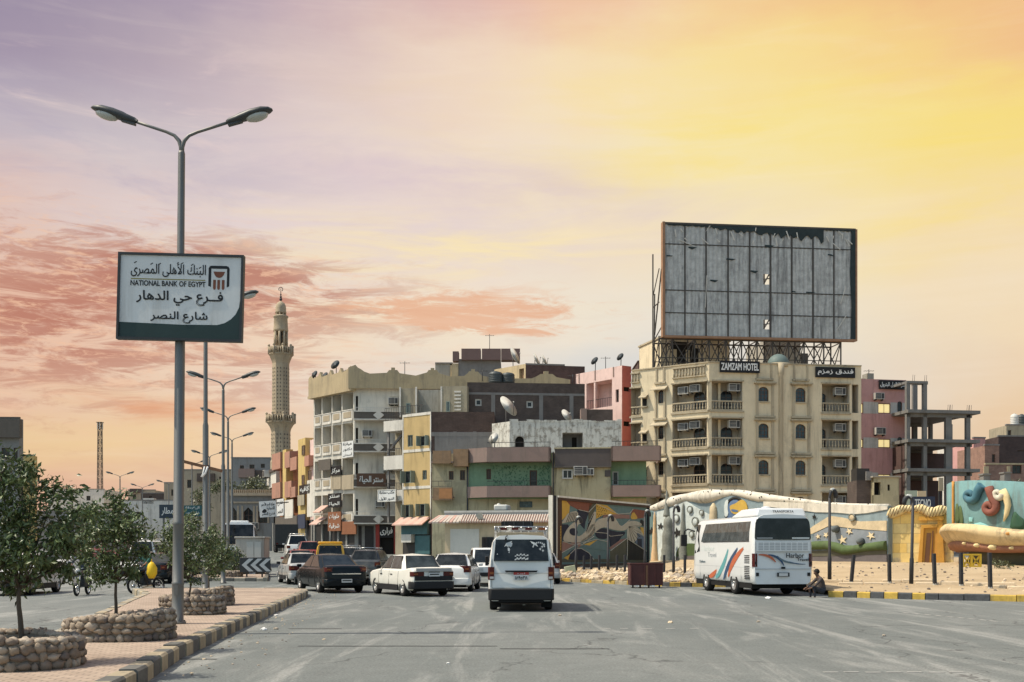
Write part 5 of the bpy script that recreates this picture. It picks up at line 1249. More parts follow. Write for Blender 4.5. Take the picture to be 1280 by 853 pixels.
for F_, pa, pb in ((HR, 946, 965), (HR, 991.5, 1010), (HL, 820, 831)): a, b = F_.u(pa), F_.u(pb); F_.box(mb, a, a+.15, ZT-1.25, ZT-.05, 0, .08, 'hotel_trim'); F_.box(mb, b-.15, b, ZT-1.25, ZT-.05, 0, .08, 'hotel_trim'); F_.box(mb, a-.1, b+.1, ZT-1.4, ZT-1.25, 0, .16, 'hotel_trim')
mb.build('parapet', t)
balustrade(HL, t, Lu(841), HL.L-.3, ZT-.15, .95, .0, .16, 'hotel_trim', .27); balustrade(HL, t, Lu(789), Lu(800), ZT-.2, .9, .0, .16, 'hotel_trim', .27)
board(HR, t, 899.5, 949, 451.8, 466.2, .05, 'sign_black', 'ZAMZAM HOTEL', 'white_paint', .03, 'hotel_sign', None, .03, .15); board(HR, t, 1019, 1068, 459.6, 472.4, .05, 'sign_black', 'فندق زمزم', 'white_paint', .03, 'hotel_sign', None, .05, .15)
mat('dome_green', (.12, .16, .15), .6, .2, 2)
mb = MB(); c_ = HR.pt(Ru(978), ZT+.1, -.9); T = Matrix.Translation(c_) @ HR.n.to_track_quat('Z', 'Y').to_matrix().to_4x4()
mb.lathe([(.95*cos(i*pi/16), .95*sin(i*pi/16)) for i in range(9)], 'dome_green', 18, Matrix.Translation(c_)); mb.lathe([(1.05, -.3), (1.05, .08), (.95, .1)], 'hotel_trim', 18, Matrix.Translation(c_)); mb.build('dome', t)
FQ = Fac.at(826, 99.5, 912, 101.5); mb = MB(); zq = FQ.z(424, 2); FQ.box(mb, 0, FQ.L, ZT-1, zq, -5, 0, 'hotel_wall'); FQ.box(mb, -.1, FQ.L+.1, zq, zq+.15, -5.1, .1, 'hotel_trim')
for px in (846, 862): a = FQ.u(px); FQ.box(mb, a, a+.9, ZT+1.3, ZT+2.8, 0, .02, 'void')
FQ.box(mb, FQ.u(838), FQ.u(868), ZT+2.6, ZT+3.3, .0, .03, 'void'); mb.build('stair_tower', t)
FQ = Fac.at(955, 102, 1012, 103); mb = MB(); FQ.box(mb, 0, FQ.L*.8, ZT-1, FQ.z(427, 2), -4, 0, 'concrete'); FQ.box(mb, FQ.L*.8, FQ.L, ZT-1, FQ.z(440, 2), -4, -.3, 'concrete_dark'); mb.build('roof_room', t)
# ================================================================== white apartment block with crenellated parapet
stucco('block_white', (.57, .54, .47), .35, sc=(.22, .20, .17)); stucco('block_beige', (.36, .30, .215), .4); stucco('parapet_tan', (.40, .32, .20), .35); stucco('rail_white', (.58, .55, .49), .35); mat('rail_dark', (.11, .095, .08), .8, .25, 2, streak=.4)
P0, P1, P2 = ((392-CX)/FP*105.5, 105.5), ((443-CX)/FP*100, 100), ((712-CX)/FP*101, 101); AL = Fac(*P0, *P1); AR_ = Fac(*P1, *P2); ZA = 16.45; RA = [14.6, 11.65, 8.4, 5.06]; zb = zg(100)
t = thing('apartment_block', 'white apartment block with stacked balconies and a stepped tan parapet', 'apartment block', (P1[0], P1[1], zb))
mbw = MB(); hl = []
cols = [.12, AL.u(402.5), AL.u(415), AL.u(427.5), AL.L-.12]
for r in RA:
    for a, b in zip(cols, cols[1:]): hl.append((a+.09, b-.09, r-.05, r+1.72, 1.3, 'block_white'))
AL.wall(mbw, 0, AL.L, zb+3.2, ZA, hl, 'block_white')
hr = [(AR_.u(487), AR_.u(498.5), AR_.z(508.5, 4), AR_.z(496, 4), .2, 'void')]+[(AR_.u(444.6), AR_.u(447.6), r-.4, r+1.2, .2, 'void') for r in RA]
AR_.wall(mbw, 0, AR_.L, zb+3.2, ZA, hr, 'block_white')
shell(mbw, [P0, P1, P2, (P2[0], 116), (P0[0]+3, 117)], 2, zb, ZA, 'block_white'); mbw.build('wall', t)
for r in RA:
    for i, (a, b) in enumerate(zip(cols, cols[1:])):
        mb = MB(); AL.box(mb, a+.1, b-.1, r-1.05, r-.92, -1.2, .10, 'rail_white'); AL.box(mb, a+.1, b-.1, r-.92, r, -.05, .06, 'rail_white'); AL.box(mb, a+.35, b-.35, r-.75, r-.2, .06, .09, 'block_beige'); AL.box(mb, a+.05, b-.05, r-.06, r+.02, -.08, .1, 'rail_white'); mb.build('balcony', t)
        if (i+int(r)) % 2 == 0:
            mb = MB(); u = (a+b)/2; AL.box(mb, u-.3, u+.25, r-.9, r+1.1, -1.29, -1.26, 'void'); AL.box(mb, u-.36, u-.3, r-.9, r+1.16, -1.29, -1.2, 'wood_brown'); mb.build('balcony_door', t)
    a, b = .05, AR_.u(500.5)
    mb = MB(); AR_.box(mb, a, b, r-1.05, r-.42, 0, 1.15, 'rail_dark'); AR_.box(mb, a, b, r-1.16, r-1.05, 0, 1.2, 'rail_white'); AR_.box(mb, a, b, r-.42, r-.34, .0, 1.2, 'rail_white'); o = mb.build('balcony', t)
    railing(AR_, o, a+.05, b, r-.34, r+.02, 1.1, 'unit_white', .16)
    mb = MB(); c_ = AR_.u(474.5); AR_.flatuz(mb, [(c_-.5, r-.72), (c_, r-.28), (c_+.5, r-.72), (c_, r-1.16)], 1.2, 'rail_white', .05); mb.build('diamond', o)
window(AR_, t, *hr[0][:4], .18, 'unit_white', 'pane_dark', 2, 1)
mb = MB(); par = [(443,487),(443,461),(445,457.5),(448,461),(452,463),(456,466),(463,468.5),(484,467.5),(487,464),(489.5,464),(489.5,461),(494,461),(494,464),(497,464),(500,468),(520,471),(534,467),(536,464),(538.5,464),(538.5,461.5),(543,461.5),(543,464),(546,464),(549,468),(562,472),(580,471.5),(584,468.5),(586.5,465.5),(589,465.5),(589,463),(593.5,463),(593.5,466),(597,466),(602,471),(620,474.5),(664,474.5),(670,472),(675,469),(679,469),(679,465.5),(685,465.5),(685,469),(690,469),(695,473),(712,476),(712,487)]
q = [(AR_.u(a), AR_.z(b, AR_.u(a))) for a, b in par]; q[0] = (-.5, ZA-.05); q[1] = (-.5, q[1][1]); q[-1] = (AR_.L, ZA-.05); AR_.flatuz(mb, q, .3, 'parapet_tan', .3); mb.build('parapet', t)
mb = MB(); par = [(392,497),(392,475),(394,471.5),(397,474.5),(397.5,475),(404,471),(406.5,466),(408.5,472.5),(417,469),(419.5,463.5),(421.5,469.5),(429.5,466.5),(432,461),(434,467),(441,462.5),(443,459),(443,487)]
q = [(AL.u(a), AL.z(b, AL.u(a))) for a, b in par]; q[0] = (0, ZA-.05); q[-1] = (AL.L+.2, ZA-.05); q[-2] = (AL.L+.2, q[-2][1]); AL.flatuz(mb, q, .28, 'parapet_tan', .3); AL.box(mb, -.1, AL.L+.3, ZA-.25, ZA-.0, 0, .62, 'parapet_tan'); mb.build('parapet', t)
for u_, r_ in ((1.2, 11.9), (3.1, 8.7), (2.4, 5.4), (3.6, 14.9)): ac(AR_, t, u_, r_+.1, .02, 1.1)
for i_, r_ in ((1, 11.8), (3, 8.6), (0, 5.2), (2, 14.7)): ac(AL, t, (cols[i_]+cols[i_+1])/2, r_+.6, -1.28, 1.0)
# ground floor shopfronts
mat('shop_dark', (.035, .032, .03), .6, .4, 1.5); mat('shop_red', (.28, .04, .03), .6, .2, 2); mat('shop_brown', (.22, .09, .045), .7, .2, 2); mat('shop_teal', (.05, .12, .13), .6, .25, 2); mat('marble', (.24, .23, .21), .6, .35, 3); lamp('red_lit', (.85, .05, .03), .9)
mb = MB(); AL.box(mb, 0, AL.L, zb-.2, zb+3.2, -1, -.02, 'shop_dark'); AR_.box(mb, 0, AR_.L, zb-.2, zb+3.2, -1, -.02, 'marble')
for i in range(5): u = .1+i*AL.L/5; AL.box(mb, u, u+.25, zb-.2, zb+3.2, -.02, .1, 'marble')
for i, (pa, pb, m) in enumerate(((448, 452, 'shop_dark'), (456, 467, 'shop_dark'), (498, 503, 'shop_dark'))): AR_.box(mb, AR_.u(pa), AR_.u(pb), zb, zb+2.6, -.02, .02, m)
mb.build('shopfront', t)
mb = MB(); a, b = AR_.u(470), AR_.u(497.5); AR_.box(mb, a, a+.35, zb, AR_.z(655, 4), .0, .5, 'shop_red'); AR_.box(mb, b-.35, b, zb, AR_.z(655, 4), .0, .5, 'shop_red'); AR_.box(mb, a-.15, b+.15, AR_.z(655, 4), AR_.z(650, 4), 0, .9, 'shop_red'); AR_.box(mb, a+.4, b-.4, zb, zb+2.2, .0, .1, 'void'); mb.build('red_portal', t)
board(AR_, t, 473, 493, 656.5, 672.5, .35, 'sign_black', 'فرارى', 'white_paint', .03, pad=.12); board(AR_, t, 446, 482.5, 592, 608.5, 1.25, 'wood_brown', 'سنتر الحياة', 'sign_white', .02, 'shop_sign'); board(AL, t, 411, 427, 617, 634.5, .35, 'sign_black', ['سنتر', 'الحياة'], 'sign_white', .02); board(AL, t, 428.5, 442.5, 552, 572, .25, 'board_white', ['عيادة', 'دكتور', 'أسنان'], 'ink', .01); board(AL, t, 399, 414, 574.5, 588, .3, 'rail_dark'); board(AL, t, 414.5, 427, 583, 594.5, .2, 'sign_black', 'مركز', 'sign_white', .01); board(AL, t, 428, 446, 652, 668, .3, 'shop_brown'); board(AL, t, 411, 427, 640, 664, .4, 'shop_brown', ['حلويات', 'شرقية'], 'sign_white', .01); board(AL, t, 414.5, 427, 594, 612, .12, 'block_beige'); board(AL, t, 428, 443, 594, 612, .12, 'block_beige')
mat('awning_pink', (.48, .30, .245), .8, .2, 3); mat('awning_white', (.49, .345, .285), .8, .15, 3)
def awning(F, par, pa, pb, ya, yb, out, ms, n=6, name='awning'):
    a, b = F.u(pa), F.u(pb); z1, z0 = F.z(ya, (a+b)/2), F.z(yb, (a+b)/2); mb = MB()
    for i in range(n):
        u0, u1 = a+(b-a)*i/n, a+(b-a)*(i+1)/n; p = F.pt
        mb.hexa([p(u0,z0-.05,out), p(u1,z0-.05,out), p(u1,z1-.08,.02), p(u0,z1-.08,.02), p(u0,z0+.05,out), p(u1,z0+.05,out), p(u1,z1,.02), p(u0,z1,.02)], ms[i % len(ms)])
    return mb.build(name, par)
awning(AL, t, 400, 410, 646, 656, 1.2, ['awning_pink', 'awning_white'], 4); awning(AL, t, 402, 411, 632, 641, 1.0, ['awning_white', 'awning_pink'], 4)
dish(420, 457, 103, .5, -.6, .5, 'small dark satellite dish on the white block corner parapet', 'tank_dark', 16.4)
for i, (px, py, D_, lab) in enumerate(((394, 469, 105, 'dark satellite dish at the far left end of the stepped parapet'), (407, 471, 103.8, 'dark satellite dish second from the left on the stepped parapet'), (432, 468, 101.4, 'dark satellite dish nearest the parapet corner gable'))): dish(px, py, D_, .42, -.8, .4, lab, 'tank_dark', 16.4)
# ================================================================== yellow house with a dark brick flank
stucco('house_yellow', (.47, .345, .165), .35, sc=(.22, .16, .08)); stucco('house_white', (.60, .57, .51), .3); brickmat('flank_brick', (.085, .058, .05), (.11, .072, .06), (.06, .048, .043), 1, .28, .09); stucco('upper_tan', (.33, .29, .21), .4); stucco('upper_grey', (.32, .31, .27), .5); mat('cement', (.20, .19, .18), .9, .25, 1.2, streak=.4)
B0, B1, B2 = ((503.5-CX)/FP*95.2, 95.2), ((539-CX)/FP*93, 93), ((618-CX)/FP*93, 93); BL = Fac(*B0, *B1); BR_ = Fac(*B1, *B2); zb = zg(93); ZB_ = BL.z(517, BL.L/2)
t = thing('yellow_house', 'narrow yellow house with shuttered windows and a dark brown brick flank', 'house', (B1[0], B1[1], zb))
mbw = MB(); rows = [(509.6,516,544,558.6,0),(525,535.5,545,557.5,1),(506,518,589,604,1),(528,533.5,588,600,0),(506,515.5,631,647,1),(524.5,535.5,630,645.5,1)]
hl = [(*BL.rect(a, b, c, d), .15, 'void') for a, b, c, d, s in rows]; BL.wall(mbw, 0, BL.L, zb+3.1, ZB_, hl, 'house_yellow')
for z in (BL.z(564, 1), BL.z(610, 1), ZB_-.1): BL.box(mbw, 0, BL.L, z-.12, z+.12, 0, .04, 'house_white')
BL.box(mbw, -.02, .10, zb+3.1, ZB_, 0, .03, 'house_white'); BL.box(mbw, BL.L-.12, BL.L, zb+3.1, ZB_, 0, .03, 'house_white')
BR_.wall(mbw, 0, BR_.L, zb, ZB_, [], 'flank_brick'); 
for z in (ZB_-1.9, ZB_-5.0): BR_.box(mbw, 0, BR_.L, z-.2, z+.15, 0, .03, 'cement')
for u in (1.9, 3.6): BR_.box(mbw, u, u+.3, zb, ZB_-1.7, 0, .028, 'cement')
BR_.box(mbw, .3, BR_.L, ZB_-4.85, ZB_-2.1, 0, .018, 'cement')
shell(mbw, [B0, B1, B2, (B2[0], 104), (B0[0]-.6, 104)], 2, zb, ZB_, 'flank_brick'); mbw.build('wall', t)
for h, r in zip(hl, rows): window(BL, t, *h[:4], .13, 'shutter_green', 'pane_dark', 2, 1, shut='both' if r[4] else None)
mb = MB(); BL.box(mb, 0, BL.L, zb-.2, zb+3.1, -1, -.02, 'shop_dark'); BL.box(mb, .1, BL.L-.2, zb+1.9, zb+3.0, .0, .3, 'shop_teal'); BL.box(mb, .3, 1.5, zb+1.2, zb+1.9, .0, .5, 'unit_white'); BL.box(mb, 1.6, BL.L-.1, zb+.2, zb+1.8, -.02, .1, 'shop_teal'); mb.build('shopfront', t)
awning(BL, t, 501, 538.5, 646.5, 656.5, 1.1, ['awning_pink', 'awning_white'], 7)
BF = Fac.at(480, 96.5, 503.5, 95.2)
for i, (ya, yb) in enumerate(((526, 539), (570, 587), (613, 626))):
    mb = MB(); a, b, c, d = BF.rect(480, 503.5, ya, yb); BF.box(mb, a, b, c, d, -.1, .05, 'house_white'); BF.box(mb, a, b, c-.02, c+.1, -1.5, .04, 'house_white'); o = mb.build('balcony', t); railing(BF, o, a, b, d, d+.65, 0, 'iron', .18)
mb = MB(); BF.box(mb, .0, BF.L, zb, ZB_-.5, -2.6, -1.5, 'upper_tan'); BF.box(mb, .25, .45, zb+3, ZB_-1, -.3, -.15, 'cement')
mb.bar(BF.pt(.3, BF.z(588, 1), -.6), BF.pt(1.5, BF.z(574, 1), -.9), .18, 'cement'); mb.bar(BF.pt(.3, BF.z(560, 1), -.6), BF.pt(1.4, BF.z(542, 1), -.9), .18, 'cement'); mb.build('stair_bay', t)
board(BF, t, 473, 496, 612, 627.5, .3, 'board_white', ['مكتب محاماة', 'الدور الأول'], 'ink', .01, frame='unit_white')
board(BR_, t, 540.5, 546, 657, 671, .4, 'red_lit', None, name='lit_sign'); board(BR_, t, 551, 559, 661, 668, .3, 'shop_red', 'بن', 'sign_white', .02)
# set back upper storey
FU = Fac.at(499, 97.0, 584, 96.2); z1 = FU.z(485, FU.L/2); mb = MB(); cutu = [(FU.u(p)) for p in (520, 551, 573)]
FU.box(mb, 0, cutu[0], ZB_, z1, -3, 0, 'upper_tan'); FU.box(mb, cutu[0], cutu[1], ZB_, z1-.05, -3, -.9, 'upper_grey'); FU.box(mb, cutu[1], FU.L, ZB_, z1+.1, -3, .1, 'upper_tan')
for p in (499.5, 519.5, 551): u = FU.u(p); FU.box(mb, u, u+.14, ZB_, z1+.1, -.05, .13, 'house_white')
for k in range(7): z = ZB_+.2+k*.32; FU.box(mb, cutu[2]-.35, cutu[2]+.25, z, z+.14, .1, .16, 'house_white')
mb.build('upper_storey', t); window(FU, t, *FU.rect(507.5, 513, 504, 517, .0), .0, 'shutter_green', 'pane_blue', 2, 1); window(FU, t, *FU.rect(557.5, 562.5, 502, 515, .1), -.1, 'shutter_green', 'pane_blue', 2, 1)
railing(Fac.at(480, 96.4, 538, 93), t, 0, 4.6, ZB_+.02, ZB_+.75, -.1, 'iron', .2)
# ================================================================== brown brick block with two small windows
brickmat('brown_brick', (.085, .066, .058), (.105, .08, .07), (.085, .07, .062), 1, .26, .08)
FC_ = Fac.at(584, 97, 731, 98); zt_ = FC_.z(479, 5); t = thing('brick_block', 'dark brown unplastered brick block with two tiny white framed windows', 'building', FC_.pt(FC_.L/2, zg(97)))
h2 = [FC_.rect(594, 602, 499, 507.5), FC_.rect(658, 666, 501.5, 510)]; mbw = MB(); FC_.wall(mbw, 0, FC_.L, zg(97), zt_, [(*h, .15, 'void') for h in h2], 'brown_brick')
FC_.box(mbw, 0, FC_.L, zt_-1.1, zt_-.9, 0, .03, 'cement')
for px in (614, 674, 712): u = FC_.u(px); FC_.box(mbw, u, u+.35, zg(97), zt_-1.1, 0, .025, 'cement')
e, f = FC_.pt(0, 0), FC_.pt(FC_.L, 0); shell(mbw, [(e.x, e.y), (f.x, f.y), (f.x, f.y+2.8), (e.x, e.y+3)], 1, zg(97), zt_, 'brown_brick'); mbw.build('wall', t)
for h in h2: window(FC_, t, *h, .12, 'unit_white', 'pane_dark', 1, 1, t=.12)
tank(619.5, 479, 464.5, 98.4, .66, 'tank_dark', 'left one of the two dark ribbed water tanks on the brick block'); tank(635, 479, 466, 98.6, .62, 'tank_dark', 'right one of the two dark ribbed water tanks on the brick block')
dish(633, 510, 91.5, 1.0, 1.0, .55, 'large tilted grey satellite dish in front of the brown brick wall', zb=9.6)
# ================================================================== house with green walls and mauve balconies
stucco('mauve', (.25, .18, .155), .3); stucco('green_wall', (.20, .30, .19), .3, sc=(.1, .18, .1)); stucco('cream_wall', (.42, .37, .24), .55, sc=(.13, .12, .08)); mat('brown_panel', (.09, .075, .07), .7, .2, 1.5); mat('wood_slat', (.26, .165, .095), .8, .35, 3, streak=.5); mat('dot_green', (.09, .17, .10), .9, .2, 3); mat('poster', (.40, .19, .08), .7, .3, 3)
FD = Fac.at(540, 88.5, 826, 86.5); zb = zg(87); t = thing('green_house', 'house with green walls behind two tiers of mauve balconies', 'house', FD.pt(FD.L/2, zb)); DL = FD.L
u586, u600, u612, u689, u763, u808 = [FD.u(p) for p in (586, 600, 611, 690, 763.5, 808)]
zt2, zt1 = FD.z(559, 9, 1.2), FD.z(577, 9, 1.2); zl2, zl1 = FD.z(607.5, 9, 1.2), FD.z(621.5, 9, 1.2); ZD = zt2-.35
mbw = MB(); hd = [(*FD.rect(608, 613.8, 586.5, 599.5), .15, 'void'), (*FD.rect(662, 671.5, 588, 608.5), .15, 'void'), (*FD.rect(765.5, 773, 589.5, 607), .15, 'void'), (*FD.rect(575, 581.5, 588, 600.5), .15, 'void'), (*FD.rect(561, 567, 589, 600), .15, 'void')]
FD.wall(mbw, 0, u586, zb, ZD, [h for h in hd if h[1] < u586], 'cream_wall'); FD.wall(mbw, u586, u689, zl1-.1, ZD, [h for h in hd if u586 < h[0] < u689], 'green_wall'); FD.wall(mbw, u689, u763, zb, ZD, [], 'cream_wall'); FD.wall(mbw, u763, u808, zl1-.1, ZD, [h for h in hd if h[0] > u763], 'green_wall'); FD.wall(mbw, u586, u689, zb, zl1-.1, [], 'cream_wall'); FD.wall(mbw, u763, u808, zb, zl1-.1, [], 'cream_wall')
e, f = FD.pt(0, 0), FD.pt(u808, 0); shell(mbw, [(e.x, e.y), (f.x, f.y), (f.x, f.y+9), (e.x, e.y+9)], 1, zb, ZD, 'cream_wall'); mbw.build('wall', t)
mb = MB(); rn = random.Random(4)
for i in range(260):
    u = rn.uniform(u612+.3, u689-.2); z = rn.uniform(zl2+.1, zt1-.2)
    if any(h[0]-.1 < u < h[1]+.1 and h[2]-.1 < z < h[3]+.1 for h in hd): continue
    s = .05; FD.flatuz(mb, [(u-s, z), (u, z-s*1.6), (u+s, z), (u, z+s*1.6)], 0, 'dot_green', .012)
mb.build('dotted_decor', t)
for h in hd: window(FD, t, *h[:4], .12, 'unit_white' if h[0] > 9 else 'wood_brown', 'pane_dark', 2 if h[3]-h[2] < 1.1 else 1, 1, t=.08)
def bal(pts, z0, z1, name='balcony'):
    mb = MB(); n = len(pts)
    for i in range(n-1):
        (a, wa), (b, wb) = pts[i], pts[i+1]; A_, B_ = FD.pt(a, 0, wa), FD.pt(b, 0, wb); d = (B_-A_).normalized(); nn = Vector((d.y, -d.x, 0)); p = [A_, B_, B_-nn*.14, A_-nn*.14]
        mb.hexa([(v.x, v.y, z0) for v in p]+[(v.x, v.y, z1) for v in p], 'mauve')
    fl = [FD.pt(a, 0, w-.01) for a, w in pts]+[FD.pt(pts[-1][0], 0, 0), FD.pt(pts[0][0], 0, 0)]; mb.prism([(v.x, v.y) for v in fl], z0+.02, z0+.16, 'mauve')
    return mb.build(name, t)
for z0, z1 in ((zt1, zt2), (zl1, zl2)):
    o = bal([(u586-.05, .05), (u586-.05, .35), (u612, 1.25), (u689-.05, 1.25), (u689-.05, .05)], z0, z1); railing(FD, o, u612, u689-.1, z1, z1+.42, 1.15, 'iron', .9)
    o = bal([(u763+.05, .05), (u763+.05, 1.2), (DL, 1.2), (DL, .05), (DL-.2, -2)], z0, z1); railing(FD, o, u763+.1, DL-.1, z1, z1+.42, 1.12, 'iron', .3)
mb = MB(); a, b, c, d = FD.rect(693.5, 763, 561, 583, .9); FD.box(mb, a, b, c, d, .75, .9, 'brown_panel'); FD.box(mb, a-.06, b+.06, c-.1, c, .0, .95, 'rail_dark'); FD.box(mb, a-.06, b+.06, d, d+.1, .0, .95, 'cream_wall'); FD.box(mb, b, b+.08, c, d, .2, .95, 'rail_dark'); mb.build('panel_parapet', t)
mb = MB(); FD.box(mb, u689, u763, zb, c-.1, 0, .6, 'cream_wall'); mb.build('bay', t); a, b, c, d = FD.rect(703, 716, 587, 599, .6); window(FD, t, a, b, c, d, -.63, 'unit_white', 'pane_dark', 2, 1, t=.1); ac(FD, t, FD.u(726, .6), FD.z(595, 9, .6), .62, 1.3); ac(FD, t, FD.u(736, .6), FD.z(595, 9, .6), .62, 1.0); mb = MB(); FD.box(mb, *FD.rect(756, 763, 588, 596, .6), .6, .66, 'brown_panel'); mb.build('vent', t)
mb = MB(); FD.box(mb, *FD.rect(541, 563.5, 563.5, 579.5, .8), .6, .8, 'wood_slat'); mb.build('balcony', t); mb = MB(); FD.box(mb, *FD.rect(541, 565.5, 609.5, 625.5, .8), .6, .8, 'wood_slat'); mb.build('balcony', t); mb = MB(); FD.box(mb, *FD.rect(549, 565, 611, 623.5, .8), .8, .82, 'poster'); 
mb.build('poster', t)
for z in (zt1, zl1): mb = MB(); FD.box(mb, .05, u586-1.2, z, z+.12, 0, .78, 'mauve'); o = mb.build('balcony_slab', t)
mb = MB(); FD.box(mb, *FD.rect(566.5, 585, 561.5, 583, .7), .0, .7, 'wood_slat'); mb.build('wood_box_bay', t); railing(FD, o, .1, u586-1.3, FD.z(609, 1), FD.z(602, 1), .7, 'iron', .5)
mb = MB(); a = FD.u(584.5, .1); mb.tube([FD.pt(a, zb, .16), FD.pt(a, zt1+.5, .16)], .07, 'iron', 8); mb.tube([FD.pt(u689+.15, zb, .75), FD.pt(u689+.15, ZD, .75)], .05, 'iron', 8); mb.build('drain_pipe', t)
a, b, c, d = FD.rect(648, 664, 626.5, 634, 1.0); mb = MB(); FD.box(mb, a, b, c, d, .0, .05, 'pane_blue'); mb.build('lower_window', t)
# whitewashed rooftop house
def peeling():
    m, t_, b = _base('peeling_white'); tc = t_.node('ShaderNodeTexCoord'); o = tc.outputs['Object']; n = t_.noise(o, 1.6, 8, .72); s = t_.node('ShaderNodeMapping'); s.inputs['Scale'].default_value = (2.6, 2.6, .35); t_.l.new(o, s.inputs[0]); k = t_.noise(s.outputs[0], 1.5, 7, .7)
    c = t_.mix(t_.smooth(n, .49, .60), (.56, .545, .49), (.30, .275, .23)); c = t_.mix(t_.math('MULTIPLY', t_.smooth(k, .48, .64), .75), c, (.17, .155, .13)); t_.put(b.inputs['Base Color'], c); b.inputs['Roughness'].default_value = .95
    bp = t_.node('ShaderNodeBump'); bp.inputs['Strength'].default_value = .5; bp.inputs['Distance'].default_value = .04; t_.l.new(n, bp.inputs['Height']); t_.l.new(bp.outputs[0], b.inputs['Normal'])
peeling()
E0, E1, E2 = ((615-CX)/FP*92.5, 92.5), ((637-CX)/FP*90.8, 90.8), ((777-CX)/FP*90.8, 90.8); EL_ = Fac(*E0, *E1); ER = Fac(*E1, *E2); z0 = ZD-.02; z1 = ER.z(527, 4)
t = thing('rooftop_house', 'peeling whitewashed house standing on the roof terrace of the green house', 'house', (E1[0], E1[1], z0)); mbw = MB(); he = [(*ER.rect(644, 655, 545.5, 560), .3, 'void'), (*ER.rect(703, 728.5, 541, 560), 1.4, 'cement')]
EL_.wall(mbw, 0, EL_.L, z0, z1, [], 'peeling_white'); ER.wall(mbw, 0, ER.L, z0, z1, he, 'peeling_white'); shell(mbw, [E0, E1, E2, (E2[0], 95.5), (E0[0], 95.8)], 2, z0, z1, 'peeling_white'); mbw.build('wall', t)
mb = MB(); rn = random.Random(2)
for i in range(26): u = ER.L*i/26; ER.box(mb, u, u+ER.L/26, z1-.05, z1+rn.uniform(.02, .2), -.25, .02+.004*(i % 3), 'peeling_white')
mb.build('broken_parapet', t); mb = MB(); arch_fill(ER, mb, he[0][0], he[0][1], he[0][2], he[0][3], -.28, .01, 'peeling_white'); a, b, c, d = ER.rect(716, 722, 545, 560); ER.box(mb, a, b, c, d, -1.39, -1.36, 'void'); mb.build('doorway', t)
mb = MB(); FQ = Fac.at(727, 92.8, 766, 92.8); FQ.box(mb, FQ.u(733), FQ.L, z1, FQ.z(512, 1), -2, 0, 'brown_brick'); FQ.box(mb, FQ.u(726), FQ.u(733.5), z1, FQ.z(511, 1), -1, .1, 'mauve'); mb.build('roof_wall', t)
dish(707, 521, 91.6, .62, .9, .5, 'white satellite dish on the whitewashed rooftop house', zb=z1); dish(618, 549, 89.5, .5, -.7, .4, 'grey round satellite dish at the left corner of the whitewashed house', zb=ZD)
# ================================================================== pink building with a loggia
stucco('pink_pale', (.68, .50, .455), .25, sc=(.3, .2, .18)); stucco('pink_red', (.42, .13, .11), .2)
F0, F1, F2 = ((713-CX)/FP*111, 111), ((777.5-CX)/FP*105, 105), ((789-CX)/FP*105.6, 105.6); PL = Fac(*F0, *F1); PR = Fac(*F1, *F2); zt_ = PR.z(457, 0); zb = zg(105)
t = thing('pink_building', 'tall pale pink building with a red edge and an open loggia', 'building', (F1[0], F1[1], zb)); mbw = MB(); lo = PL.rect(733, 765, 477, 510)
PL.wall(mbw, 0, PL.L, zb, zt_, [(*lo, 1.8, 'pink_pale'), (*PL.rect(769.5, 773.5, 487, 503), .2, 'void')], 'pink_pale'); PR.wall(mbw, 0, PR.L, zb, zt_, [(*PR.rect(779.5, 788, 484, 489.5), .3, 'void'), (*PR.rect(779.5, 788, 527, 533), .3, 'void'), (*PR.rect(779.5, 788, 571, 577), .3, 'void')], 'pink_red')
shell(mbw, [F0, F1, F2, (F2[0], 117), (F0[0]+1, 118)], 2, zb, zt_, 'pink_pale', rz=zt_-.5)
for px in (724, 744, 767): u = PL.u(px); PL.box(mbw, u-.06, u+.06, lo[3]+.2, zt_, 0, .05, 'mauve')
u = PL.u(743); PL.box(mbw, u-.1, u+.1, lo[2], lo[3], -.3, -.02, 'pink_pale'); mbw.build('wall', t); railing(PL, t, lo[0], lo[1], lo[2], lo[2]+.9, -.1, 'iron', .25); mb = MB(); PL.box(mb, lo[0]+2.3, lo[0]+3.3, lo[2]+1.5, lo[2]+2.1, -1.79, -1.76, 'void'); mb.build('loggia_window', t)
dish(744, 452, 108.2, .45, -.9, .5, 'dark dish on a mast over the pink building loggia', 'tank_dark', zt_-.3); dish(776, 447, 105.5, .42, -.9, .5, 'dark dish on the red corner of the pink building', 'tank_dark', zt_-.3)
# ================================================================== roofs behind
stucco('far_tan', (.46, .37, .23), .3); brickmat('far_brown', (.10, .065, .06), (.12, .08, .07), (.09, .06, .055), 1, .3, .1); mat('far_panel', (.15, .10, .092), .8, .2, 1)
FG = Fac.at(565, 117, 651, 117); t = thing('tower_house', 'distant house with big brown boxed panels along its roof edge', 'building', FG.pt(FG.L/2, zg(117))); mb = MB(); zt_ = FG.z(449, 0); FG.box(mb, FG.u(573), FG.u(626), zg(117), zt_, -7, 0, 'cement'); FG.box(mb, 0, FG.u(573), zg(117), zt_-.5, -6, .1, 'far_tan'); FG.box(mb, FG.u(626), FG.L, zg(117), zt_-1.5, -6, -.2, 'far_tan'); mb.build('wall', t)
mb = MB()
for a, b in ((577, 601), (602.5, 626), (626.5, 650)): FG.box(mb, FG.u(a), FG.u(b), FG.z(451, 0), FG.z(437, 0), -1, .5, 'far_panel')
FG.box(mb, FG.u(566), FG.u(573.5), FG.z(452, 0), FG.z(440, 0), -1, .3, 'far_panel'); mb.build('roof_panel', t)
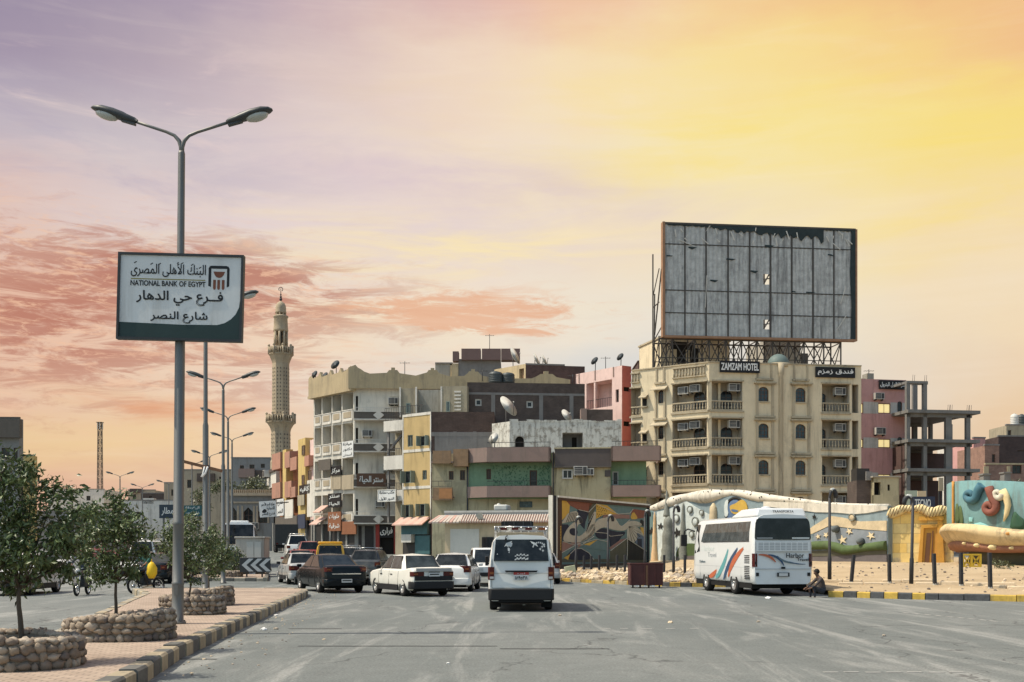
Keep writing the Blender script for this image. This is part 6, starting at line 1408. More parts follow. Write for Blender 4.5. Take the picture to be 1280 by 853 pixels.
FG = Fac.at(618, 113, 657, 109.5); FG2 = Fac.at(657, 109.5, 731, 110.5); t = thing('rear_house', 'tan and brown house behind the stepped parapet with dishes on top', 'building', FG.pt(FG.L, zg(110))); zt_ = FG2.z(455, 0); mb = MB(); FG.wall(mb, 0, FG.L, zg(110), zt_, [(*FG.rect(649, 655, 461, 474), .3, 'wood_slat')], 'far_tan'); FG2.wall(mb, 0, FG2.L, zg(110), zt_-.1, [], 'far_brown'); FG2.box(mb, 0, FG2.L*.66, zt_-.1, zt_+.06, -.3, .05, 'cement'); e, f = FG.pt(0, 0), FG2.pt(0, 0); g = FG2.pt(FG2.L, 0); shell(mb, [(e.x, e.y), (f.x, f.y), (g.x, g.y), (g.x, g.y+5), (e.x, e.y+3)], 2, zg(110), zt_-.1, 'far_brown'); mb.build('wall', t)
for px, py, r, a_, lab in ((641.5, 446, .95, 1.2, 'big pale dish on the far roof beside the brown panels'), (669, 450, .7, 1.3, 'left dish of the thin pair on the rear house roof'), (679, 451, .65, 1.3, 'right dish of the thin pair on the rear house roof')): dish(px, py, 111.5, r, a_, .4, lab, zb=zt_-.2)
FG = Fac.at(544, 122, 566, 122); t = thing('grey_house', 'small pale grey house end showing above the stepped parapet', 'building', FG.pt(1, zg(122))); mb = MB(); FG.box(mb, 0, FG.L*.85, zg(122), FG.z(455, 0), -6, 0, 'upper_grey'); FG.box(mb, FG.L*.85, FG.L, zg(122), FG.z(457, 0), -6, .1, 'far_tan'); mb.build('wall', t); mb = MB(); FG.box(mb, 0, FG.L, FG.z(455, 0), FG.z(454, 0)+.05, -6.1, .15, 'cement'); mb.build('roof', t)
FG = Fac.at(798, 112, 826, 112); t = thing('brick_house', 'brown brick house end between pink building and hotel', 'building', FG.pt(1, zg(112))); mb = MB(); FG.box(mb, 0, FG.L, zg(112), FG.z(452, 0), -6, 0, 'far_brown'); mb.build('wall', t); mb = MB(); FG.box(mb, -.1, FG.L+.1, FG.z(452, 0), FG.z(451, 0), -6.1, .1, 'far_panel'); mb.build('roof', t)
for px, ya, D_, zb_, lab in ((506, 452, 103, 16.4, 'thin mast above the middle of the stepped tan parapet'), (612, 418, 117.5, 22, 'thin mast on the big brown boxed roof panels'), (603, 462, 99, 17, 'pale mast beside the two dark water tanks'), (716, 468, 98.5, 16.5, 'thin mast at the right end of the brown brick block'), (757, 446, 107, 19, 'thin mast on the pink building roof'), (1086, 462, 104, 17, 'thin mast on the rose building roof')):
    x = (px-CX)/FP*D_; z = CH+(HY-ya)/FP*D_; mb = MB(); mb.tube([(x, D_, zb_), (x, D_, z)], .035, 'iron', 5); mb.tube([(x-.5, D_, z-.15), (x+.5, D_, z-.15)], .02, 'iron', 4)
    for k in (-.4, -.15, .15, .4): mb.tube([(x+k, D_-.25, z-.15), (x+k, D_+.25, z-.15)], .015, 'iron', 4)
    tag(mb.build('roof_antenna', org=(x, D_, zb_)), lab, 'antenna', 'masts on the roofs')
# ================================================================== white shop with tiled eaves
stucco('shop_cream', (.55, .44, .29), .25); stucco('shop_white', (.60, .57, .50), .2); mat('tile_red', (.25, .145, .115), .85, .3, 4); mat('tile_white', (.47, .40, .34), .85, .2, 4); mat('roof_cement', (.36, .36, .35), .9, .2, 1)
FS_ = Fac.at(556, 73.5, 693, 72); zb = zg(72)-.1; t = thing('tiled_shop', 'low white shop with red and white tiled eaves behind the van', 'shop', FS_.pt(FS_.L/2, zb)); zt_ = FS_.z(638, 4); ze = FS_.z(652, 4)
mb = MB(); FS_.box(mb, 0, FS_.L, zb, ze, -7, 0, 'shop_cream'); FS_.box(mb, FS_.u(563), FS_.u(599), zb+.1, ze-.5, 0, .03, 'shop_white'); mb.build('wall', t)
mb = MB(); FS_.box(mb, -.1, FS_.L, ze, zt_, -7, -.3, 'roof_cement'); FS_.box(mb, -.12, FS_.L+.02, zt_-.14, zt_, -7.02, -.26, 'unit_white'); mb.build('roof', t)
mb = MB(); a0 = FS_.u(577); n = 74; p = FS_.pt; z1 = FS_.z(643.5, 4)
for i in range(n):
    u0 = a0+(FS_.L-a0)*i/n; u1 = a0+(FS_.L-a0)*(i+.94)/n; m_ = 'tile_red' if i % 2 else 'tile_white'; bu = .05 if i % 2 == 0 else 0
    mb.hexa([p(u0,ze-.12+bu,.55), p(u1,ze-.12+bu,.55), p(u1,z1-.1+bu,-.28), p(u0,z1-.1+bu,-.28), p(u0,ze-.02+bu,.55), p(u1,ze-.02+bu,.55), p(u1,z1+bu,-.28), p(u0,z1+bu,-.28)], m_)
a1 = -.5
for i in range(9):
    u0 = a1+(a0-a1)*i/9; u1 = a1+(a0-a1)*(i+.97)/9; k = .5*(1-i/9); mb.hexa([p(u0-k,ze-.12,.55), p(u1-k,ze-.12,.55), p(u1,z1-.1,-.28), p(u0,z1-.1,-.28), p(u0-k,ze-.02,.55), p(u1-k,ze-.02,.55), p(u1,z1,-.28), p(u0,z1,-.28)], 'tile_white' if i % 3 else 'awning_pink')
mb.build('tiled_eaves', t)
mb = MB(); FS_.flatuz(mb, [(FS_.u(596), FS_.z(645, 2)), (FS_.u(600), FS_.z(642, 2)), (FS_.u(604), FS_.z(641, 2)), (FS_.u(606), FS_.z(649, 2)), (FS_.u(600), FS_.z(650, 2))], .35, 'upper_grey', .1); mb.build('torn_sheet', t)
mb = MB(); a, b = FS_.u(603), FS_.u(617); FS_.box(mb, a, b, zb, FS_.z(672, 3), 0, .02, 'void')
for i in range(9): u = a+(b-a)*i/8; FS_.box(mb, u-.025, u+.025, zb, FS_.z(672, 3), .02, .06, 'iron')
FS_.box(mb, a, b, FS_.z(673, 3), FS_.z(671.5, 3), .02, .07, 'iron'); mb.build('barred_door', t)
mb = MB(); FS_.box(mb, FS_.u(614), FS_.u(631), zt_, FS_.z(630.5, 3), -2, -.8, 'tank_white'); FS_.box(mb, FS_.u(616), FS_.u(620), zt_, FS_.z(628.5, 3), -1.6, -1.2, 'tank_white'); o = mb.build('roof_tank', org=FS_.pt(FS_.u(622), zt_, -1.4), bevel=.08); tag(o, 'white plastic tank on the flat roof of the tiled shop', 'water tank')
# ================================================================== pink block right of the hotel
stucco('rose', (.54, .30, .275), .25, sc=(.25, .12, .11)); stucco('rose_band', (.50, .47, .43), .3)
FI = Fac.at(1066, 102, 1133, 103); zt_ = FI.z(474.5, 3); zb = 1.0; t = thing('rose_building', 'rose pink building with white bands and lit yellow windows beside the hotel', 'building', FI.pt(FI.L/2, zb)); mbw = MB(); IW = []
for k, (ya, yb) in enumerate(((504.5, 517), (549, 560), (593, 604))): IW += [(*FI.rect(1097.5, 1113, ya, yb), .12, 'void'), (*FI.rect(1121.5, 1127.5, ya-2.5, yb+.5), .15, 'void'), (*FI.rect(1074, 1079, ya, yb), .12, 'void')]
FI.wall(mbw, 0, FI.L, zb, zt_, IW, 'rose')
for k, (ya, yb) in enumerate(((503, 517.5), (547.5, 560.5), (591, 604))):
    z0, z1 = FI.z(yb, 3), FI.z(ya, 3); us = [0, IW[3*k+2][0], IW[3*k+2][1], IW[3*k][0], IW[3*k][1], IW[3*k+1][0], IW[3*k+1][1], FI.L]
    for a, b in zip(us[::2], us[1::2]): FI.box(mbw, a, b, z0, z1, 0, .03, 'rose_band')
e, f = FI.pt(0, 0), FI.pt(FI.L, 0); shell(mbw, [(e.x, e.y), (f.x, f.y), (f.x-1, f.y+10), (e.x, e.y+10)], 1, zb, zt_, 'rose', rz=zt_-.4); mbw.build('wall', t)
for i, h in enumerate(IW): window(FI, t, *h[:4], .1, 'wood_brown', 'pane_dark' if i % 3 == 1 else 'pane_warm', 2 if i % 3 == 0 else 1, 1, arch=(h[1]-h[0])*.48 if i % 3 == 1 else None, wallm='rose')
ac(FI, t, FI.u(1097), FI.z(500, 3), .0, 1.1); ac(FI, t, FI.u(1098), FI.z(544, 3), .0, 1.2); board(FI, t, 1098.5, 1131.5, 476, 487, .1, 'sign_black', 'شركة النيل للبترول', 'white_paint', .02, 'shop_sign', None, .04, .12)
mb = MB(); FI.box(mb, FI.u(1091), FI.u(1099), zt_-.3, FI.z(465, 3), -2, -1, 'upper_grey'); FI.box(mb, FI.u(1076), FI.u(1088), zt_-.3, FI.z(472, 3), -2, -1, 'brown_brick'); mb.build('roof_room', t)
# ================================================================== unfinished concrete frame
mat('raw_concrete', (.19, .185, .175), .9, .25, 1.3, bump=.3, streak=.45)
mat('raw_brick', (.10, .062, .055), .95, .3, 1.5, bump=.3)
FJ = Fac.at(1134, 100, 1223, 101); t = thing('concrete_frame', 'unfinished grey concrete building frame with bare columns and slabs', 'building', FJ.pt(FJ.L/2, 1)); zs = [FJ.z(515, 3), FJ.z(551.5, 3), FJ.z(588, 3)]
for i, z in enumerate(zs): mb = MB(); FJ.box(mb, -.1, FJ.L-(0 if i == 0 else .05), z-.16, z+.14, -8.5, .35, 'raw_concrete'); FJ.box(mb, 0, FJ.L-.6, z-.5, z-.16, -.42, -.05, 'raw_concrete'); FJ.box(mb, 0, FJ.L-.6, z-.5, z-.16, -7.9, -7.5, 'raw_concrete'); mb.build('floor_slab', t)
for px, w, dep, top in ((1136, 5, 0, 477), (1144.5, 6.5, -7.5, 477), (1157, 5, 0, 477), (1164.5, 4.5, -7.5, 515), (1186.5, 8, 0, 515), (1189, 5, -7.5, 515), (1211, 5.5, 0, 515)):
    u = FJ.u(px, dep); h = w/2/FP*100; mb = MB(); FJ.box(mb, u-h, u+h, .8, FJ.z(top, 3, dep) if top < 500 else zs[0]-.2, dep-.4, dep-.05, 'raw_concrete'); mb.build('column', t)
mb = MB(); FJ.box(mb, 0, FJ.u(1160), FJ.z(480, 3), FJ.z(477, 3), -.5, 0, 'raw_concrete'); FJ.box(mb, 0, .5, FJ.z(480, 3), FJ.z(477, 3), -8, -.5, 'raw_concrete'); FJ.box(mb, FJ.u(1141, -7.5), FJ.u(1160, -7.5), FJ.z(480, 3, -7.5), FJ.z(476, 3, -7.5), -8, -7.5, 'raw_concrete'); mb.build('roof_beam', t)
mb = MB(); FJ.box(mb, FJ.u(1141, -6), FJ.u(1188, -6), zs[2]+.2, zs[1]-.5, -7.3, -7.1, 'raw_brick'); FJ.box(mb, .2, FJ.u(1184, -6), .8, zs[2]-.5, -7.3, -7.1, 'raw_brick'); FJ.box(mb, .0, .2, .8, zs[1]-.4, -7, -.5, 'raw_brick'); mb.build('brick_infill', t)
mb = MB()
for px in (1102, 1119, 1130, 1142, 1157, 1186, 1189, 1210, 1213):
    if px > 1130:
        for dx in (0, .18): u = FJ.u(px)+dx; z = FJ.z(477 if px < 1160 else 513.5, 3); mb.tube([FJ.pt(u, z, -.2), FJ.pt(u+.05, z+.6, -.2)], .018, 'iron', 4)
mb.build('rebar', t)
# shed and boards between wall and frame
FL2 = Fac.at(1074, 84, 1124, 84); t = thing('shed', 'small flat roofed plaster shed at the foot of the rose pink building', 'shed', FL2.pt(FL2.L/2, .9)); z1 = FL2.z(597, 1); mb = MB(); us = FL2.u(1092); FL2.wall(mb, us, FL2.L, .8, z1, [(*FL2.rect(1093, 1101, 603, 619), .5, 'void'), (*FL2.rect(1109.5, 1112.5, 606, 613.5), .2, 'void')], 'cream_wall'); FL2.box(mb, 0, us, .8, z1-.2, -3, -.6, 'brown_brick'); FL2.box(mb, us, FL2.L, .8, z1, -3, -.52, 'cream_wall'); mb.build('wall', t); mb = MB(); FL2.box(mb, us-.1, FL2.L+.1, z1, z1+.12, -3.1, .12, 'roof_grey'); mb.build('roof', t); mb = MB(); FL2.box(mb, FL2.u(1074), FL2.u(1090), z1-.2, FL2.z(585, 1), -2, -.6, 'shop_dark'); FL2.box(mb, FL2.u(1085), us, z1-.2, z1+.5, -1.5, -.4, 'cement'); mb.build('tarpaulin', t)
def panel_sign(pa, pb, ya, yb, D, m, label, txt=None, tcol='sign_white', posts=True):
    F_ = Fac.at(pa, D, pb, D); p0 = F_.pt(F_.L/2, 0); z0_ = zlot(max(p0.x, 1.5), D) if p0.x > 1.5 else zg(D); t = thing('sign_board', label, 'sign', (p0.x, D, z0_)); board(F_, t, pa, pb, ya, yb, -.1, m, txt, tcol, .02, 'panel', None, .18, .1)
    mb = MB(); c = F_.z(yb, 0); F_.box(mb, F_.L*.2, F_.L*.2+.08, z0_-.2, c+.2, -.2, -.11, 'iron'); F_.box(mb, F_.L*.8, F_.L*.8+.08, z0_-.2, c+.2, -.2, -.11, 'iron'); mb.build('post', t); return t
mat('panel_blue', (.035, .045, .075), .6, .2, 1); mat('panel_mint', (.33, .38, .30), .7, .2, 1)
panel_sign(1137.5, 1168, 621, 638, 63, 'panel_blue', 'dark blue board with white capital letters behind the yellow temple wall', 'TECNO'); panel_sign(1131, 1146, 613.5, 632, 70, 'panel_mint', 'mint and white board behind the dark blue board'); panel_sign(1146.5, 1157, 614, 626, 70.4, 'shop_cream', 'cream board next to the mint board'); panel_sign(1173, 1178.5, 597.5, 614, 74, 'upper_tan', 'small upright tan board on a thin pole by the bowl')
# ================================================================== far right brick houses
brickmat('red_brick', (.26, .15, .115), (.31, .185, .14), (.24, .17, .13), 1, .3, .1); brickmat('dark_brick', (.07, .05, .048), (.09, .06, .055), (.06, .05, .045), 1, .3, .1)
def box_house(name, label, pa, pb, ytop, D, dep, m, wins=(), trim='cement', cat='house', parts=()):
    F_ = Fac.at(pa, D, pb, D+.3); zb = zg(D); t = thing(name, label, cat, F_.pt(F_.L/2, zb)); z1 = F_.z(ytop, 0); mb = MB(); hs = [(*F_.rect(*w), .25, 'void') for w in wins]; F_.wall(mb, 0, F_.L, zb-.5, z1, hs, m); e, f = F_.pt(0, 0), F_.pt(F_.L, 0); shell(mb, [(e.x, e.y), (f.x, f.y), (f.x, f.y+dep), (e.x, e.y+dep)], 1, zb-.5, z1, m); mb.build('wall', t)
    mb = MB(); F_.box(mb, -.05, F_.L+.05, z1, z1+.18, -.3, .06, trim); mb.build('parapet', t)
    for h in hs: window(F_, t, *h[:4], .2, 'wood_brown', 'pane_dark', 2, 1)
    for (a, b, c, d, w, mm, nm) in parts: mb = MB(); r = F_.rect(a, b, c, d, w); F_.box(mb, *r, min(w-1.5, -.05) if w <= 0 else 0, w, mm); mb.build(nm, t)
    return t
box_house('brick_house', 'pinkish brick house with pale frame and one dark window at the right photo edge', 1232, 1300, 581, 122, 6, 'red_brick', [(1265.5, 1277, 580.5+1, 592.5)], 'far_tan', parts=[(1230, 1236, 583, 612, .12, 'far_tan', 'column'), (1259, 1263, 583, 612, .12, 'far_tan', 'column')])
box_house('brick_house', 'dark brick house behind the pinkish brick house at the right edge', 1248, 1310, 546, 132, 8, 'dark_brick', [(1272, 1290, 563, 565)])
box_house('brick_house', 'red brick house with a stepped top left of the dark brick house', 1231, 1249, 557, 130, 8, 'red_brick', [(1222+18, 1244, 568, 578)])
box_house('brick_house', 'narrow rose coloured brick house beside the concrete frame', 1217, 1231.5, 548, 134, 8, 'rose', [(1222, 1226, 566, 576)])
box_house('roof_cabin', 'tan roof cabin above the dark brick house at the right edge', 1258, 1300, 532, 137, 5, 'upper_tan', [(1257+3, 1264, 538, 546)])
box_house('white_house', 'small white and yellow house seen through the concrete frame', 1194, 1216, 553, 140, 6, 'house_white', [(1197, 1201, 565, 572), (1205, 1210, 563, 571)], parts=[(1194, 1216, 552, 560, .1, 'house_yellow', 'yellow_band')])
tank(1268, 532, 517.5, 138.5, .5, 'tank_white', 'white water tank above the tan roof cabin'); tank(1277, 532, 518, 139.5, .62, 'tank_dark', 'black water tank above the tan roof cabin')
for (lab, px, D_, bl, n_) in (('green shrub behind the left side of the bowl sculpture', 1203, 80, [(1197,620,6),(1204,616,7),(1210,622,6),(1200,626,7)], 700), ('green shrub behind the middle of the bowl sculpture', 1232, 80, [(1222,612,6),(1232,608,7),(1240,614,7),(1228,620,8)], 800), ('low creeper along the pinkish brick house', 1262, 116, [(1254,602,4),(1264,603,4),(1274,603,4)], 300)):
    tree('shrub', lab, px, D_, .9, bl, n_, .22, .03, 'shrubs behind the bowl sculpture', 'leaf_grey' if px > 1250 else 'leaf', px, cat='shrub')
def tile_post(px, ya, D, label):
    F_ = Fac.at(px-3.5, D, px+4.5, D); mb = MB(); z = zlot(26, D); F_.box(mb, 0, F_.L, z-.2, F_.z(ya, 0), -.6, 0, 'raw_concrete'); F_.box(mb, -.06, F_.L+.06, F_.z(ya, 0), F_.z(ya, 0)+.1, -.66, .06, 'raw_concrete'); o = mb.build('concrete_pillar', org=F_.pt(F_.L/2, z)); tag(o, label, 'pillar', 'bare pillars behind the bowl')
tile_post(1233, 594, 70, 'left bare concrete pillar standing up behind the bowl sculpture'); tile_post(1259, 592, 70, 'right bare concrete pillar standing up behind the bowl sculpture')
# ================================================================== left street: orange house, mosque, minaret, far houses
stucco('orange', (.38, .20, .145), .35); stucco('house_ochre', (.52, .38, .15), .25); stucco('grey_far', (.22, .22, .215), .3); stucco('minaret_stone', (.40, .325, .225), .35); mat('minaret_dark', (.09, .08, .065), .9, .2, 2); stucco('tan_far', (.36, .30, .22), .3)
FN = Fac.at(343.5, 130, 400, 113); zb = zg(118); t = thing('orange_house', 'orange and ochre house row with boxed balconies on the left street', 'house', FN.pt(FN.L/2, zb)); u = FN.u
mb = MB(); zt_ = FN.z(568, u(350)); FN.box(mb, 0, u(376), zb, zt_, -9, -.6, 'shop_brown'); FN.box(mb, u(376), u(385), zb, FN.z(549, u(380)), -9, .3, 'house_ochre'); FN.box(mb, u(385), FN.L, zb, FN.z(549, u(390)), -9, -.2, 'pink_pale'); FN.box(mb, u(355.5), u(359.8), zb+3, zt_+.3, -.6, .2, 'house_ochre'); mb.build('wall', t)
for pa, pb, ya, yb in ((344.5,355,567,587),(344.5,355,604,623),(360.5,367,565,585),(360.5,369,602,622),(367.5,375.5,572,588),(367.5,374,609,622),(385.5,391,570,583)):
    mb = MB(); r = FN.rect(pa, pb, ya, yb); FN.box(mb, *r, -.6, .45, 'orange'); mb.build('balcony', t)
for pa, pb, ya, yb in ((378,381.5,557,569),(378,381,594,606),(386,390,588,600)): r = FN.rect(pa, pb, ya, yb, .3); window(FN, t, *r, -.33, 'wood_brown', 'pane_dark', 1, 2)
for pa, pb, ya, yb, m, tx, nm in ((347,355.5,624,645,'board_white',['شارع','النصر'],'shop_sign'),(357,367,625,648,'house_white',None,'shop_sign'),(375,388.5,606,618,'sign_black','كافيه','shop_sign'),(373,381,619,632,'upper_tan',None,'awning'),(373,382,643,661,'panel_blue',None,'shop_sign'),(345,372,646,657,'rail_dark',None,'awning'),(385,396,600,646,'rail_white',None,'bay')): board(FN, t, pa, pb, ya, yb, .5, m, tx, 'ink' if m == 'board_white' else 'sign_white', .02, nm)
mb = MB(); FN.box(mb, 0, FN.L, zb, zb+3.4, -.6, .1, 'shop_dark')
for i in range(8): uu = FN.L*i/8; FN.box(mb, uu, uu+.35, zb, zb+3.4, .1, .3, 'marble')
mb.build('shopfront', t)
for px in (362, 366): pass
FN2 = Fac.at(333.5, 137, 345, 131); t = thing('cream_house', 'narrow cream house end left of the orange house', 'house', FN2.pt(1, zg(134))); mb = MB(); FN2.box(mb, 0, FN2.L, zg(134), FN2.z(591, 2), -8, 0, 'house_white'); mb.build('wall', t); mb = MB(); FN2.box(mb, -.1, FN2.L, FN2.z(592, 2), FN2.z(588, 2), -8.1, .2, 'brown_brick'); mb.build('roof', t); window(FN2, t, *FN2.rect(338, 341, 610, 622), -.03, 'wood_brown', 'pane_dark', 1, 2); ac(FN2, t, FN2.u(337), FN2.z(597, 2), .1, 1.6)
FX = Fac.at(324, 104, 346, 104); t = thing('sign_board', 'tilted white Arabic notice board hanging over the left street', 'sign', FX.pt(FX.L/2, FX.z(636, 0))); a, b, c, d = FX.rect(324.5, 345.5, 626.5, 646.5); mb = MB(); FX.box(mb, a, b, c, d, 0, .1, 'board_white'); FX.box(mb, b, b+1.2, d-.3, d-.2, -.1, .0, 'iron'); mb.build('panel', t); mb = MB()
for i, (s, k) in enumerate((('مركز البحر الأحمر', .08), ('للتجارة', .35), ('شارع النصر', .70))): lettering(FX, mb, s, a+.2+(.5 if i == 1 else 0), b-.15, d-(k+.24)*(d-c), d-k*(d-c), .1, 'ink', .02, .012)
FX.flatuz(mb, smoothpoly([(a+.15, c+.5), (a+.5, c+.85), (a+.75, c+.6), (a+.5, c+.35)]), .1, 'ink', .012); mb.build('lettering', t); t.rotation_euler = (0, radians(-4), 0)
# mosque with pointed windows
FO = Fac.at(285, 131, 342, 131); zb = zg(131); t = thing('mosque_hall', 'grey hall with dark pointed windows and a planted roof terrace', 'hall', FO.pt(FO.L/2, zb)); z1 = FO.z(620, 0); mb = MB(); hs = [(*FO.rect(304.5, 316, 634.5, 654), .3, 'void'), (*FO.rect(323, 334, 634.5, 654), .3, 'void'), (*FO.rect(288, 296, 634.5, 654), .3, 'void')]; FO.wall(mb, 0, FO.L, zb-.5, z1, hs, 'grey_far'); e, f = FO.pt(0, 0), FO.pt(FO.L, 0); shell(mb, [(e.x, e.y), (f.x, f.y), (f.x, f.y+9), (e.x, e.y+9)], 1, zb-.5, z1, 'grey_far')
for h in hs: 
    m_ = (h[0]+h[1])/2
    for s in (0, 1): FO.flatuz(mb, [(h[s], h[3]+.02), (m_, h[3]+.02), (h[s], h[3]-.55)], -.1, 'grey_far', .11)
    FO.box(mb, h[0]-.25, h[0]-.05, h[2], h[3]+.2, 0, .08, 'tan_far'); FO.box(mb, h[1]+.05, h[1]+.25, h[2], h[3]+.2, 0, .08, 'tan_far')
mb.build('wall', t)
for h in hs: window(FO, t, *h[:4], .25, 'wood_brown', 'pane_dark', 2, 2)
mb = MB(); FO.box(mb, -.2, FO.L+.2, z1, z1+.35, -.5, .4, 'tan_far'); FO.box(mb, -.1, FO.L+.1, z1-.9, z1-.7, 0, .2, 'tan_far')
for i in range(24): a = FO.L*i/24; FO.box(mb, a, a+FO.L/48, z1+.35, z1+.75, -.3, .2, 'tan_far')
mb.build('cornice', t); ac(FO, t, FO.u(318), FO.z(662, 0), 0, 1.5)
for lab, px, bl, n_ in (('wide green bush on the planted terrace by the minaret', 322, [(300,611,6),(310,606,8),(320,604,8),(330,608,7),(337,612,5)], 1100), ('pale green bush left on the planted terrace', 276, [(268,612,7),(276,606,7),(286,611,7)], 700), ('yellow green street tree between the far lamp poles', 250, [(247,622,9),(252,634,8),(244,640,8),(256,616,7)], 800)): tree('shrub' if px != 250 else 'street_tree', lab, px, 136 if px != 250 else 120, 7.5 if px != 250 else 1.2, bl, n_, .34, .06, None, 'leaf_pale', px, cat='shrub' if px != 250 else 'tree')
box_house('flat_house', 'long dark grey flat roofed house left of the minaret', 289, 339, 573, 165, 10, 'grey_far', [(312, 318, 581, 586), (326, 331, 580, 585), (300, 305, 582, 586)], parts=[(298, 318, 586, 597, .5, 'mauve', 'balcony'), (318, 339, 588, 597, .3, 'brown_brick', 'balcony')])
box_house('flat_house', 'tan flat roofed apartment house behind the far lamps', 228, 290, 588, 170, 10, 'tan_far', [(234, 240, 600, 610), (262, 268, 596, 602), (274, 280, 596, 602)], parts=[(246, 268, 592, 602, .4, 'brown_brick', 'balcony')])
# minaret
D = 150; x = (351-CX)/FP*D; s = D/FP; Z = lambda py: CH+(HY-py)*s; t = thing('minaret', 'tall stone minaret with two ringed balconies and a domed lantern', 'minaret', (x, D, zg(D))); T = Matrix.Translation((x, D, 0)); a8 = pi/8
mb = MB(); mb.lathe([(13*s, zg(D)-.5), (13*s, Z(578)), (12.2*s, Z(576)), (12*s, Z(540)), (13*s, Z(536)), (16*s, Z(531)), (18.2*s, Z(529))], 'minaret_stone', 8, T, False, a8); mb.lathe([(11*s, Z(530)), (10.6*s, Z(455)), (11.5*s, Z(452)), (14*s, Z(446)), (15.6*s, Z(444))], 'minaret_stone', 8, T, False, a8); mb.lathe([(9*s, Z(446)), (9*s, Z(436)), (9.6*s, Z(435)), (9.6*s, Z(433))], 'minaret_stone', 8, T, False, a8); mb.build('shaft', t)
mb = MB()
for k in range(8):   # carved panels on each face
    a = a8+k*pi/4+pi/8; n_ = Vector((cos(a), sin(a), 0)); tt = Vector((-sin(a), cos(a), 0))
    for (r, y0, y1, w, step) in ((10.65*s*cos(a8), 526, 458, 3.0, 4.6), (12.15*s*cos(a8), 574, 542, 3.4, 5)):
        y = y0
        while y > y1:
            c = Vector((x, D, Z(y)))+n_*(r+.02)
            for sd in (-1, 1): p = c+tt*sd*w*s*.62; mb.add([p+tt*(i*.8*s)+Vector((0, 0, j*1.4*s))+n_*.03 for i, j in ((-1, 0), (0, -1), (1, 0), (0, 1))], [(0, 1, 2, 3)], 'minaret_dark')
            y -= step
mb.build('carved_panel', t)
for y0, r in ((529, 18.2), (444, 15.4)):
    mb = MB(); mb.lathe([(r*s, Z(y0)), (r*s, Z(y0-1.5)), ((r-.8)*s, Z(y0-1.6))], 'minaret_stone', 8, T, False, a8)
    for k in range(32): a = 2*pi*k/32; p = Vector((x+(r-1)*s*cos(a), D+(r-1)*s*sin(a), 0)); mb.tube([(p.x, p.y, Z(y0-1.5)), (p.x, p.y, Z(y0-8))], .09, 'minaret_stone', 5)
    mb.lathe([((r-1.6)*s, Z(y0-7.5)), ((r-.2)*s, Z(y0-7.5)), ((r-.2)*s, Z(y0-9)), ((r-1.6)*s, Z(y0-9))], 'minaret_stone', 8, T, False, a8)
    for k in range(8): a = a8+2*pi*k/8; p = ((r-.6)*s*cos(a)+x, (r-.6)*s*sin(a)+D); mb.tube([(p[0], p[1], Z(y0)), (p[0], p[1], Z(y0-10))], .16, 'minaret_stone', 6); mb.ball((p[0], p[1], Z(y0-11)), .2, 'minaret_stone', 6)
    mb.build('balcony', t)
mb = MB(); mb.lathe([(2.2*s, Z(436)), (2.2*s, Z(413))], 'minaret_dark', 8, T)
for k in range(8): a = 2*pi*k/8; p = (x+7.6*s*cos(a), D+7.6*s*sin(a)); mb.tube([(p[0], p[1], Z(435)), (p[0], p[1], Z(414))], .17, 'minaret_stone', 6)
mb.lathe([(9*s, Z(415)), (9.4*s, Z(413)), (9*s, Z(411)), (8.4*s, Z(398)), (9.4*s, Z(397)), (9.4*s, Z(395.5)), (6*s, Z(394))], 'minaret_stone', 16, T); 
for k in range(8): a = 2*pi*k/8; p = (x+5.6*s*cos(a), D+5.6*s*sin(a)); mb.tube([(p[0], p[1], Z(395)), (p[0], p[1], Z(391))], .14, 'minaret_stone', 6)
mb.build('lantern', t); mb = MB(); mb.lathe([(6.8*s, Z(392)), (7*s, Z(390.5)), (6.6*s, Z(389)), (6.7*s, Z(386)), (6.2*s, Z(382.5)), (4.8*s, Z(379.5)), (2.4*s, Z(377.6)), (.9*s, Z(376.8))], 'minaret_stone', 16, T); mb.build('dome', t)
mb = MB(); mb.tube([(x, D, Z(377)), (x, D, Z(361))], [.09, .04], 'iron', 6)
for y, r in ((374.5, .22), (371.5, .17), (368.5, .12)): mb.ball((x, D, Z(y)), r, 'iron', 8)
mb.tube([(x+.28*sin(a), D, Z(363.5)+.28*(1-cos(a))-.1) for a in [.5+i*.45 for i in range(12)]], .05, 'iron', 5); mb.build('finial', t)
# far left skyline
box_house('tall_house', 'tall dark house behind the trees at the left photo edge', -30, 24, 523, 120, 1.0, 'grey_far', [(2, 12, 560, 575), (17, 22, 560, 575)], 'rail_dark', parts=[(-30, 24.5, 524, 547, .8, 'rail_dark', 'boxed_balcony')])
box_house('small_house', 'small ochre house beside the tall dark house at left', 27, 43, 570, 135, .8, 'house_ochre', [(32, 38, 580, 588)])
box_house('far_house', 'pale far house under the lattice mast', 60, 130, 612, 260, 12, 'house_white', [(70, 76, 620, 626), (108, 113, 620, 626)])
box_house('far_house', 'distant tan house with a dark roof box behind the far lamps', 160, 194, 613, 230, 10, 'tan_far', [(166, 170, 618, 624), (180, 184, 620, 626)], parts=[(162, 178, 611, 616, .3, 'brown_brick', 'roof_box')])
box_house('far_house', 'distant brown house above the white compound wall', 176, 205, 617, 222, 10, 'brown_brick', [(186, 190, 620, 624)])
box_house('far_house', 'grey house behind the tall sign pole', 205, 232, 604, 205, 10, 'tan_far', [(214, 218, 612, 620)])
box_house('compound', 'low white compound building behind the median trees', 150, 262, 626, 190, 10, 'house_white', [(240, 246, 640, 650), (170, 176, 640, 648)], parts=[(178, 192, 623, 630, 0, 'house_white', 'roof_box')], cat='building')
box_house('compound', 'long grey compound building at the far left beyond the traffic', -60, 140, 640, 175, 10, 'grey_far', [(100, 110, 655, 668), (60, 70, 655, 668)], cat='building')
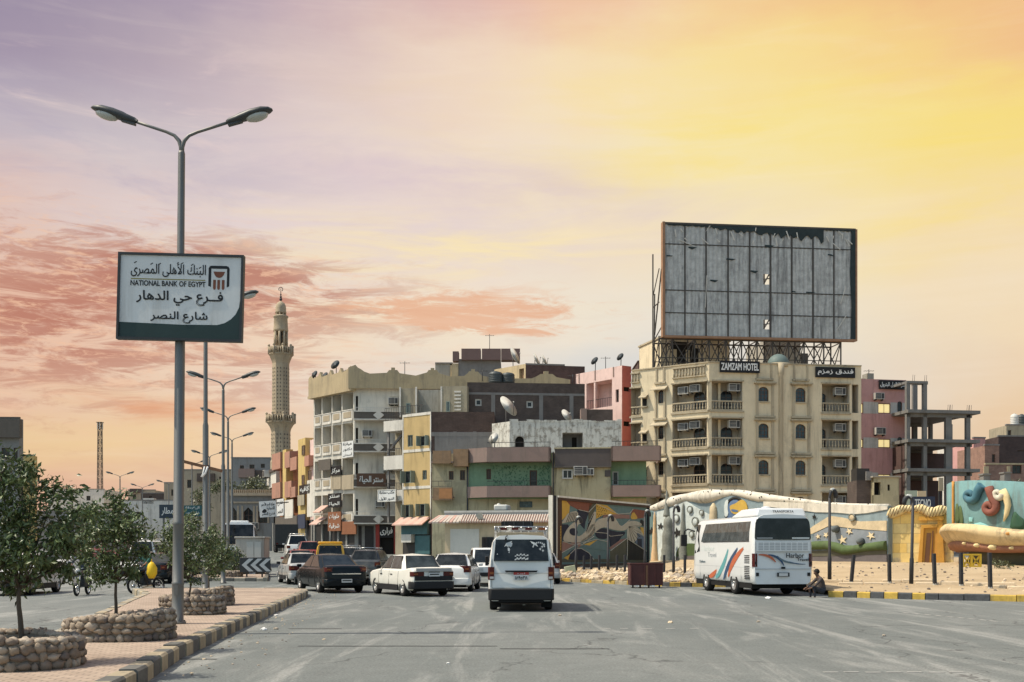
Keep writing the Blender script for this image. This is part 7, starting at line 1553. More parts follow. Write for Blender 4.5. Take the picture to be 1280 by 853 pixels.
x, D = (125-CX)/FP*330, 330; s = D/FP; t = thing('lattice_mast', 'slender steel lattice telecom mast on the left horizon', 'mast', (x, D, zg(D))); z1 = CH+(HY-528)*s; z0 = zg(D); h = z1-z0; mb = MB(); n = 16
for k in range(n):
    za, zb_ = z0+h*k/n, z0+h*(k+1)/n; wa, wb = .78-.3*k/n, .78-.3*(k+1)/n
    for i in range(4):
        q = lambda w, i: Vector((x+(w if i in (0, 1) else -w), D+(w if i in (1, 2) else -w), 0)); a, b = q(wa, i), q(wb, i); a2, b2 = q(wa, (i+1) % 4), q(wb, (i+1) % 4)
        mb.bar((a.x, a.y, za), (b.x, b.y, zb_), .15, 'truss'); mb.bar((a.x, a.y, za), (b2.x, b2.y, zb_), .08, 'truss'); mb.bar((a2.x, a2.y, za), (b.x, b.y, zb_), .08, 'truss'); mb.bar((b.x, b.y, zb_), (b2.x, b2.y, zb_), .08, 'truss')
mb.build('lattice', t); mb = MB(); mb.box(x-.9, x+.9, D-.9, D+.9, z1-.15, z1, 'truss')
for a in range(6): mb.box(x+.8*cos(a)-.12, x+.8*cos(a)+.12, D+.8*sin(a)-.12, D+.8*sin(a)+.12, z1-2.2, z1-.1, 'unit_white')
mb.build('antenna', t)
# ================================================================== vehicles
paint('paint_white', (.66, .66, .63), .5, .3, .22); paint('paint_cream', (.68, .665, .60), .4, .35, .22); paint('paint_black', (.006, .009, .011), .1, .2, .008); paint('paint_silver', (.34, .34, .33), .6, .3, .3); paint('paint_red', (.22, .03, .025), .6, .3, .3); paint('paint_yellow', (.62, .33, .012), .6, .3, .2); paint('paint_bus', (.68, .69, .68), .5, .28, .18); paint('paint_teal', (.16, .24, .26), .4, .4, .35); paint('paint_dark', (.03, .035, .04), .6, .35, .35)
mat('tyre', (.016, .016, .016), .85, .3, 8); mat('rim_steel', (.34, .34, .33), .35, .2, 6, metal=.6); mat('trim_black', (.016, .016, .017), .65, .2, 5); mat('lens_red', (.07, .009, .009), .2, .2, 6); mat('lens_amber', (.20, .06, .02), .2, .2, 6); mat('lens_clear', (.45, .45, .43), .15, .2, 6); mat('plate_white', (.55, .55, .53), .5, .1, 5); mat('plate_red', (.35, .05, .04), .5, .1, 5); mat('chrome', (.55, .55, .54), .2, .1, 5, metal=.9); mat('under', (.01, .01, .01), .95, .2, 3)
glass('car_glass', (.006, .008, .009), .05); glass('car_glass_grey', (.03, .036, .037), .06); glass('bus_glass', (.035, .045, .048), .08)
def loft(mb, secs, m):
    """secs: list of (y or function of z, half outline from bottom centre to top centre)."""
    rings = []
    for y, half in secs:
        f = y if callable(y) else (lambda z, y=y: y)
        full = [(x, z) for x, z in half]+[(-x, z) for x, z in reversed(half) if x > 1e-6]
        rings.append([(x, f(z), z) for x, z in full])
    k = len(rings[0]); vs = [p for r in rings for p in r]
    fs = [(i*k+j, (i+1)*k+j, (i+1)*k+(j+1) % k, i*k+(j+1) % k) for i in range(len(rings)-1) for j in range(k)]
    mb.add(vs, fs, m, True); b = len(mb.v)-len(vs); mi = mb.mi(m)
    mb.f.append([b+j for j in range(k)]); mb.m.append(mi); mb.s.append(False)
    mb.f.append([b+(len(rings)-1)*k+j for j in reversed(range(k))]); mb.m.append(mi); mb.s.append(False)
def cut_arches(ob, wheels, R, W):
    """Wheel arches: cylinders taken out of the body, the cutter thrown away afterwards."""
    mb = MB(); mb.mats = list(ob.data.materials)
    for y in wheels:
        for s in (-1, 1):
            T = Matrix.Translation((s*(W/2-.08), y, R*1.02)) @ Matrix.Rotation(pi/2, 4, 'Y'); mb.lathe([(R*1.17, -.22), (R*1.17, .22)], 'under', 28, T)
    c = mb.build('cutter'); bm_ = ob.modifiers.new('arch', 'BOOLEAN'); bm_.operation = 'DIFFERENCE'; bm_.object = c; bm_.solver = 'EXACT'
    dg = bpy.context.evaluated_depsgraph_get(); me = bpy.data.meshes.new_from_object(ob.evaluated_get(dg)); ob.modifiers.clear()
    if len(me.polygons) > 20:
        ob.data = me
        try: me.set_sharp_from_angle(angle=radians(38))
        except Exception: pass
    bpy.data.objects.remove(c)
def wheel(t, x, y, R, w, kind='steel', side=1):
    T = Matrix.Translation((x, y, R)) @ Matrix.Rotation(side*pi/2, 4, 'Y')
    mb = MB(); mb.lathe([(R*.62, -w/2), (R*.93, -w/2), (R*.985, -w*.36), (R, -w*.2), (R, w*.2), (R*.985, w*.36), (R*.93, w/2), (R*.62, w/2)], 'tyre', 28, T, cap=False); o = mb.build('wheel', t)
    mb = MB(); mb.lathe([(R*.66, w*.46), (R*.62, w*.50), (R*.56, w*.34), (R*.30, w*.28), (R*.16, w*.40), (1e-4, w*.42)], 'rim_steel', 22, T)
    if kind == 'alloy':
        for k in range(5): a = 2*pi*k/5; mb.box(-.028, .028, R*.14, R*.60, w*.33, w*.45, 'chrome', T @ Matrix.Rotation(a, 4, 'Z'))
    else:
        for k in range(8): a = 2*pi*k/8; mb.ball((R*.43*cos(a), R*.43*sin(a), w*.31), R*.055, 'under', 6, (1, 1, .4), T)
    mb.lathe([(R*.13, w*.40), (R*.12, w*.5), (1e-4, w*.52)], 'chrome', 10, T)
    for k in range(4): a = 2*pi*k/4+.4; mb.ball((R*.2*cos(a), R*.2*sin(a), w*.38), R*.035, 'chrome', 5, (1, 1, 1), T)
    mb.build('rim', o); return o
def lerp_tab(tab, y):
    for (a, b), (c, d) in zip(tab, tab[1:]):
        if a <= y <= c: return b+(d-b)*(y-a)/(c-a)
    return tab[0][1] if y < tab[0][0] else tab[-1][1]
def car(name, label, cat, pos, head, body='paint_white', L=4.3, W=1.68, H=1.42, wb=2.55, R=.30, belt=.90, hood=.84, trunk=.95, yr0=-1.35, yr1=-.75, yf1=.35, yf0=1.05, bp=-.15, tail='wide', plate='plate_white', gl='car_glass', trim=False, rim='steel', group='cars in the junction traffic', rack=False, rearbump='body', z=None, spare=False, tailz=None, box=False):
    t = thing(name, label, cat, (pos[0], pos[1], zg(pos[1]) if z is None else z), group, world=False, rz=-radians(head))
    hl = L/2; yoff = (hl-.82-wb) if not box else (hl-.75-wb); wy = (-wb/2-.05, wb/2-.05); zb = .21
    top = [(-hl, trunk-.13), (-hl+.06, trunk-.045), (-hl+.22, trunk), (yr0, belt+.015), (yr0+.2, belt), (yf0-.05, belt), (yf0+.1, belt-.015), (hl-.45, hood-.02), (hl-.12, hood-.10), (hl, hood-.22)]
    wid = [(-hl, .88), (-hl+.08, .945), (-hl+.3, .975), (-.6, 1), (.8, 1), (hl-.5, .965), (hl-.15, .92), (hl, .80)]
    ys = [-hl, -hl+.04, -hl+.1, -hl+.22, -hl+.5, (yr0-hl)/2, yr0, yr0+.3, -.4, .2, .7, yf0, (yf0+hl)/2, hl-.45, hl-.2, hl-.08, hl]
    ys = sorted(set(round(y, 3) for y in ys)); secs = []
    for y in ys:
        w = W/2*lerp_tab(wid, y); zt = lerp_tab(top, y); zlow = zb+(.14 if y < -hl+.3 else .05 if y > hl-.3 else 0)*1.0; sh = min(.62, zt-.16)
        secs.append((y, [(0, zlow), (w*.86, zlow), (w*.965, zlow+.08), (w, .46), (w*.995, sh), (w*.965, zt-.05), (w*.91, zt-.008), (w*.6, zt+.008), (0, zt+.018)]))
    mb = MB(); mb.mi(body); mb.mi('under'); loft(mb, secs, body); ob = mb.build('body', t); cut_arches(ob, wy, R, W)
    sx = lambda y, z_: W/2*lerp_tab(wid, y)*(1 if z_ < .62 else 1-.035*(z_-.62)/max(.05, lerp_tab(top, y)-.67))
    # cabin
    wbt, wr = W/2*.925, W/2*.695; zr = H; b0 = belt-.03; rl = (zr-b0); mb = MB()
    def yre(z_): k = (z_-b0)/rl; return yr0+(yr1-yr0)*k
    def yfe(z_): k = (z_-b0)/rl; return yf0+(yf1-yf0)*k
    hw = lambda z_: wbt+(wr-wbt)*((z_-b0)/rl)
    n = 7; rings = []
    def ringp(k):    # k 0..1 height; rounded at the top
        z_ = b0+rl*k; return z_
    lev = [(0, 0, 0), (.55, 0, 0), (.90, .0, .0), (.965, .035, .05), (1.0, .12, .16)]
    vs = []; 
    for k, ins, iny in lev:
        z_ = b0+rl*k; x = hw(z_)-ins; a, b = yre(z_)+iny, yfe(z_)-iny; c_ = .11+.06*k; vs += [(x-c_, a, z_), (x, a+c_, z_), (x, (a+b)/2, z_), (x, b-c_, z_), (x-c_, b, z_), (-(x-c_), b, z_), (-x, b-c_, z_), (-x, (a+b)/2, z_), (-x, a+c_, z_), (-(x-c_), a, z_)]
    kk = 10; mb.add(vs, [(i*kk+j, i*kk+(j+1) % kk, (i+1)*kk+(j+1) % kk, (i+1)*kk+j) for i in range(len(lev)-1) for j in range(kk)], body, True); bb = len(mb.v)-kk; c0 = len(mb.v); mb.v.append(Vector((0, (yr1+yf1)/2, zr+.045))); mi = mb.mi(body)
    for j in range(kk): mb.f.append([bb+j, bb+(j+1) % kk, c0]); mb.m.append(mi); mb.s.append(True)
    cab = mb.build('cabin', t)
    try: cab.data.set_sharp_from_angle(angle=radians(32))
    except Exception: pass
    def pane(nm, pts, m, off):
        c = sum((Vector(p) for p in pts), Vector())/len(pts); nn = (Vector(pts[1])-Vector(pts[0])).cross(Vector(pts[2])-Vector(pts[0])).normalized(); 
        if nn.dot(c-Vector((0, (yr1+yf1)/2, c.z))) < 0: nn = -nn; pts = pts[::-1]
        k = len(pts); mbp = MB(); o = [Vector(p)+nn*off for p in pts]; i_ = [Vector(p)-nn*.03 for p in pts]
        mbp.add(o+i_, [tuple(range(k))]+[(j, k+j, k+(j+1) % k, (j+1) % k) for j in range(k)], m); return mbp.build(nm, t)
    z0, z1 = b0+.07, b0+rl*.89
    for s in (-1, 1):
        A = lambda y, z_: (s*hw(z_), y, z_)
        ra, rb = yre(z0)+.19, yre(z1)+.14; fa, fb = yfe(z0)-.16, yfe(z1)-.13
        if box: spans = [(ra, rb, (ra+bp)/2-.04, (rb+bp)/2-.04), ((ra+bp)/2+.04, (rb+bp)/2+.04, bp-.04, bp-.04), (bp+.04, bp+.04, fa, fb)]
        else: spans = [(ra, rb, bp-.04, bp-.04), (bp+.04, bp+.04, fa, fb)]
        for (a, b, c, d) in spans:
            pane('window_gasket', [A(a-.025, z0-.025), A(c+.025, z0-.025), A(d+.025, z1+.025), A(b-.025, z1+.025)], 'trim_black', .006); pane('side_window', [A(a, z0), A(c, z0), A(d, z1), A(b, z1)], gl, .010)
        mb = MB()   # door seams and handles
        for y in (bp, yf0-.12, -wb/2-.05+R*1.3 if not box else bp-.9):
            for za, zc in ((.30, .5), (.5, .7), (.7, belt-.06)): mb.bar((s*(sx(y, za)+.001), y, za), (s*(sx(y, zc)+.001), y, zc), .012, 'trim_black', .006)
        mb.build('door_seam', t); mb = MB()
        for y in (bp-.22 if not box else bp-.5, bp+.75 if bp+.75 < yf0-.2 else bp+.2): mb.box(s*(sx(y, .72))-.012, s*(sx(y, .72))+.012, y-.09, y+.09, belt-.20, belt-.165, 'trim_black')
        mb.build('door_handle', t)
        if trim:
            mb = MB(); ya, yb = wy[0]+R*1.22, wy[1]-R*1.22; x = s*W/2; mb.box(min(x-s*.03, x+s*.012), max(x-s*.03, x+s*.012), ya, yb, .20, .40, 'trim_black'); mb.build('sill', t, bevel=.01)
        mb = MB(); mb.box(-.09, .09, -.05, .05, -.06, .06, body if not trim else 'trim_black', Matrix.Translation((s*(W/2+.06), yf0-.28, belt+.06))); mb.build('mirror', t, bevel=.03)
    zt1 = b0+rl*.90; Bk = lambda x, z_, e: (x, (yre(z_) if e < 0 else yfe(z_)), z_)
    for nm, e in (('rear_window', -1), ('windscreen', 1)):
        a, b = hw(z0)-.12, hw(zt1)-.12
        pane('window_gasket', [Bk(-a-.03, z0-.04, e), Bk(a+.03, z0-.04, e), Bk(b+.03, zt1+.025, e), Bk(-b-.03, zt1+.025, e)], 'trim_black', .006); pane(nm, [Bk(-a, z0-.01, e), Bk(a, z0-.01, e), Bk(b, zt1, e), Bk(-b, zt1, e)], gl, .011)
    # ends
    yr = -hl; w = W/2*.9; tz = tailz or (trunk-.33, trunk-.12)
    for s in (-1, 1):
        mb = MB(); m0 = tz
        if tail == 'wide': p = [(s*.36, yr-.012), (s*(w-.01), yr-.008), (s*(w+.045), yr+.10), (s*(w+.055), yr+.20)]
        elif tail == 'tall': p = [(s*(w-.20), yr-.012), (s*(w-.01), yr-.008), (s*(w+.045), yr+.08), (s*(w+.05), yr+.12)]
        else: p = [(s*.42, yr-.012), (s*(w-.02), yr-.008), (s*(w+.03), yr+.05), (s*(w+.035), yr+.06)]
        q = p+[(s*(w-.06), yr+.2), (s*.36, yr+.12)]
        if s < 0: q = q[::-1]
        mb.prism(q, m0[0], m0[1], 'lens_red'); o = mb.build('tail_light', t); mb = MB(); c = (m0[0]+m0[1])/2; mb.box(min(s*(w-.16), s*(w-.02)), max(s*(w-.16), s*(w-.02)), yr-.02, yr+.02, c-.03, c+.03, 'lens_amber'); mb.build('indicator', o)
        mb = MB(); mb.prism([(s*(W/2*.45), hl+.005), (s*(W/2*.82), hl-.03), (s*(W/2*.93), hl-.2), (s*(W/2*.45), hl-.1)][::s], hood-.33, hood-.17, 'lens_clear'); mb.build('headlight', t)
        for y in wy: wheel(t, s*(W/2-.11), y, R, .19, rim, s)
    for y, s, nm in ((-hl, -1, 'rear_bumper'), (hl, 1, 'front_bumper')):
        mb = MB(); q = [(-W/2*.99, y-s*.32), (-W/2*.985, y-s*.1), (-W/2*.86, y+s*.03), (-W/2*.4, y+s*.055), (W/2*.4, y+s*.055), (W/2*.86, y+s*.03), (W/2*.985, y-s*.1), (W/2*.99, y-s*.32)]
        if s > 0: q = q[::-1]
        mb.prism(q, .27, .53, 'trim_black' if rearbump == 'black' else body); mb.build(nm, t, bevel=.03); 
    mb = MB(); mb.box(-W*.34, W*.34, hl-.02, hl+.012, hood-.31, hood-.2, 'trim_black'); mb.box(-W*.28, W*.28, hl+.03, hl+.06, .3, .42, 'trim_black'); mb.build('grille', t)
    pz = .40 if tail != 'wide' else (.40 if plate == 'low' else trunk-.30); pm = plate if plate in MATS else 'plate_white'
    mb = MB(); mb.box(-.20, .20, -hl-.07, -hl-.045, pz, pz+.13, pm); mb.box(-.2, .2, -hl-.072, -hl-.046, pz+.13, pz+.155, 'trim_black'); mb.box(-.17, .17, -hl-.073, -hl-.07, pz+.05, pz+.09, 'trim_black'); mb.build('number_plate', t)
    mb = MB(); mb.box(-W*.36, W*.36, -hl+.25, hl-.3, .17, .5, 'under'); mb.build('underbody', t)
    if rack:
        mb = MB()
        for s in (-1, 1): mb.tube([(s*wr*.85, yr1+.1, zr+.12), (s*wr*.85, yf1-.1, zr+.12)], .02, 'chrome', 6)
        for i in range(5): y = yr1+.15+(yf1-yr1-.3)*i/4; mb.tube([(-wr*.85, y, zr+.12), (wr*.85, y, zr+.12)], .015, 'chrome', 6); mb.tube([(wr*.85, y, zr), (wr*.85, y, zr+.12)], .015, 'chrome', 5); mb.tube([(-wr*.85, y, zr), (-wr*.85, y, zr+.12)], .015, 'chrome', 5)
        mb.build('roof_rack', t)
    return t
def at(px, D, x0=0): return ((px-CX)/FP*D, D)
def rear_at(px, D, head, L, W, side):   # centre of a car from the ground point of one rear corner
    h = Vector((sin(radians(head)), cos(radians(head)))); r = Vector((h.y, -h.x)); c = Vector(((px-CX)/FP*D, D))+h*(L/2)-r*(side*W/2); return (c.x, c.y)
# --- saloon pair at the junction
tb = car('saloon_car', 'shiny black saloon car pulling away beside the median tip', 'car', rear_at(405, 39.5, -26, 4.45, 1.70, -1), -26, 'paint_black', 4.45, 1.70, 1.43, 2.6, .32, .93, .86, 1.03, -1.62, -.62, .30, 1.3, -.1, 'tall', 'low', rim='alloy', tailz=(.80, .96))
mb = MB(); mb.box(-.55, .55, -2.26, -2.235, .70, .735, 'chrome'); mb.build('chrome_strip', tb)
tw = car('saloon_car', 'boxy old white saloon car with black bumper turning left at the junction', 'car', rear_at(514, 36.6, -28, 4.4, 1.66, -1), -28, 'paint_cream', 4.4, 1.66, 1.43, 2.6, .30, .93, .87, 1.0, -1.35, -.92, .30, 1.0, -.12, 'wide', 'plate_white', gl='car_glass_grey', trim=True, rearbump='black', tailz=(.70, .86))
mb = MB(); mb.box(-.70, .70, -2.235, -2.195, .56, .71, 'trim_black'); mb.box(-.66, .66, -2.24, -2.2, .87, .98, 'paint_silver'); mb.box(-.19, .19, -2.255, -2.23, .71, .85, 'trim_black'); mb.build('tail_panel', tw)
car('hatchback', 'white rounded hatchback half hidden behind the old white saloon', 'car', (at(570, 43.2)[0], 43.0), 4, 'paint_white', 4.0, 1.70, 1.45, 2.45, .30, .95, .86, 1.0, -1.7, -1.15, .45, 1.2, -.2, 'tall', 'low', tailz=(.75, 1.0))
car('hatchback', 'silver hatchback mostly hidden to the right of the white van', 'car', (at(675, 52)[0], 51.5), -2, 'paint_silver', 4.0, 1.68, 1.45, 2.45, .30, .93, .86, .98, -1.75, -1.2, .4, 1.15, -.2, 'tall', 'low', tailz=(.72, .98))
car('estate_car', 'dark estate car with pale roof seen between the black and white saloons', 'car', at(464, 56), 3, 'paint_dark', 4.3, 1.75, 1.5, 2.6, .32, .95, .88, 1.02, -1.95, -1.6, .4, 1.15, -.2, 'tall', 'plate_white', rack=True)
car('small_car', 'pale car with roof rack between the yellow microbus and the dark estate', 'car', at(440, 66), -5, 'paint_silver', 4.1, 1.65, 1.46, 2.5, .30, .92, .85, .98, -1.4, -.9, .35, 1.1, -.15, 'wide', rack=True)
car('saloon_car', 'silver saloon car at the kerb left of the black saloon', 'car', at(375, 51), -20, 'paint_silver', 4.3, 1.68, 1.42, 2.55, .30, .9, .84, .97, -1.4, -.85, .35, 1.05, -.12, 'wide', trim=True)
car('saloon_car', 'small red saloon car behind the silver one on the left street', 'car', at(374, 61), -16, 'paint_red', 4.2, 1.65, 1.42, 2.5, .30, .9, .84, .97, -1.4, -.85, .35, 1.05, -.12, 'wide')
car('estate_car', 'dark red estate car parked beside the yellow microbus up the street', 'car', at(385, 76), -14, 'paint_red', 4.3, 1.7, 1.62, 2.6, .32, 1.0, .95, 1.05, -1.95, -1.65, .4, 1.1, -.2, 'tall', group='vehicles up the left street')
car('jeep', 'white jeep with roof rack going up the left street', 'car', at(370, 86), -15, 'paint_white', 4.2, 1.75, 1.9, 2.5, .36, 1.15, 1.1, 1.2, -1.98, -1.85, .3, .9, -.3, 'tall', rack=True, group='vehicles up the left street')
car('saloon_car', 'white saloon car facing the camera at the left photo edge', 'car', at(27, 39.5), 176, 'paint_white', 4.3, 1.75, 1.45, 2.55, .31, .92, .9, .98, -1.4, -.85, .35, 1.05, -.12, 'wide', trim=True, rearbump='black', group='cars on the left carriageway')
car('saloon_car', 'white saloon car far behind the first motorcycle, facing the camera', 'car', at(78, 60), 177, 'paint_white', 4.3, 1.75, 1.45, 2.55, .31, .92, .9, .98, -1.4, -.85, .35, 1.05, -.12, 'wide', group='cars on the left carriageway')
car('saloon_car', 'white saloon car directly left of the rider with the yellow bag', 'car', at(172, 56), 178, 'paint_white', 4.2, 1.68, 1.42, 2.5, .30, .9, .86, .97, -1.4, -.85, .35, 1.05, -.12, 'wide', rearbump='black', group='cars on the left carriageway')
car('saloon_car', 'black saloon car behind the sign pole with pale number plate', 'car', at(207, 52), 2, 'paint_black', 4.4, 1.72, 1.40, 2.6, .31, .92, .86, .98, -1.4, -.85, .35, 1.05, -.12, 'tall', 'low', group='cars on the left carriageway')
car('jeep', 'white jeep with roof rack behind the rider with the yellow bag', 'car', at(191, 66), 1, 'paint_white', 4.3, 1.75, 1.85, 2.5, .36, 1.12, 1.06, 1.15, -1.98, -1.8, .3, .95, -.3, 'tall', rack=True, group='cars on the left carriageway')
car('saloon_car', 'red car glimpsed through the second young tree', 'car', at(148, 78), 178, 'paint_red', 4.3, 1.75, 1.6, 2.55, .31, .95, .9, 1.0, -1.9, -1.5, .35, 1.05, -.12, 'wide', group='cars on the left carriageway')
car('saloon_car', 'dark red car farther along behind the second young tree', 'car', at(120, 84), 178, 'paint_red', 4.3, 1.75, 1.5, 2.55, .31, .95, .9, 1.0, -1.9, -1.5, .35, 1.05, -.12, 'wide', group='cars on the left carriageway')
car('saloon_car', 'dark saloon car in the cross street between median tip and chevron board', 'car', at(288, 58.5), 80, 'paint_dark', 4.2, 1.68, 1.40, 2.5, .30, .9, .86, .97, -1.4, -.85, .35, 1.05, -.12, 'wide', group='cars on the left carriageway')
# --- vans
def vanlike(name, label, cat, pos, head, body, L, W, H, wy, R, front=1.0, group=None, lean=.16, zb=.28, gl='car_glass', rim='steel', win=(1.22, .90), waist=.98):
    t = thing(name, label, cat, (pos[0], pos[1], zg(pos[1])), group, world=False, rz=-radians(head)); hl = L/2; w = W/2
    sm = lambda k: max(0, min(1, k))**2*(3-2*max(0, min(1, k)))
    rear = lambda z: -hl+lean*sm((z-waist)/(H-waist))
    frn = lambda z: hl-front*max(0, (z-waist)/(H-waist))**1.1-.06*max(0, (.6-z))
    def half(k, zt=1.0, wz=1.0): return [(0, zb), (w*.9*k, zb), (w*.985*k, zb+.12), (w*k, .62), (w*k, waist), (w*.955*k, waist+(H-waist)*.45), (w*.885*k, waist+(H-waist)*.82), (w*.80*k, H-.07), (w*.66*k, H-.012), (0, H+.02)]
    N = 8; secs = []
    for i, (f, k) in enumerate(((0, .955), (.008, .985), (.03, 1), (.2, 1), (.45, 1), (.7, 1), (.9, .995), (.97, .975), (.992, .94), (1, .88))): secs.append(((lambda z, f=f: rear(z)+(frn(z)-rear(z))*f), half(k)))
    mb = MB(); mb.mi(body); mb.mi('under'); loft(mb, secs, body); ob = mb.build('body', t); cut_arches(ob, wy, R, W)
    xs = lambda z: w if z < waist else w*(1-.045*(z-waist)/((H-waist)*.45)) if z < waist+(H-waist)*.45 else w*(.955-.07*(z-waist-(H-waist)*.45)/((H-waist)*.37))
    z0, z1 = waist+.10, waist+(H-waist)*.80
    for s in (-1, 1):
        ya, yb = rear((z0+z1)/2)+.22, frn((z0+z1)/2)-.18; n = 4
        for i in range(n):
            a, b = ya+(yb-ya)*i/n+.05, ya+(yb-ya)*(i+1)/n-.05; mb = MB(); zm = waist+(H-waist)*.45; k = .010; b1 = b if i < n-1 else b-.3
            pts = [(a, z0), (b if i < n-1 else b+.2, z0), (b, zm), (b1, z1), (a, z1), (a, zm)]
            vs = [(s*(xs(z)+k), y, z) for y, z in pts]; mb.add(vs, [tuple(range(6))[::s]], gl); vs2 = [(s*(xs(z)-.03), y, z) for y, z in pts]; b_ = len(mb.v); mb.add(vs2, [], gl)
            for j in range(6): mb.f.append([j, (j+1) % 6, 6+(j+1) % 6, 6+j]); mb.m.append(0); mb.s.append(False)
            mb.build('side_window', t)
        mb = MB(); mb.bar((s*(w+.001), .2, .35), (s*(w+.001), .2, waist), .012, 'trim_black', .006); mb.bar((s*(w+.001), 1.1, .35), (s*(w+.001), 1.1, waist), .012, 'trim_black', .006); mb.box(s*w-.008, s*w+.008, -hl+.3, hl-.4, waist-.03, waist-.015, 'trim_black'); mb.build('door_seam', t)
        mb = MB(); mb.box(-.05, .05, -.06, .06, -.14, .14, 'trim_black', Matrix.Translation((s*(w+.13), hl-.55, waist+.28))); mb.bar((s*w*.97, hl-.55, waist+.15), (s*(w+.1), hl-.55, waist+.22), .03, 'trim_black'); mb.build('mirror', t, bevel=.02)
        for y in wy: wheel(t, s*(w-.12), y, R, .2, rim, s)
        mb = MB(); mb.box(min(s*.4, s*.72)*w/.84, max(s*.4, s*.72)*w/.84, hl-.05, hl+.01, .62, .8, 'lens_clear'); mb.build('headlight', t)
    def back(x, z, off=.012): return (x, rear(z)-off-.0, z)
    t['_r'] = 0
    mb = MB(); n = 6; a0, a1 = win[1]*w*.93, win[1]*w*.86; zz = [waist+.36*(H-waist)+(.88*(H-waist)-.36*(H-waist))*i/n for i in range(n+1)]
    wz0, wz1 = win[0], H-.11; zz = [wz0+(wz1-wz0)*i/n for i in range(n+1)]; aw = [a0+(a1-a0)*i/n for i in range(n+1)]
    vs = []
    for z, a in zip(zz, aw): vs += [back(-a, z, .016), back(a, z, .016)]
    for z, a in zip(zz, aw): vs += [back(-a, z, -.05), back(a, z, -.05)]
    k = 2*(n+1); fs = [(2*i, 2*i+1, 2*i+3, 2*i+2) for i in range(n)]+[(0, k, k+1, 1), (2*n, 2*n+1, k+2*n+1, k+2*n)]+[(2*i, 2*i+2, k+2*i+2, k+2*i) for i in range(n)]+[(2*i+1, k+2*i+1, k+2*i+3, 2*i+3) for i in range(n)]
    mb.add(vs, fs, gl); mb.build('rear_window', t)
    mb = MB(); f_ = lambda x, z, o: (x, frn(z)+o, z); vs = []
    for z in (waist+.08, H-.14): vs += [f_(-w*.84, z, .02), f_(w*.84, z, .02), f_(-w*.84, z, -.06), f_(w*.84, z, -.06)]
    mb.add(vs, [(0, 4, 5, 1), (2, 3, 7, 6), (0, 1, 3, 2), (4, 6, 7, 5), (0, 2, 6, 4), (1, 5, 7, 3)], gl); mb.build('windscreen', t)
    mb = MB(); mb.box(-w*.8, w*.8, -hl+.3, hl-.35, .2, .5, 'under'); mb.build('underbody', t)
    return t, back, w, hl, rear
# white minibus taxi in front
VD = 28.2
t, back, w, hl, rear = vanlike('minibus', 'white minibus van seen from behind with a loaded roof rack', 'van', (at(651.5, VD)[0], VD+2.3), 0, 'paint_white', 4.6, 1.72, 2.0, (-1.22, 1.25), .325, win=(1.325, .90), waist=1.0, lean=.15)
for s in (-1, 1):
    mb = MB(); q = [(s*(w-.155), -hl-.012), (s*(w-.03), -hl-.010), (s*(w+.008), -hl+.05), (s*(w+.008), -hl+.14), (s*(w-.15), -hl+.1)]
    mb.prism(q[::s], .84, 1.17, 'lens_red'); o = mb.build('tail_light', t); mb = MB(); mb.box(min(s*(w-.145), s*(w-.04)), max(s*(w-.145), s*(w-.04)), -hl-.02, -hl, .98, 1.04, 'lens_amber'); mb.box(min(s*(w-.145), s*(w-.04)), max(s*(w-.145), s*(w-.04)), -hl-.02, -hl, .86, .92, 'lens_clear'); mb.build('indicator', o)
mb = MB(); q = [(-w*1.01, -hl+.36), (-w*1.0, -hl+.02), (-w*.93, -hl-.07), (w*.93, -hl-.07), (w*1.0, -hl+.02), (w*1.01, -hl+.36)]; mb.prism(q[::1], .30, .605, 'trim_black'); mb.box(-w*.7, w*.7, -hl-.05, -hl+.2, .24, .30, 'under'); mb.build('rear_bumper', t, bevel=.03)
mb = MB(); q = [(-w*.99, hl-.3), (-w*.9, hl+.05), (w*.9, hl+.05), (w*.99, hl-.3)][::-1]; mb.prism(q, .3, .55, 'trim_black'); mb.build('front_bumper', t, bevel=.03)
mb = MB(); mb.box(-w*.885, w*.885, -hl-.004, -hl+.01, 1.005, 1.012, 'trim_black')
for s in (-1, 1): mb.bar((s*w*.895, -hl-.001, .62), (s*w*.895, -hl-.001, 1.0), .010, 'trim_black', .008); mb.bar((s*w*.895, rear(1.15)-.003, 1.0), (s*w*.86, rear(1.9)-.003, 1.9), .010, 'trim_black', .008)
mb.box(-w*.885, w*.885, -hl-.004, -hl+.01, .618, .626, 'trim_black'); mb.build('tailgate_seam', t)
mb = MB(); mb.add([(-.40, -hl-.045, 1.035), (.40, -hl-.045, 1.035), (.40, -hl, 1.035), (-.40, -hl, 1.035), (-.43, -hl-.05, 1.075), (.43, -hl-.05, 1.075), (.43, -hl, 1.08), (-.43, -hl, 1.08)], [(0,3,2,1),(4,5,6,7),(0,1,5,4),(1,2,6,5),(2,3,7,6),(3,0,4,7)], 'trim_black'); mb.build('tailgate_handle', t)
FV = Fac(-1, -hl-.012, 1, -hl-.012)
mb = MB(); FV.box(mb, 1-.20, 1+.20, .82, .965, 0, .018, 'plate_white'); FV.box(mb, 1-.20, 1+.20, .965, 1.035, 0, .018, 'plate_red'); lettering(FV, mb, '١٨٩٥٣٨', .84, 1.16, .845, .935, .018, 'ink', .02, .004); lettering(FV, mb, 'أجرة', .90, 1.10, .975, 1.02, .018, 'sign_white', .02, .004); mb.build('number_plate', t)
mb = MB()   # window stickers, following the slope of the glass
def stick(pts, m='chevron_grey'):
    vs = [back(x, z, .022) for x, z in pts]; mb.add(vs, [tuple(range(len(vs)))], m)
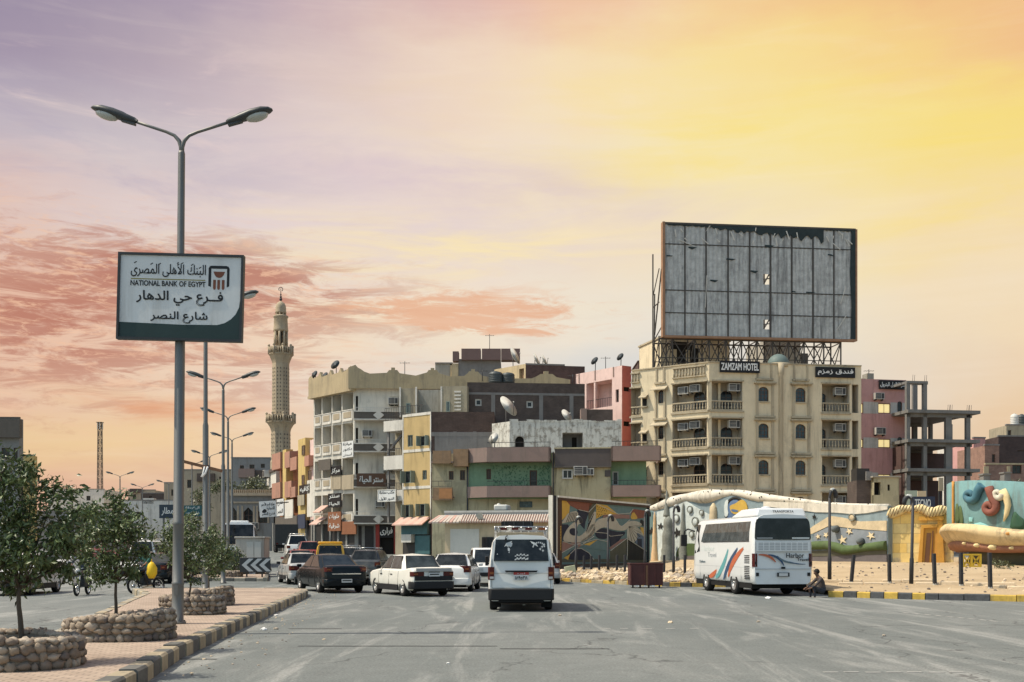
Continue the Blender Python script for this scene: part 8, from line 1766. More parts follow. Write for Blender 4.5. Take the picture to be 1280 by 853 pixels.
for r_ in range(2):
    z = 1.37+r_*.085
    for i in range(8): x = -.17+i*.045; d = .028 if i % 2 else 0; stick([(x, z+d*.6+.02*r_-abs(i-3.5)*.008), (x+.04, z+d*.6+.01-abs(i-3.5)*.008), (x+.042, z+d+.045-abs(i-3.5)*.008), (x+.002, z+d+.035-abs(i-3.5)*.008)])
stick([(-.40, 1.73), (-.36, 1.70), (-.30, 1.71), (-.28, 1.69), (-.24, 1.72), (-.23, 1.80), (-.30, 1.82), (-.34, 1.80), (-.40, 1.80)]); stick([(-.35, 1.60), (-.31, 1.57), (-.29, 1.62), (-.31, 1.67), (-.35, 1.68)]); stick([(-.34, 1.55), (-.31, 1.53), (-.30, 1.57)])
for i in range(9): a = pi*(.95-i*.11); x, z = .46+.15*cos(a), 1.68+.13*sin(a); stick([(x-.018, z-.015), (x+.016, z-.02), (x+.02, z+.022), (x-.012, z+.018)])
for x, z in ((.55, 1.70), (.50, 1.64), (.60, 1.76), (.57, 1.60)): stick([(x, z+.04), (x-.012, z+.01), (x-.04, z), (x-.012, z-.012), (x, z-.045), (x+.012, z-.012), (x+.035, z), (x+.012, z+.01)])
stick([(-.64, 1.50), (-.61, 1.49), (-.62, 1.53)]); mb.build('sticker', t)
mb = MB(); zr = 2.04
for s in (-1, 1):
    mb.tube([(s*.66, -hl+.35, zr+.02), (s*.69, -hl+.34, zr+.10), (s*.69, -hl+.33, zr+.19), (s*.69, 1.4, zr+.19)], .016, 'chrome', 6); mb.tube([(s*.69, -hl+.33, zr+.10), (s*.69, 1.4, zr+.10)], .013, 'chrome', 6)
    for i in range(6): y = -hl+.4+i*.6; mb.tube([(s*.70, y, zr-.12), (s*.69, y, zr+.19)], .013, 'chrome', 5)
for i in range(6): y = -hl+.34+i*.6; mb.tube([(-.69, y, zr+.19), (.69, y, zr+.19)], .014, 'chrome', 6); mb.tube([(-.69, y, zr+.10), (.69, y, zr+.10)], .012, 'chrome', 6)
for i in range(7): x = -.6+i*.2; mb.tube([(x, -hl+.33, zr+.03), (x, -hl+.33, zr+.19)], .011, 'chrome', 5); mb.tube([(x, -hl+.34, zr+.10), (x, 1.4, zr+.10)], .01, 'chrome', 5)
mb.build('roof_rack', t)
for x in (-.46, -.16, .20, .55): mb = MB(); mb.box(x-.09, x+.09, -hl+.31, -hl+.34, zr+.10, zr+.165, 'lens_red' if x != .55 else 'lens_amber'); mb.build('marker_light', t)
mb = MB(); mb.box(-.53, .33, -hl+.55, 0.4, zr+.20, zr+.33, 'trim_black'); mb.box(-.50, .30, -hl+.6, .3, zr+.33, zr+.345, 'dark_metal')
for x in (-.45, -.2, .05, .25): mb.box(x, x+.03, -hl+.53, -hl+.55, zr+.19, zr+.34, 'dark_metal')
o = mb.build('luggage', bevel=.02, org=(0, 0, 0)); o.location = t.location; tag(o, 'flat black wrapped load tied on the white minibus roof rack', 'luggage')
mb = MB(); mb.tube([(-.42, rear(1.85)-.03, 1.86), (-.40, rear(1.9)-.06, 1.96), (-.36, rear(1.9)+.02, 2.0)], .012, 'trim_black', 5); mb.bar((-.42, rear(1.85)-.035, 1.84), (-.38, rear(1.85)-.035, 1.92), .03, 'trim_black'); mb.build('wiper', t)
for s, x in ((-1, -.66), (1, .66)): mb = MB(); mb.box(x-.13, x+.13, -hl+.38, -hl+.42, .10, .34, 'under'); mb.build('mud_flap', t)
# yellow microbus and parked pickup
ty, back, w, hl, rear = vanlike('microbus', 'bright yellow microbus behind the black saloon car', 'van', (at(406, 62)[0], 63.8), -10, 'paint_yellow', 3.9, 1.66, 1.72, (-1.0, 1.1), .29, win=(1.08, .86), waist=.88, lean=.14, group='vans and buses')
mb = MB(); mb.box(-.70, .70, -hl+.3, .8, 1.70, 1.84, 'paint_yellow'); mb.build('roof_box', ty, bevel=.05)
for s in (-1, 1): mb = MB(); mb.box(min(s*w*.82, s*w), max(s*w*.82, s*w), -hl-.012, -hl+.1, .62, .86, 'lens_red'); mb.build('tail_light', ty)
mb = MB(); mb.box(-w, w, -hl-.05, -hl+.1, .3, .5, 'trim_black'); mb.build('rear_bumper', ty, bevel=.02)
def pickup(label, pos, head, body):
    t = thing('pickup', label, 'pickup', (pos[0], pos[1], zg(pos[1])), 'vans and buses', world=False, rz=-radians(head)); mb = MB()
    S = lambda w_, zt, lo=.4: [(0, lo), (w_*.9, lo), (w_, lo+.15), (w_, zt-.08), (w_*.96, zt), (0, zt+.01)]
    mb.mi(body); mb.mi('under'); loft(mb, [(-2.4, S(.8, 1.02)), (-2.3, S(.84, 1.03)), (.9, S(.85, 1.03)), (1.7, S(.84, 1.02)), (2.25, S(.80, .96)), (2.45, S(.72, .85))], body); o = mb.build('body', t); cut_arches(o, (-1.45, 1.5), .36, 1.7)
    mb = MB(); mb.hexa([(-.78, -.55, 1.0), (.78, -.55, 1.0), (.78, 1.35, 1.0), (-.78, 1.35, 1.0), (-.64, -.45, 1.68), (.64, -.45, 1.68), (.64, .55, 1.68), (-.64, .55, 1.68)], body); mb.build('cabin', t, bevel=.05)
    for s in (-1, 1):
        mb = MB(); q = [(s*.775, -.35, 1.08), (s*.775, 1.15, 1.08), (s*.672, .55, 1.58), (s*.672, -.3, 1.58)]; mb.add(q+[(x*.95, y, z) for x, y, z in q], [(0, 1, 2, 3)[::s], (0, 4, 5, 1), (1, 5, 6, 2), (2, 6, 7, 3), (3, 7, 4, 0)], 'car_glass'); mb.build('side_window', t)
        mb = MB(); mb.box(-.10, .10, -.05, .05, -.10, .10, 'trim_black', Matrix.Translation((s*1.0, 1.0, 1.22))); mb.bar((s*.75, 1.0, 1.15), (s*.95, 1.0, 1.2), .03, 'trim_black'); mb.build('mirror', t, bevel=.02)
        for y in (-1.45, 1.5): wheel(t, s*.73, y, .36, .22, 'steel', s)
        mb = MB(); mb.box(min(s*.68, s*.82), max(s*.68, s*.82), -2.42, -2.3, .68, .95, 'lens_red'); mb.build('tail_light', t)
        mb = MB(); mb.box(min(s*.42, s*.7), max(s*.42, s*.7), 2.4, 2.46, .66, .8, 'lens_clear'); mb.build('headlight', t)
    mb = MB(); mb.hexa([(-.7, 1.32, 1.06), (.7, 1.32, 1.06), (.7, 1.36, 1.06), (-.7, 1.36, 1.06), (-.58, .60, 1.6), (.58, .60, 1.6), (.58, .66, 1.6), (-.58, .66, 1.6)], 'car_glass'); mb.build('windscreen', t); mb = MB(); mb.box(-.55, .55, -.56, -.5, 1.15, 1.55, 'car_glass'); mb.build('rear_window', t)
    mb = MB(); mb.box(-.74, .74, -2.3, -.6, 1.0, 1.045, 'under'); mb.build('load_bed', t); mb = MB(); mb.box(-.8, .8, -2.52, -2.38, .42, .58, 'trim_black'); mb.box(-.8, .8, 2.4, 2.56, .45, .62, 'trim_black'); mb.build('bumper', t, bevel=.02); return t
pickup('white pickup half hidden between the white hatchback and the minibus', at(608, 49.0), 172, 'paint_white')
# small truck and white bus up the street
t = thing('box_truck', 'pale teal lorry with a high dark box body up the left street', 'truck', (*at(357, 108), zg(108)), 'vehicles up the left street', world=False, rz=radians(14))
mb = MB(); mb.box(-1.1, 1.1, -2.6, 1.4, .75, 2.75, 'paint_dark'); mb.box(-1.12, 1.12, -2.62, -2.5, .75, 2.77, 'dark_metal'); mb.build('cargo_box', t, bevel=.03); mb = MB(); mb.box(-1.0, 1.0, 1.45, 3.0, .5, 2.2, 'paint_teal'); mb.build('cab', t, bevel=.12); mb = MB(); mb.box(-.9, .9, -2.6, 2.8, .45, .74, 'under'); mb.build('chassis', t)
for s in (-1, 1):
    for y in (-1.7, 2.1): wheel(t, s*.95, y, .42, .28, 'steel', s)
    mb = MB(); mb.box(min(s*.98, s*1.01), max(s*.98, s*1.01), 1.7, 2.7, 1.35, 2.0, 'car_glass'); mb.build('side_window', t); mb = MB(); mb.box(min(s*.8, s*1.0), max(s*.8, s*1.0), -2.66, -2.62, .8, .95, 'lens_red'); mb.build('tail_light', t)
tl, back, w, hl, rear = vanlike('coach', 'white coach roof and windscreen rising behind the concrete kiosk', 'bus', at(300, 74), 168, 'paint_bus', 7.0, 2.3, 2.9, (-2.0, 2.2), .42, win=(1.9, .92), waist=1.4, lean=.1, front=.5, group='vans and buses')
mb = MB(); mb.box(-.6, .6, -.6, .9, 2.88, 3.08, 'paint_bus'); mb.build('roof_unit', tl, bevel=.06)
# --- the parked coach on the right
BH = -8.0; BL_, BW, BHt = 6.9, 2.16, 2.84
hv = Vector((sin(radians(BH)), cos(radians(BH)))); rv = Vector((hv.y, -hv.x)); c0 = Vector(((941.5-CX)/FP*37.2, 37.2))+hv*(BL_/2)+rv*(BW/2)
t = bus = thing('coach', 'white coach with teal, navy and orange swooshes parked at the sandy kerb', 'bus', (c0.x, c0.y, 0), 'vans and buses', world=False, rz=-radians(BH))
w, hl = BW/2, BL_/2
def bhalf(k): return [(0, .42), (w*.90*k, .42), (w*.97*k, .50), (w*k, .75), (w*k, 1.75), (w*.975*k, 2.25), (w*.93*k, 2.58), (w*.85*k, 2.74), (w*.68*k, 2.81), (0, 2.85)]
rear = lambda z: -hl+.05*max(0, (z-1.5))+.22*max(0, .62-z); frn = lambda z: hl-.30*max(0, (z-1.2)/1.6)-.05*max(0, .7-z)
mb = MB(); mb.mi('paint_bus'); mb.mi('under'); loft(mb, [((lambda z, f=f: rear(z)+(frn(z)-rear(z))*f), bhalf(k)) for f, k in ((0, .94), (.006, .975), (.018, .995), (.04, 1), (.3, 1), (.6, 1), (.93, 1), (.975, .985), (.992, .95), (1, .88))], 'paint_bus'); ob = mb.build('body', t); wy = (-hl+2.0, hl-1.75); cut_arches(ob, wy, .42, BW)
xs = lambda z: w if z < 1.75 else w*(1-.05*(z-1.75)) if z < 2.25 else w*(.975-.135*(z-2.25))
for s in (-1, 1):
    for y in wy: wheel(t, s*(w-.14), y, .42, .25, 'steel', s)
    ys = [-hl+.42, -hl+1.55, -hl+2.7, -hl+3.85, -hl+5.0, -hl+5.75]
    for i, (a, b) in enumerate(zip(ys, ys[1:])):
        mb = MB(); k = .012; pts = [(a+.012, 1.92), (b-.012, 1.92), (b-.012 if i < 4 else b-.22, 2.25), (b-.012 if i < 4 else b-.42, 2.60), (a+.012, 2.60), (a+.012, 2.25)]
        vs = [(s*(xs(z)+k), y, z) for y, z in pts]; mb.add(vs, [tuple(range(6))[::s]], 'bus_glass'); mb.add([(s*(xs(z)-.03), y, z) for y, z in pts], [], 'bus_glass')
        for j in range(6): mb.f.append([j, (j+1) % 6, 6+(j+1) % 6, 6+j]); mb.m.append(0); mb.s.append(False)
        mb.build('side_window', t)
    mb = MB(); mb.box(min(s*(w-.02), s*(w+.008)), max(s*(w-.02), s*(w+.008)), -hl+.40, -hl+5.55, 1.895, 1.912, 'trim_black'); 
    pts = [(hl-1.02, 1.55), (hl-.3, 1.45), (hl-.42, 2.25), (hl-.5, 2.60), (hl-.92, 2.60), (hl-.85, 2.25)]; mb.add([(s*(xs(z)+.01)*(1 if y < hl-.35 else .985), y, z) for y, z in pts], [tuple(range(6))[::s]], 'car_glass'); mb.build('quarter_window', t)
    mb = MB(); X_ = s*(w+.002)
    mb.box(min(X_, X_-s*.01), max(X_, X_-s*.01), -hl+.05, hl-.3, .985, .997, 'grey_paint')
    for y in (-hl+2.75, -hl+3.9, hl-1.05, -hl+1.2): mb.box(min(X_, X_-s*.01), max(X_, X_-s*.01), y, y+.012, .5, .985, 'grey_paint')
    mb.build('panel_seam', t)
    mb = MB()
    for r_ in range(14): z = .58+r_*.062; mb.box(min(s*(w-.01), s*(w+.008)), max(s*(w-.01), s*(w+.008)), -hl+.36, -hl+.86, z, z+.034, 'dark_metal') if r_ != 8 else None
    mb.build('side_grille', t)
mat('swoosh_teal', (.10, .30, .31), .45, .08, 2); mat('swoosh_navy', (.03, .07, .14), .45, .08, 2); mat('swoosh_orange', (.45, .12, .055), .45, .08, 2); mat('swoosh_grey', (.12, .16, .18), .45, .08, 2)
FBL = Fac(-w-.001, hl, -w-.001, -hl)      # left flank: u runs from the front of the coach to its tail
def swoosh(F, mb, spine, wid, m, w_=.0, th=.006):
    q = []; n = len(spine); a, b = [], []
    for i, (u, z) in enumerate(spine):
        p, r = spine[max(i-1, 0)], spine[min(i+1, n-1)]; dx, dz = r[0]-p[0], r[1]-p[1]; L_ = sqrt(dx*dx+dz*dz) or 1; k = i/(n-1); h = wid*(.25+.75*sin(pi*min(max(k, .02), .98))**.7)/2; a.append((u-dz/L_*h, z+dx/L_*h)); b.append((u+dz/L_*h, z-dx/L_*h))
    F.flatuz(mb, a+b[::-1], w_, m, th)
def bez(p0, p1, p2, n=12): return [((1-k)**2*p0[0]+2*k*(1-k)*p1[0]+k*k*p2[0], (1-k)**2*p0[1]+2*k*(1-k)*p1[1]+k*k*p2[1]) for k in [i/n for i in range(n+1)]]
U0 = BL_
def stripe(F, *a): mb = MB(); swoosh(F, mb, *a); mb.build('livery_stripe', bus)
for a in ((((U0-3.95, .55), (U0-3.1, .85), (U0-2.55, 1.62)), .26, 'swoosh_teal'), (((U0-3.05, .50), (U0-2.7, 1.0), (U0-1.55, 1.66)), .24, 'swoosh_navy', .002), (((U0-2.55, .62), (U0-2.2, 1.2), (U0-.95, 1.66)), .26, 'swoosh_orange', .004), (((U0-4.75, .58), (U0-4.3, .60), (U0-3.85, .84)), .20, 'swoosh_orange')): stripe(FBL, bez(*a[0]), *a[1:])
mb = MB()
lettering(FBL, mb, 'Harbor', U0-5.6, U0-4.1, 1.55, 1.76, .0, 'sea_pale', .0, .005); lettering(FBL, mb, 'Travel', U0-4.9, U0-3.9, 1.32, 1.50, .0, 'sea_grey', .0, .005); lettering(FBL, mb, 'Deluxe', U0-5.9, U0-5.2, 1.10, 1.20, .0, 'swoosh_grey', .005, .005); mb.build('lettering', t)
FBR = Fac(-w, -hl-.008, w, -hl-.008)
mb = MB(); vs = []
for z, a in ((1.96, .92), (2.02, .94), (2.3, .925), (2.55, .90), (2.66, .86), (2.70, .80)): vs += [(-w*a, rear(z)-.016, z), (w*a, rear(z)-.016, z)]
for z, a in ((1.96, .92), (2.02, .94), (2.3, .925), (2.55, .90), (2.66, .86), (2.70, .80)): vs += [(-w*a, rear(z)+.05, z), (w*a, rear(z)+.05, z)]
mb.add(vs, [(2*i, 2*i+1, 2*i+3, 2*i+2) for i in range(5)]+[(0, 12, 13, 1), (10, 11, 23, 22)]+[(2*i, 2*i+2, 14+2*i, 12+2*i) for i in range(5)]+[(2*i+1, 13+2*i, 15+2*i, 2*i+3) for i in range(5)], 'car_glass'); o = mb.build('rear_window', t)
mb = MB(); FBR.box(mb, w*1.30, w*1.88, 1.99, 2.04, -.005, .0, 'sign_white'); FBR.box(mb, w*.12, w*.65, 1.995, 2.03, -.005, -.001, 'grey_paint'); mb.build('sticker', o)
mb = MB(); FBR.box(mb, w*.1, w*1.9, 1.56, 1.90, 0, .006, 'paint_bus')
for r_ in range(5):
    for c_ in range(9): u = w*.17+c_*w*.187; FBR.box(mb, u, u+w*.155, 1.60+r_*.056, 1.632+r_*.056, .006, .012, 'grey_paint')
mb.build('rear_grille', t)
mb = MB()
for z in (1.53, .95, .93): FBR.box(mb, w*.06, w*1.94, z, z+.01, 0, .007, 'grey_paint')
FBR.box(mb, w*.06, w*.068, .95, 1.9, 0, .007, 'grey_paint'); FBR.box(mb, w*1.932, w*1.94, .95, 1.9, 0, .007, 'grey_paint'); mb.build('panel_seam', t)
for a in ((((w*.18, 1.44), (w*.55, 1.46), (w*.75, 1.18)), .085, 'swoosh_orange'), (((w*.50, 1.44), (w*.88, 1.40), (w*1.02, 1.06)), .075, 'swoosh_navy', .001), (((w*.80, 1.40), (w*1.0, 1.15), (w*1.45, 1.14)), .065, 'swoosh_grey', .002), (((w*1.2, 1.20), (w*1.45, 1.10), (w*1.75, 1.11)), .035, 'swoosh_navy', .003)): stripe(FBR, bez(*a[0]), *a[1:])
mb = MB()
lettering(FBR, mb, 'Harbor', w*1.10, w*1.70, 1.33, 1.50, .0, 'ink', .006, .005); lettering(FBR, mb, 'Travel', w*1.46, w*1.86, 1.22, 1.33, .0, 'ink', .004, .005); mb.build('lettering', t)
for s in (-1, 1):
    mb = MB(); q = [(s*(w-.14), -hl-.015), (s*(w-.05), -hl-.012), (s*(w+.004), -hl+.06), (s*(w+.004), -hl+.12), (s*(w-.14), -hl+.1)]; mb.prism(q[::s], 1.02, 1.48, 'lens_red'); mb.box(min(s*(w-.13), s*(w-.06)), max(s*(w-.13), s*(w-.06)), -hl-.02, -hl, 1.10, 1.2, 'trim_black'); mb.build('tail_light', t)
    mb = MB(); mb.box(s*w*.86-.05, s*w*.86+.05, -hl-.02, -hl+.05, .70, .82, 'trim_black'); mb.build('fog_lamp', t)
mb = MB(); mb.box(-.07, .07, -hl-.03, -hl, .95, 1.02, 'trim_black'); mb.build('camera_box', t); mb = MB(); mb.box(-.22, .22, -hl-.03, -hl, .68, .82, 'dark_metal'); mb.box(-.16, .16, -hl-.034, -hl-.03, .70, .80, 'plate_white'); mb.build('number_plate', t)
mb = MB(); mb.box(-w*.93, w*.93, -hl+.35, hl-.3, .26, .46, 'under'); mb.build('underbody', t)
mb = MB(); q = [(-.98, -hl+.12), (.98, -hl+.12), (1.0, -hl+2.6), (-1.0, -hl+2.6)]
mb.add([(-.92, -hl+.10, 2.76), (.92, -hl+.10, 2.76), (.92, -hl+2.9, 2.76), (-.92, -hl+2.9, 2.76), (-.84, -hl+.22, 3.06), (.84, -hl+.22, 3.06), (.78, -hl+2.0, 3.06), (-.78, -hl+2.0, 3.06)], [(0,3,2,1),(4,5,6,7),(0,1,5,4),(1,2,6,5),(2,3,7,6),(3,0,4,7)], 'paint_bus'); o = mb.build('roof_unit', t, bevel=.06)
mb = MB(); FRU = Fac(-w, -hl+.145, w, -hl+.145); lettering(FRU, mb, 'TRANSPORTA', w-.34, w+.42, 2.90, 2.98, .03, 'ink', .01, .01); mb.build('lettering', o)
mb = MB(); mb.ball((-.15, -hl+1.2, 3.08), .14, 'paint_bus', 10, (1.4, 1, .6)); mb.build('roof_vent', t)
for s in (-1, 1):
    mb = MB(); mb.tube([(s*w*.92, hl-.1, 2.35), (s*(w+.15), hl+.12, 2.45), (s*(w+.26), hl+.22, 2.35), (s*(w+.28), hl+.22, 2.2)], .035, 'trim_black', 6); mb.box(s*(w+.28)-.12, s*(w+.28)+.12, hl+.16, hl+.28, 1.75, 2.22, 'trim_black'); mb.build('mirror', t, bevel=.03)
mb = MB(); mb.add([(-w*.86, frn(1.3)+.015, 1.3), (w*.86, frn(1.3)+.015, 1.3), (w*.80, frn(2.6)+.015, 2.6), (-w*.80, frn(2.6)+.015, 2.6), (-w*.86, frn(1.3)-.05, 1.3), (w*.86, frn(1.3)-.05, 1.3), (w*.80, frn(2.6)-.05, 2.6), (-w*.80, frn(2.6)-.05, 2.6)], [(3,2,1,0),(4,5,6,7),(0,1,5,4),(1,2,6,5),(2,3,7,6),(3,0,4,7)], 'car_glass'); mb.build('windscreen', t)
# ================================================================== people and motorcycles
mat('skin_brown', (.13, .070, .045), .6, .15, 8); mat('skin_mid', (.22, .12, .08), .6, .15, 8); mat('hair', (.010, .008, .007), .7, .2, 20); mat('shirt_grey', (.075, .06, .056), .9, .2, 6); mat('trousers_dark', (.035, .037, .045), .9, .25, 6); mat('shirt_teal', (.03, .10, .085), .9, .2, 6); mat('shirt_blue', (.05, .06, .08), .9, .25, 6); mat('bag_yellow', (.70, .46, .02), .5, .15, 4); mat('sandal', (.05, .035, .025), .8, .2, 5)
def person(label, J, face, pick, loc, rz, hairm='hair', group=None):
    """One continuous skinned body from a posed skeleton J; hair is a child."""
    t = thing('person', label, 'person', loc, group, world=False, rz=rz); names = list(J); idx = {n: i for i, n in enumerate(names)}
    E = [('pelvis','waist'),('waist','chest'),('chest','neck'),('neck','jaw'),('jaw','head'),('head','crown')]
    for s in 'lr': E += [('chest','sho_'+s),('sho_'+s,'elb_'+s),('elb_'+s,'wri_'+s),('wri_'+s,'palm_'+s),('pelvis','hip_'+s),('hip_'+s,'kne_'+s),('kne_'+s,'ank_'+s),('ank_'+s,'toe_'+s)]
    vs = [Vector(J[n]) for n in names]; Rr = {'pelvis':.135,'waist':.125,'chest':.145,'neck':.058,'jaw':.068,'head':.092,'crown':.075}
    rad = [Rr.get(n) or {'sho':.068,'elb':.044,'wri':.030,'palm':.034,'hip':.098,'kne':.060,'ank':.042,'toe':.036}[n[:-2]] for n in names]; ed = [(idx[a], idx[b]) for a, b in E]
    f = Vector(face).normalized(); hd = Vector(J['head']); k = len(vs); vs.append(hd+f*.115+Vector((0, 0, -.015))); rad.append(.018); ed.append((idx['head'], k))    # nose
    for s in 'lr':
        w_, p = Vector(J['wri_'+s]), Vector(J['palm_'+s]); d = (p-w_).normalized(); sd = d.cross(Vector((0, 0, 1))); sd = (sd if sd.length > .1 else Vector((1, 0, 0))).normalized(); dn = Vector((0, 0, -1))
        for i, (o, l) in enumerate(((-.030, .055), (-.010, .068), (.010, .064), (.028, .048))):
            k = len(vs); vs += [p+sd*o+d*.045, p+sd*o+d*(.045+l*.6)+dn*.012, p+sd*o+d*(.045+l)+dn*.035]; rad += [.010, .009, .008]; ed += [(idx['palm_'+s], k), (k, k+1), (k+1, k+2)]
        k = len(vs); vs += [p-sd*.045+d*.01, p-sd*.06+d*.045+dn*.01]; rad += [.011, .009]; ed += [(idx['palm_'+s], k), (k, k+1)]
    me = bpy.data.meshes.new('skeleton'); me.from_pydata([tuple(v) for v in vs], ed, []); ob = bpy.data.objects.new('body', me); COL.objects.link(ob)
    sk = ob.modifiers.new('skin', 'SKIN'); sk.use_smooth_shade = True
    for i, r in enumerate(rad): me.skin_vertices[0].data[i].radius = (r, r)
    me.skin_vertices[0].data[idx['pelvis']].use_root = True
    sb = ob.modifiers.new('smooth', 'SUBSURF'); sb.levels = 2; sb.render_levels = 2
    dg = bpy.context.evaluated_depsgraph_get(); m2 = bpy.data.meshes.new_from_object(ob.evaluated_get(dg)); ob.modifiers.clear(); ob.data = m2; m2.materials.clear()
    ms = []; 
    for p in m2.polygons:
        c = p.center; n_ = min(names, key=lambda q: (Vector(J[q])-c).length-rad[idx[q]]*.6); m_ = pick(n_, c)
        if m_ not in ms: ms.append(m_)
        p.material_index = ms.index(m_); p.use_smooth = True
    for m_ in ms: m2.materials.append(M[m_])
    ob.parent = t
    up = (Vector(J['crown'])-Vector(J['jaw'])).normalized(); mb = MB(); T = Matrix.Translation(hd-f*.018+up*.035); mb.ball((0, 0, 0), .104, hairm, 14, (1, 1, 1.0), T); mb.v = [v for v in mb.v]
    keep = [i for i, ff in enumerate(mb.f) if (sum((mb.v[j] for j in ff), Vector())/len(ff)-hd).dot(up) > .02-(.09 if (sum((mb.v[j] for j in ff), Vector())/len(ff)-hd).dot(f) < -.01 else 0)]
    mb.f = [mb.f[i] for i in keep]; mb.m = [mb.m[i] for i in keep]; mb.s = [mb.s[i] for i in keep]; mb.build('hair', t)
    return t
# man sitting in the coach's shade (local frame: he faces -x)
J = {'pelvis':(.06,0,.34),'waist':(.04,0,.50),'chest':(-.06,0,.72),'neck':(-.13,0,.86),'jaw':(-.17,0,.93),'head':(-.185,0,1.0),'crown':(-.18,0,1.07),
 'sho_l':(-.07,-.19,.78),'elb_l':(-.30,-.24,.56),'wri_l':(-.46,-.16,.44),'palm_l':(-.53,-.12,.42),'sho_r':(-.07,.19,.78),'elb_r':(-.30,.24,.57),'wri_r':(-.47,.16,.46),'palm_r':(-.54,.12,.44),
 'hip_l':(.03,-.11,.32),'kne_l':(-.36,-.17,.50),'ank_l':(-.30,-.15,.10),'toe_l':(-.46,-.16,.045),'hip_r':(.03,.11,.32),'kne_r':(-.38,.17,.50),'ank_r':(-.34,.15,.10),'toe_r':(-.50,.16,.045)}
def pk(n, c):
    if n in ('jaw','head','crown','neck') or n[:4] in ('wri_','palm') or (n[:3] == 'elb' and c.x < -.33): return 'skin_brown'
    if n[:3] in ('hip','kne') or n == 'pelvis': return 'trousers_dark'
    if n[:3] in ('ank',): return 'trousers_dark' if c.z > .12 else 'skin_brown'
    if n[:3] == 'toe': return 'sandal'
    return 'shirt_grey'
mps = at(1024, 36.5)
person('man in a grey shirt sitting hunched on the kerb behind the coach', J, (-1, 0, -.1), pk, (mps[0]+.1, mps[1]+.1, -.10), .12).scale = (.94,)*3
def motorbike(label, pos, rz, lean=0.0, col='paint_dark'):
    t = thing('motorcycle', label, 'motorcycle', (pos[0], pos[1], zg(pos[1])), 'motorcycles on the left carriageway', world=False, rz=rz)
    for y in (-.62, .64):
        T = Matrix.Translation((0, y, .29)) @ Matrix.Rotation(pi/2, 4, 'Y'); mb = MB(); mb.lathe([(.22, -.03), (.25, -.045), (.285, -.03), (.29, 0), (.285, .03), (.25, .045), (.22, .03)], 'tyre', 24, T, cap=False); o = mb.build('wheel', t); mb = MB(); mb.lathe([(.225, -.02), (.225, .02)], 'chrome', 24, T, cap=False); mb.lathe([(.05, -.06), (.05, .06)], 'chrome', 10, T)
        for k in range(12): a = 2*pi*k/12; mb.tube([T @ Vector((.04*cos(a), .04*sin(a), .03*(-1)**k)), T @ Vector((.225*cos(a), .225*sin(a), 0))], .005, 'chrome', 4)
        mb.build('rim', o)
    mb = MB(); mb.tube([(0, .42, .92), (0, .30, .72), (0, -.1, .66), (0, -.75, .72)], .03, 'dark_metal', 8); mb.tube([(0, .40, .85), (0, .28, .38), (0, -.15, .32), (0, -.2, .6)], .025, 'dark_metal', 8); mb.tube([(.06, -.62, .29), (.06, -.1, .36)], .02, 'dark_metal', 6); mb.tube([(-.06, -.62, .29), (-.06, -.1, .36)], .02, 'dark_metal', 6); mb.build('frame', t)
    mb = MB()
    for s in (-1, 1): mb.tube([(s*.075, .64, .29), (s*.075, .44, .88)], .022, 'chrome', 8)
    mb.build('fork', t); mb = MB(); mb.tube([(-.34, .30, .98), (-.26, .36, 1.0), (-.08, .42, .95), (.08, .42, .95), (.26, .36, 1.0), (.34, .30, .98)], .014, 'chrome', 6); mb.tube([(-.36, .28, .98), (-.24, .37, 1.0)], .02, 'trim_black', 6); mb.tube([(.36, .28, .98), (.24, .37, 1.0)], .02, 'trim_black', 6); mb.build('handlebar', t)
    mb = MB(); mb.ball((0, .16, .78), .17, col, 14, (.75, 1.5, .75)); mb.build('tank', t); mb = MB(); mb.box(-.13, .13, -.75, -.02, .72, .82, 'trim_black'); mb.build('seat', t, bevel=.04); mb = MB(); mb.box(-.13, .13, -.16, .2, .30, .58, 'dark_metal'); mb.lathe([(.08, 0), (.09, .1), (.08, .22)], 'dark_metal', 10, Matrix.Translation((0, .1, .5))); mb.tube([(.12, .2, .35), (.15, .05, .25), (.15, -.7, .32)], [.02, .025, .04], 'chrome', 8); mb.build('engine', t)
    mb = MB(); T = Matrix.Translation((0, .52, .86)) @ Matrix.Rotation(-pi/2, 4, 'X'); mb.lathe([(.05, -.1), (.10, -.02), (.105, .02)], 'trim_black', 14, T); o = mb.build('headlight', t); mb = MB(); mb.lathe([(.098, .02), (.06, .04), (1e-4, .045)], 'lens_clear', 14, T); mb.build('lens', o)
    mb = MB()
    for y, a0, a1 in ((.64, .3, 2.4), (-.62, .7, 2.9)):
        for i in range(8): a, b = a0+(a1-a0)*i/8, a0+(a1-a0)*(i+1)/8; mb.hexa([(-.06, y+.31*cos(a), .29+.31*sin(a)), (.06, y+.31*cos(a), .29+.31*sin(a)), (.06, y+.31*cos(b), .29+.31*sin(b)), (-.06, y+.31*cos(b), .29+.31*sin(b)), (-.06, y+.325*cos(a), .29+.325*sin(a)), (.06, y+.325*cos(a), .29+.325*sin(a)), (.06, y+.325*cos(b), .29+.325*sin(b)), (-.06, y+.325*cos(b), .29+.325*sin(b))], col)
    mb.build('mudguard', t)
    for s in (-1, 1): mb = MB(); mb.tube([(s*.22, .38, 1.0), (s*.30, .40, 1.14)], .008, 'chrome', 5); mb.box(s*.32-.05, s*.32+.05, .385, .41, 1.12, 1.19, 'trim_black'); mb.build('mirror', t)
    t.rotation_euler = (0, lean, rz); return t
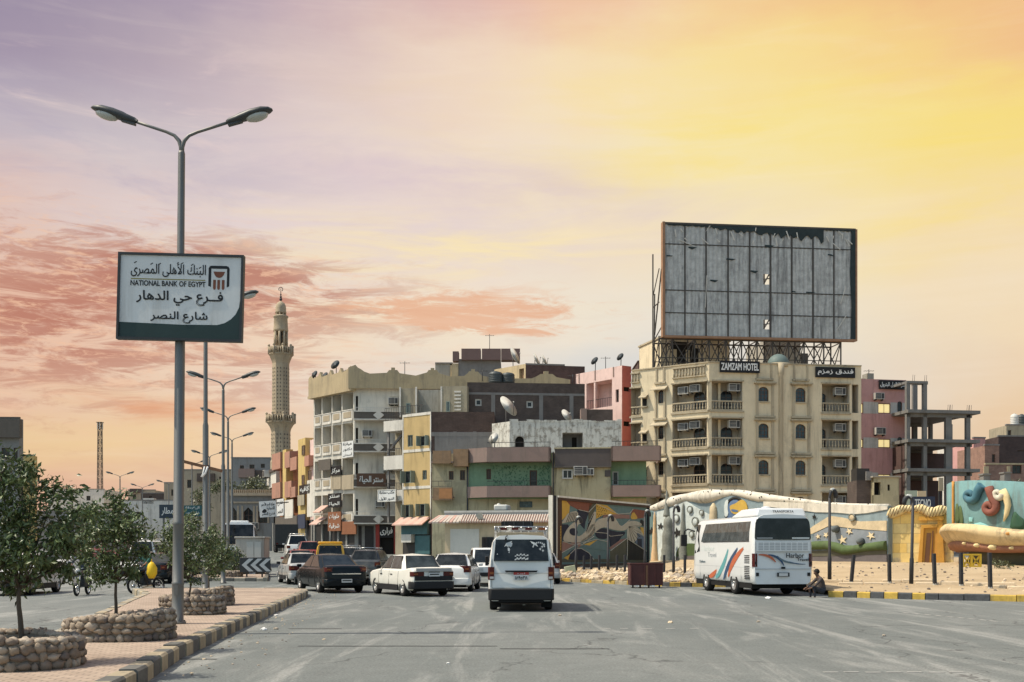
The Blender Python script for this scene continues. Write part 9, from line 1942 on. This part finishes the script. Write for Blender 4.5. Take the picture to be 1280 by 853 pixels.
JR = {'pelvis':(0,-.28,.92),'waist':(0,-.26,1.08),'chest':(0,-.19,1.32),'neck':(0,-.16,1.48),'jaw':(0,-.14,1.56),'head':(0,-.13,1.63),'crown':(0,-.135,1.70)}
for s, g in ((-1, 'l'), (1, 'r')): JR.update({'sho_'+g:(s*.19,-.19,1.39),'elb_'+g:(s*.33,.05,1.18),'wri_'+g:(s*.31,.24,1.03),'palm_'+g:(s*.30,.30,1.01),'hip_'+g:(s*.12,-.22,.88),'kne_'+g:(s*.25,.16,.74),'ank_'+g:(s*.22,.02,.34),'toe_'+g:(s*.22,.16,.27)})
def pk2(sh):
    def f(n, c):
        if n in ('jaw','head','crown','neck') or n[:4] in ('wri_','palm'): return 'skin_mid'
        if n[:3] in ('hip','kne','ank') or n == 'pelvis': return 'trousers_dark'
        return 'sandal' if n[:3] == 'toe' else sh
    return f
p1 = at(103, 38.2); motorbike('dark motorcycle ridden toward the camera between the first two young trees', (p1[0], p1[1], 0), pi+.08, 0, 'paint_dark')
person('rider in a dark blue shirt on the motorcycle between the first two trees', JR, (0, 1, -.05), pk2('shirt_blue'), (p1[0], p1[1], 0), pi+.08)
p2 = at(184, 39.8); tm = motorbike('black motorcycle tilted beside the striped kerb, carrying a yellow bag', (p2[0], p2[1], 0), pi-.45, .16, 'paint_black')
person('rider in a teal shirt on the tilted motorcycle by the striped kerb', JR, (0, 1, -.05), pk2('shirt_teal'), (p2[0]-.02, p2[1], 0), pi-.45).rotation_euler = (0, .16, pi-.45)
mb = MB(); pts = [(0, 0, -.30), (0, .02, -.12), (.02, 0, .08), (0, 0, .22), (.02, 0, .30)]; mb.tube(pts, [.10, .19, .18, .12, .05], 'bag_yellow', 12); mb.tube([(.02, 0, .30), (.0, .02, .40), (-.02, .02, .30)], .012, 'bag_yellow', 5); o = mb.build('plastic_bag', org=(0, 0, 0)); o.location = (p2[0]+.26, p2[1]-.30, .86); tag(o, 'bright yellow plastic bag hanging from the tilted motorcycle', 'bag')
# tidy
for o in bpy.data.objects:
    for k in ('_org', '_r'):
        if k in o: del o[k]
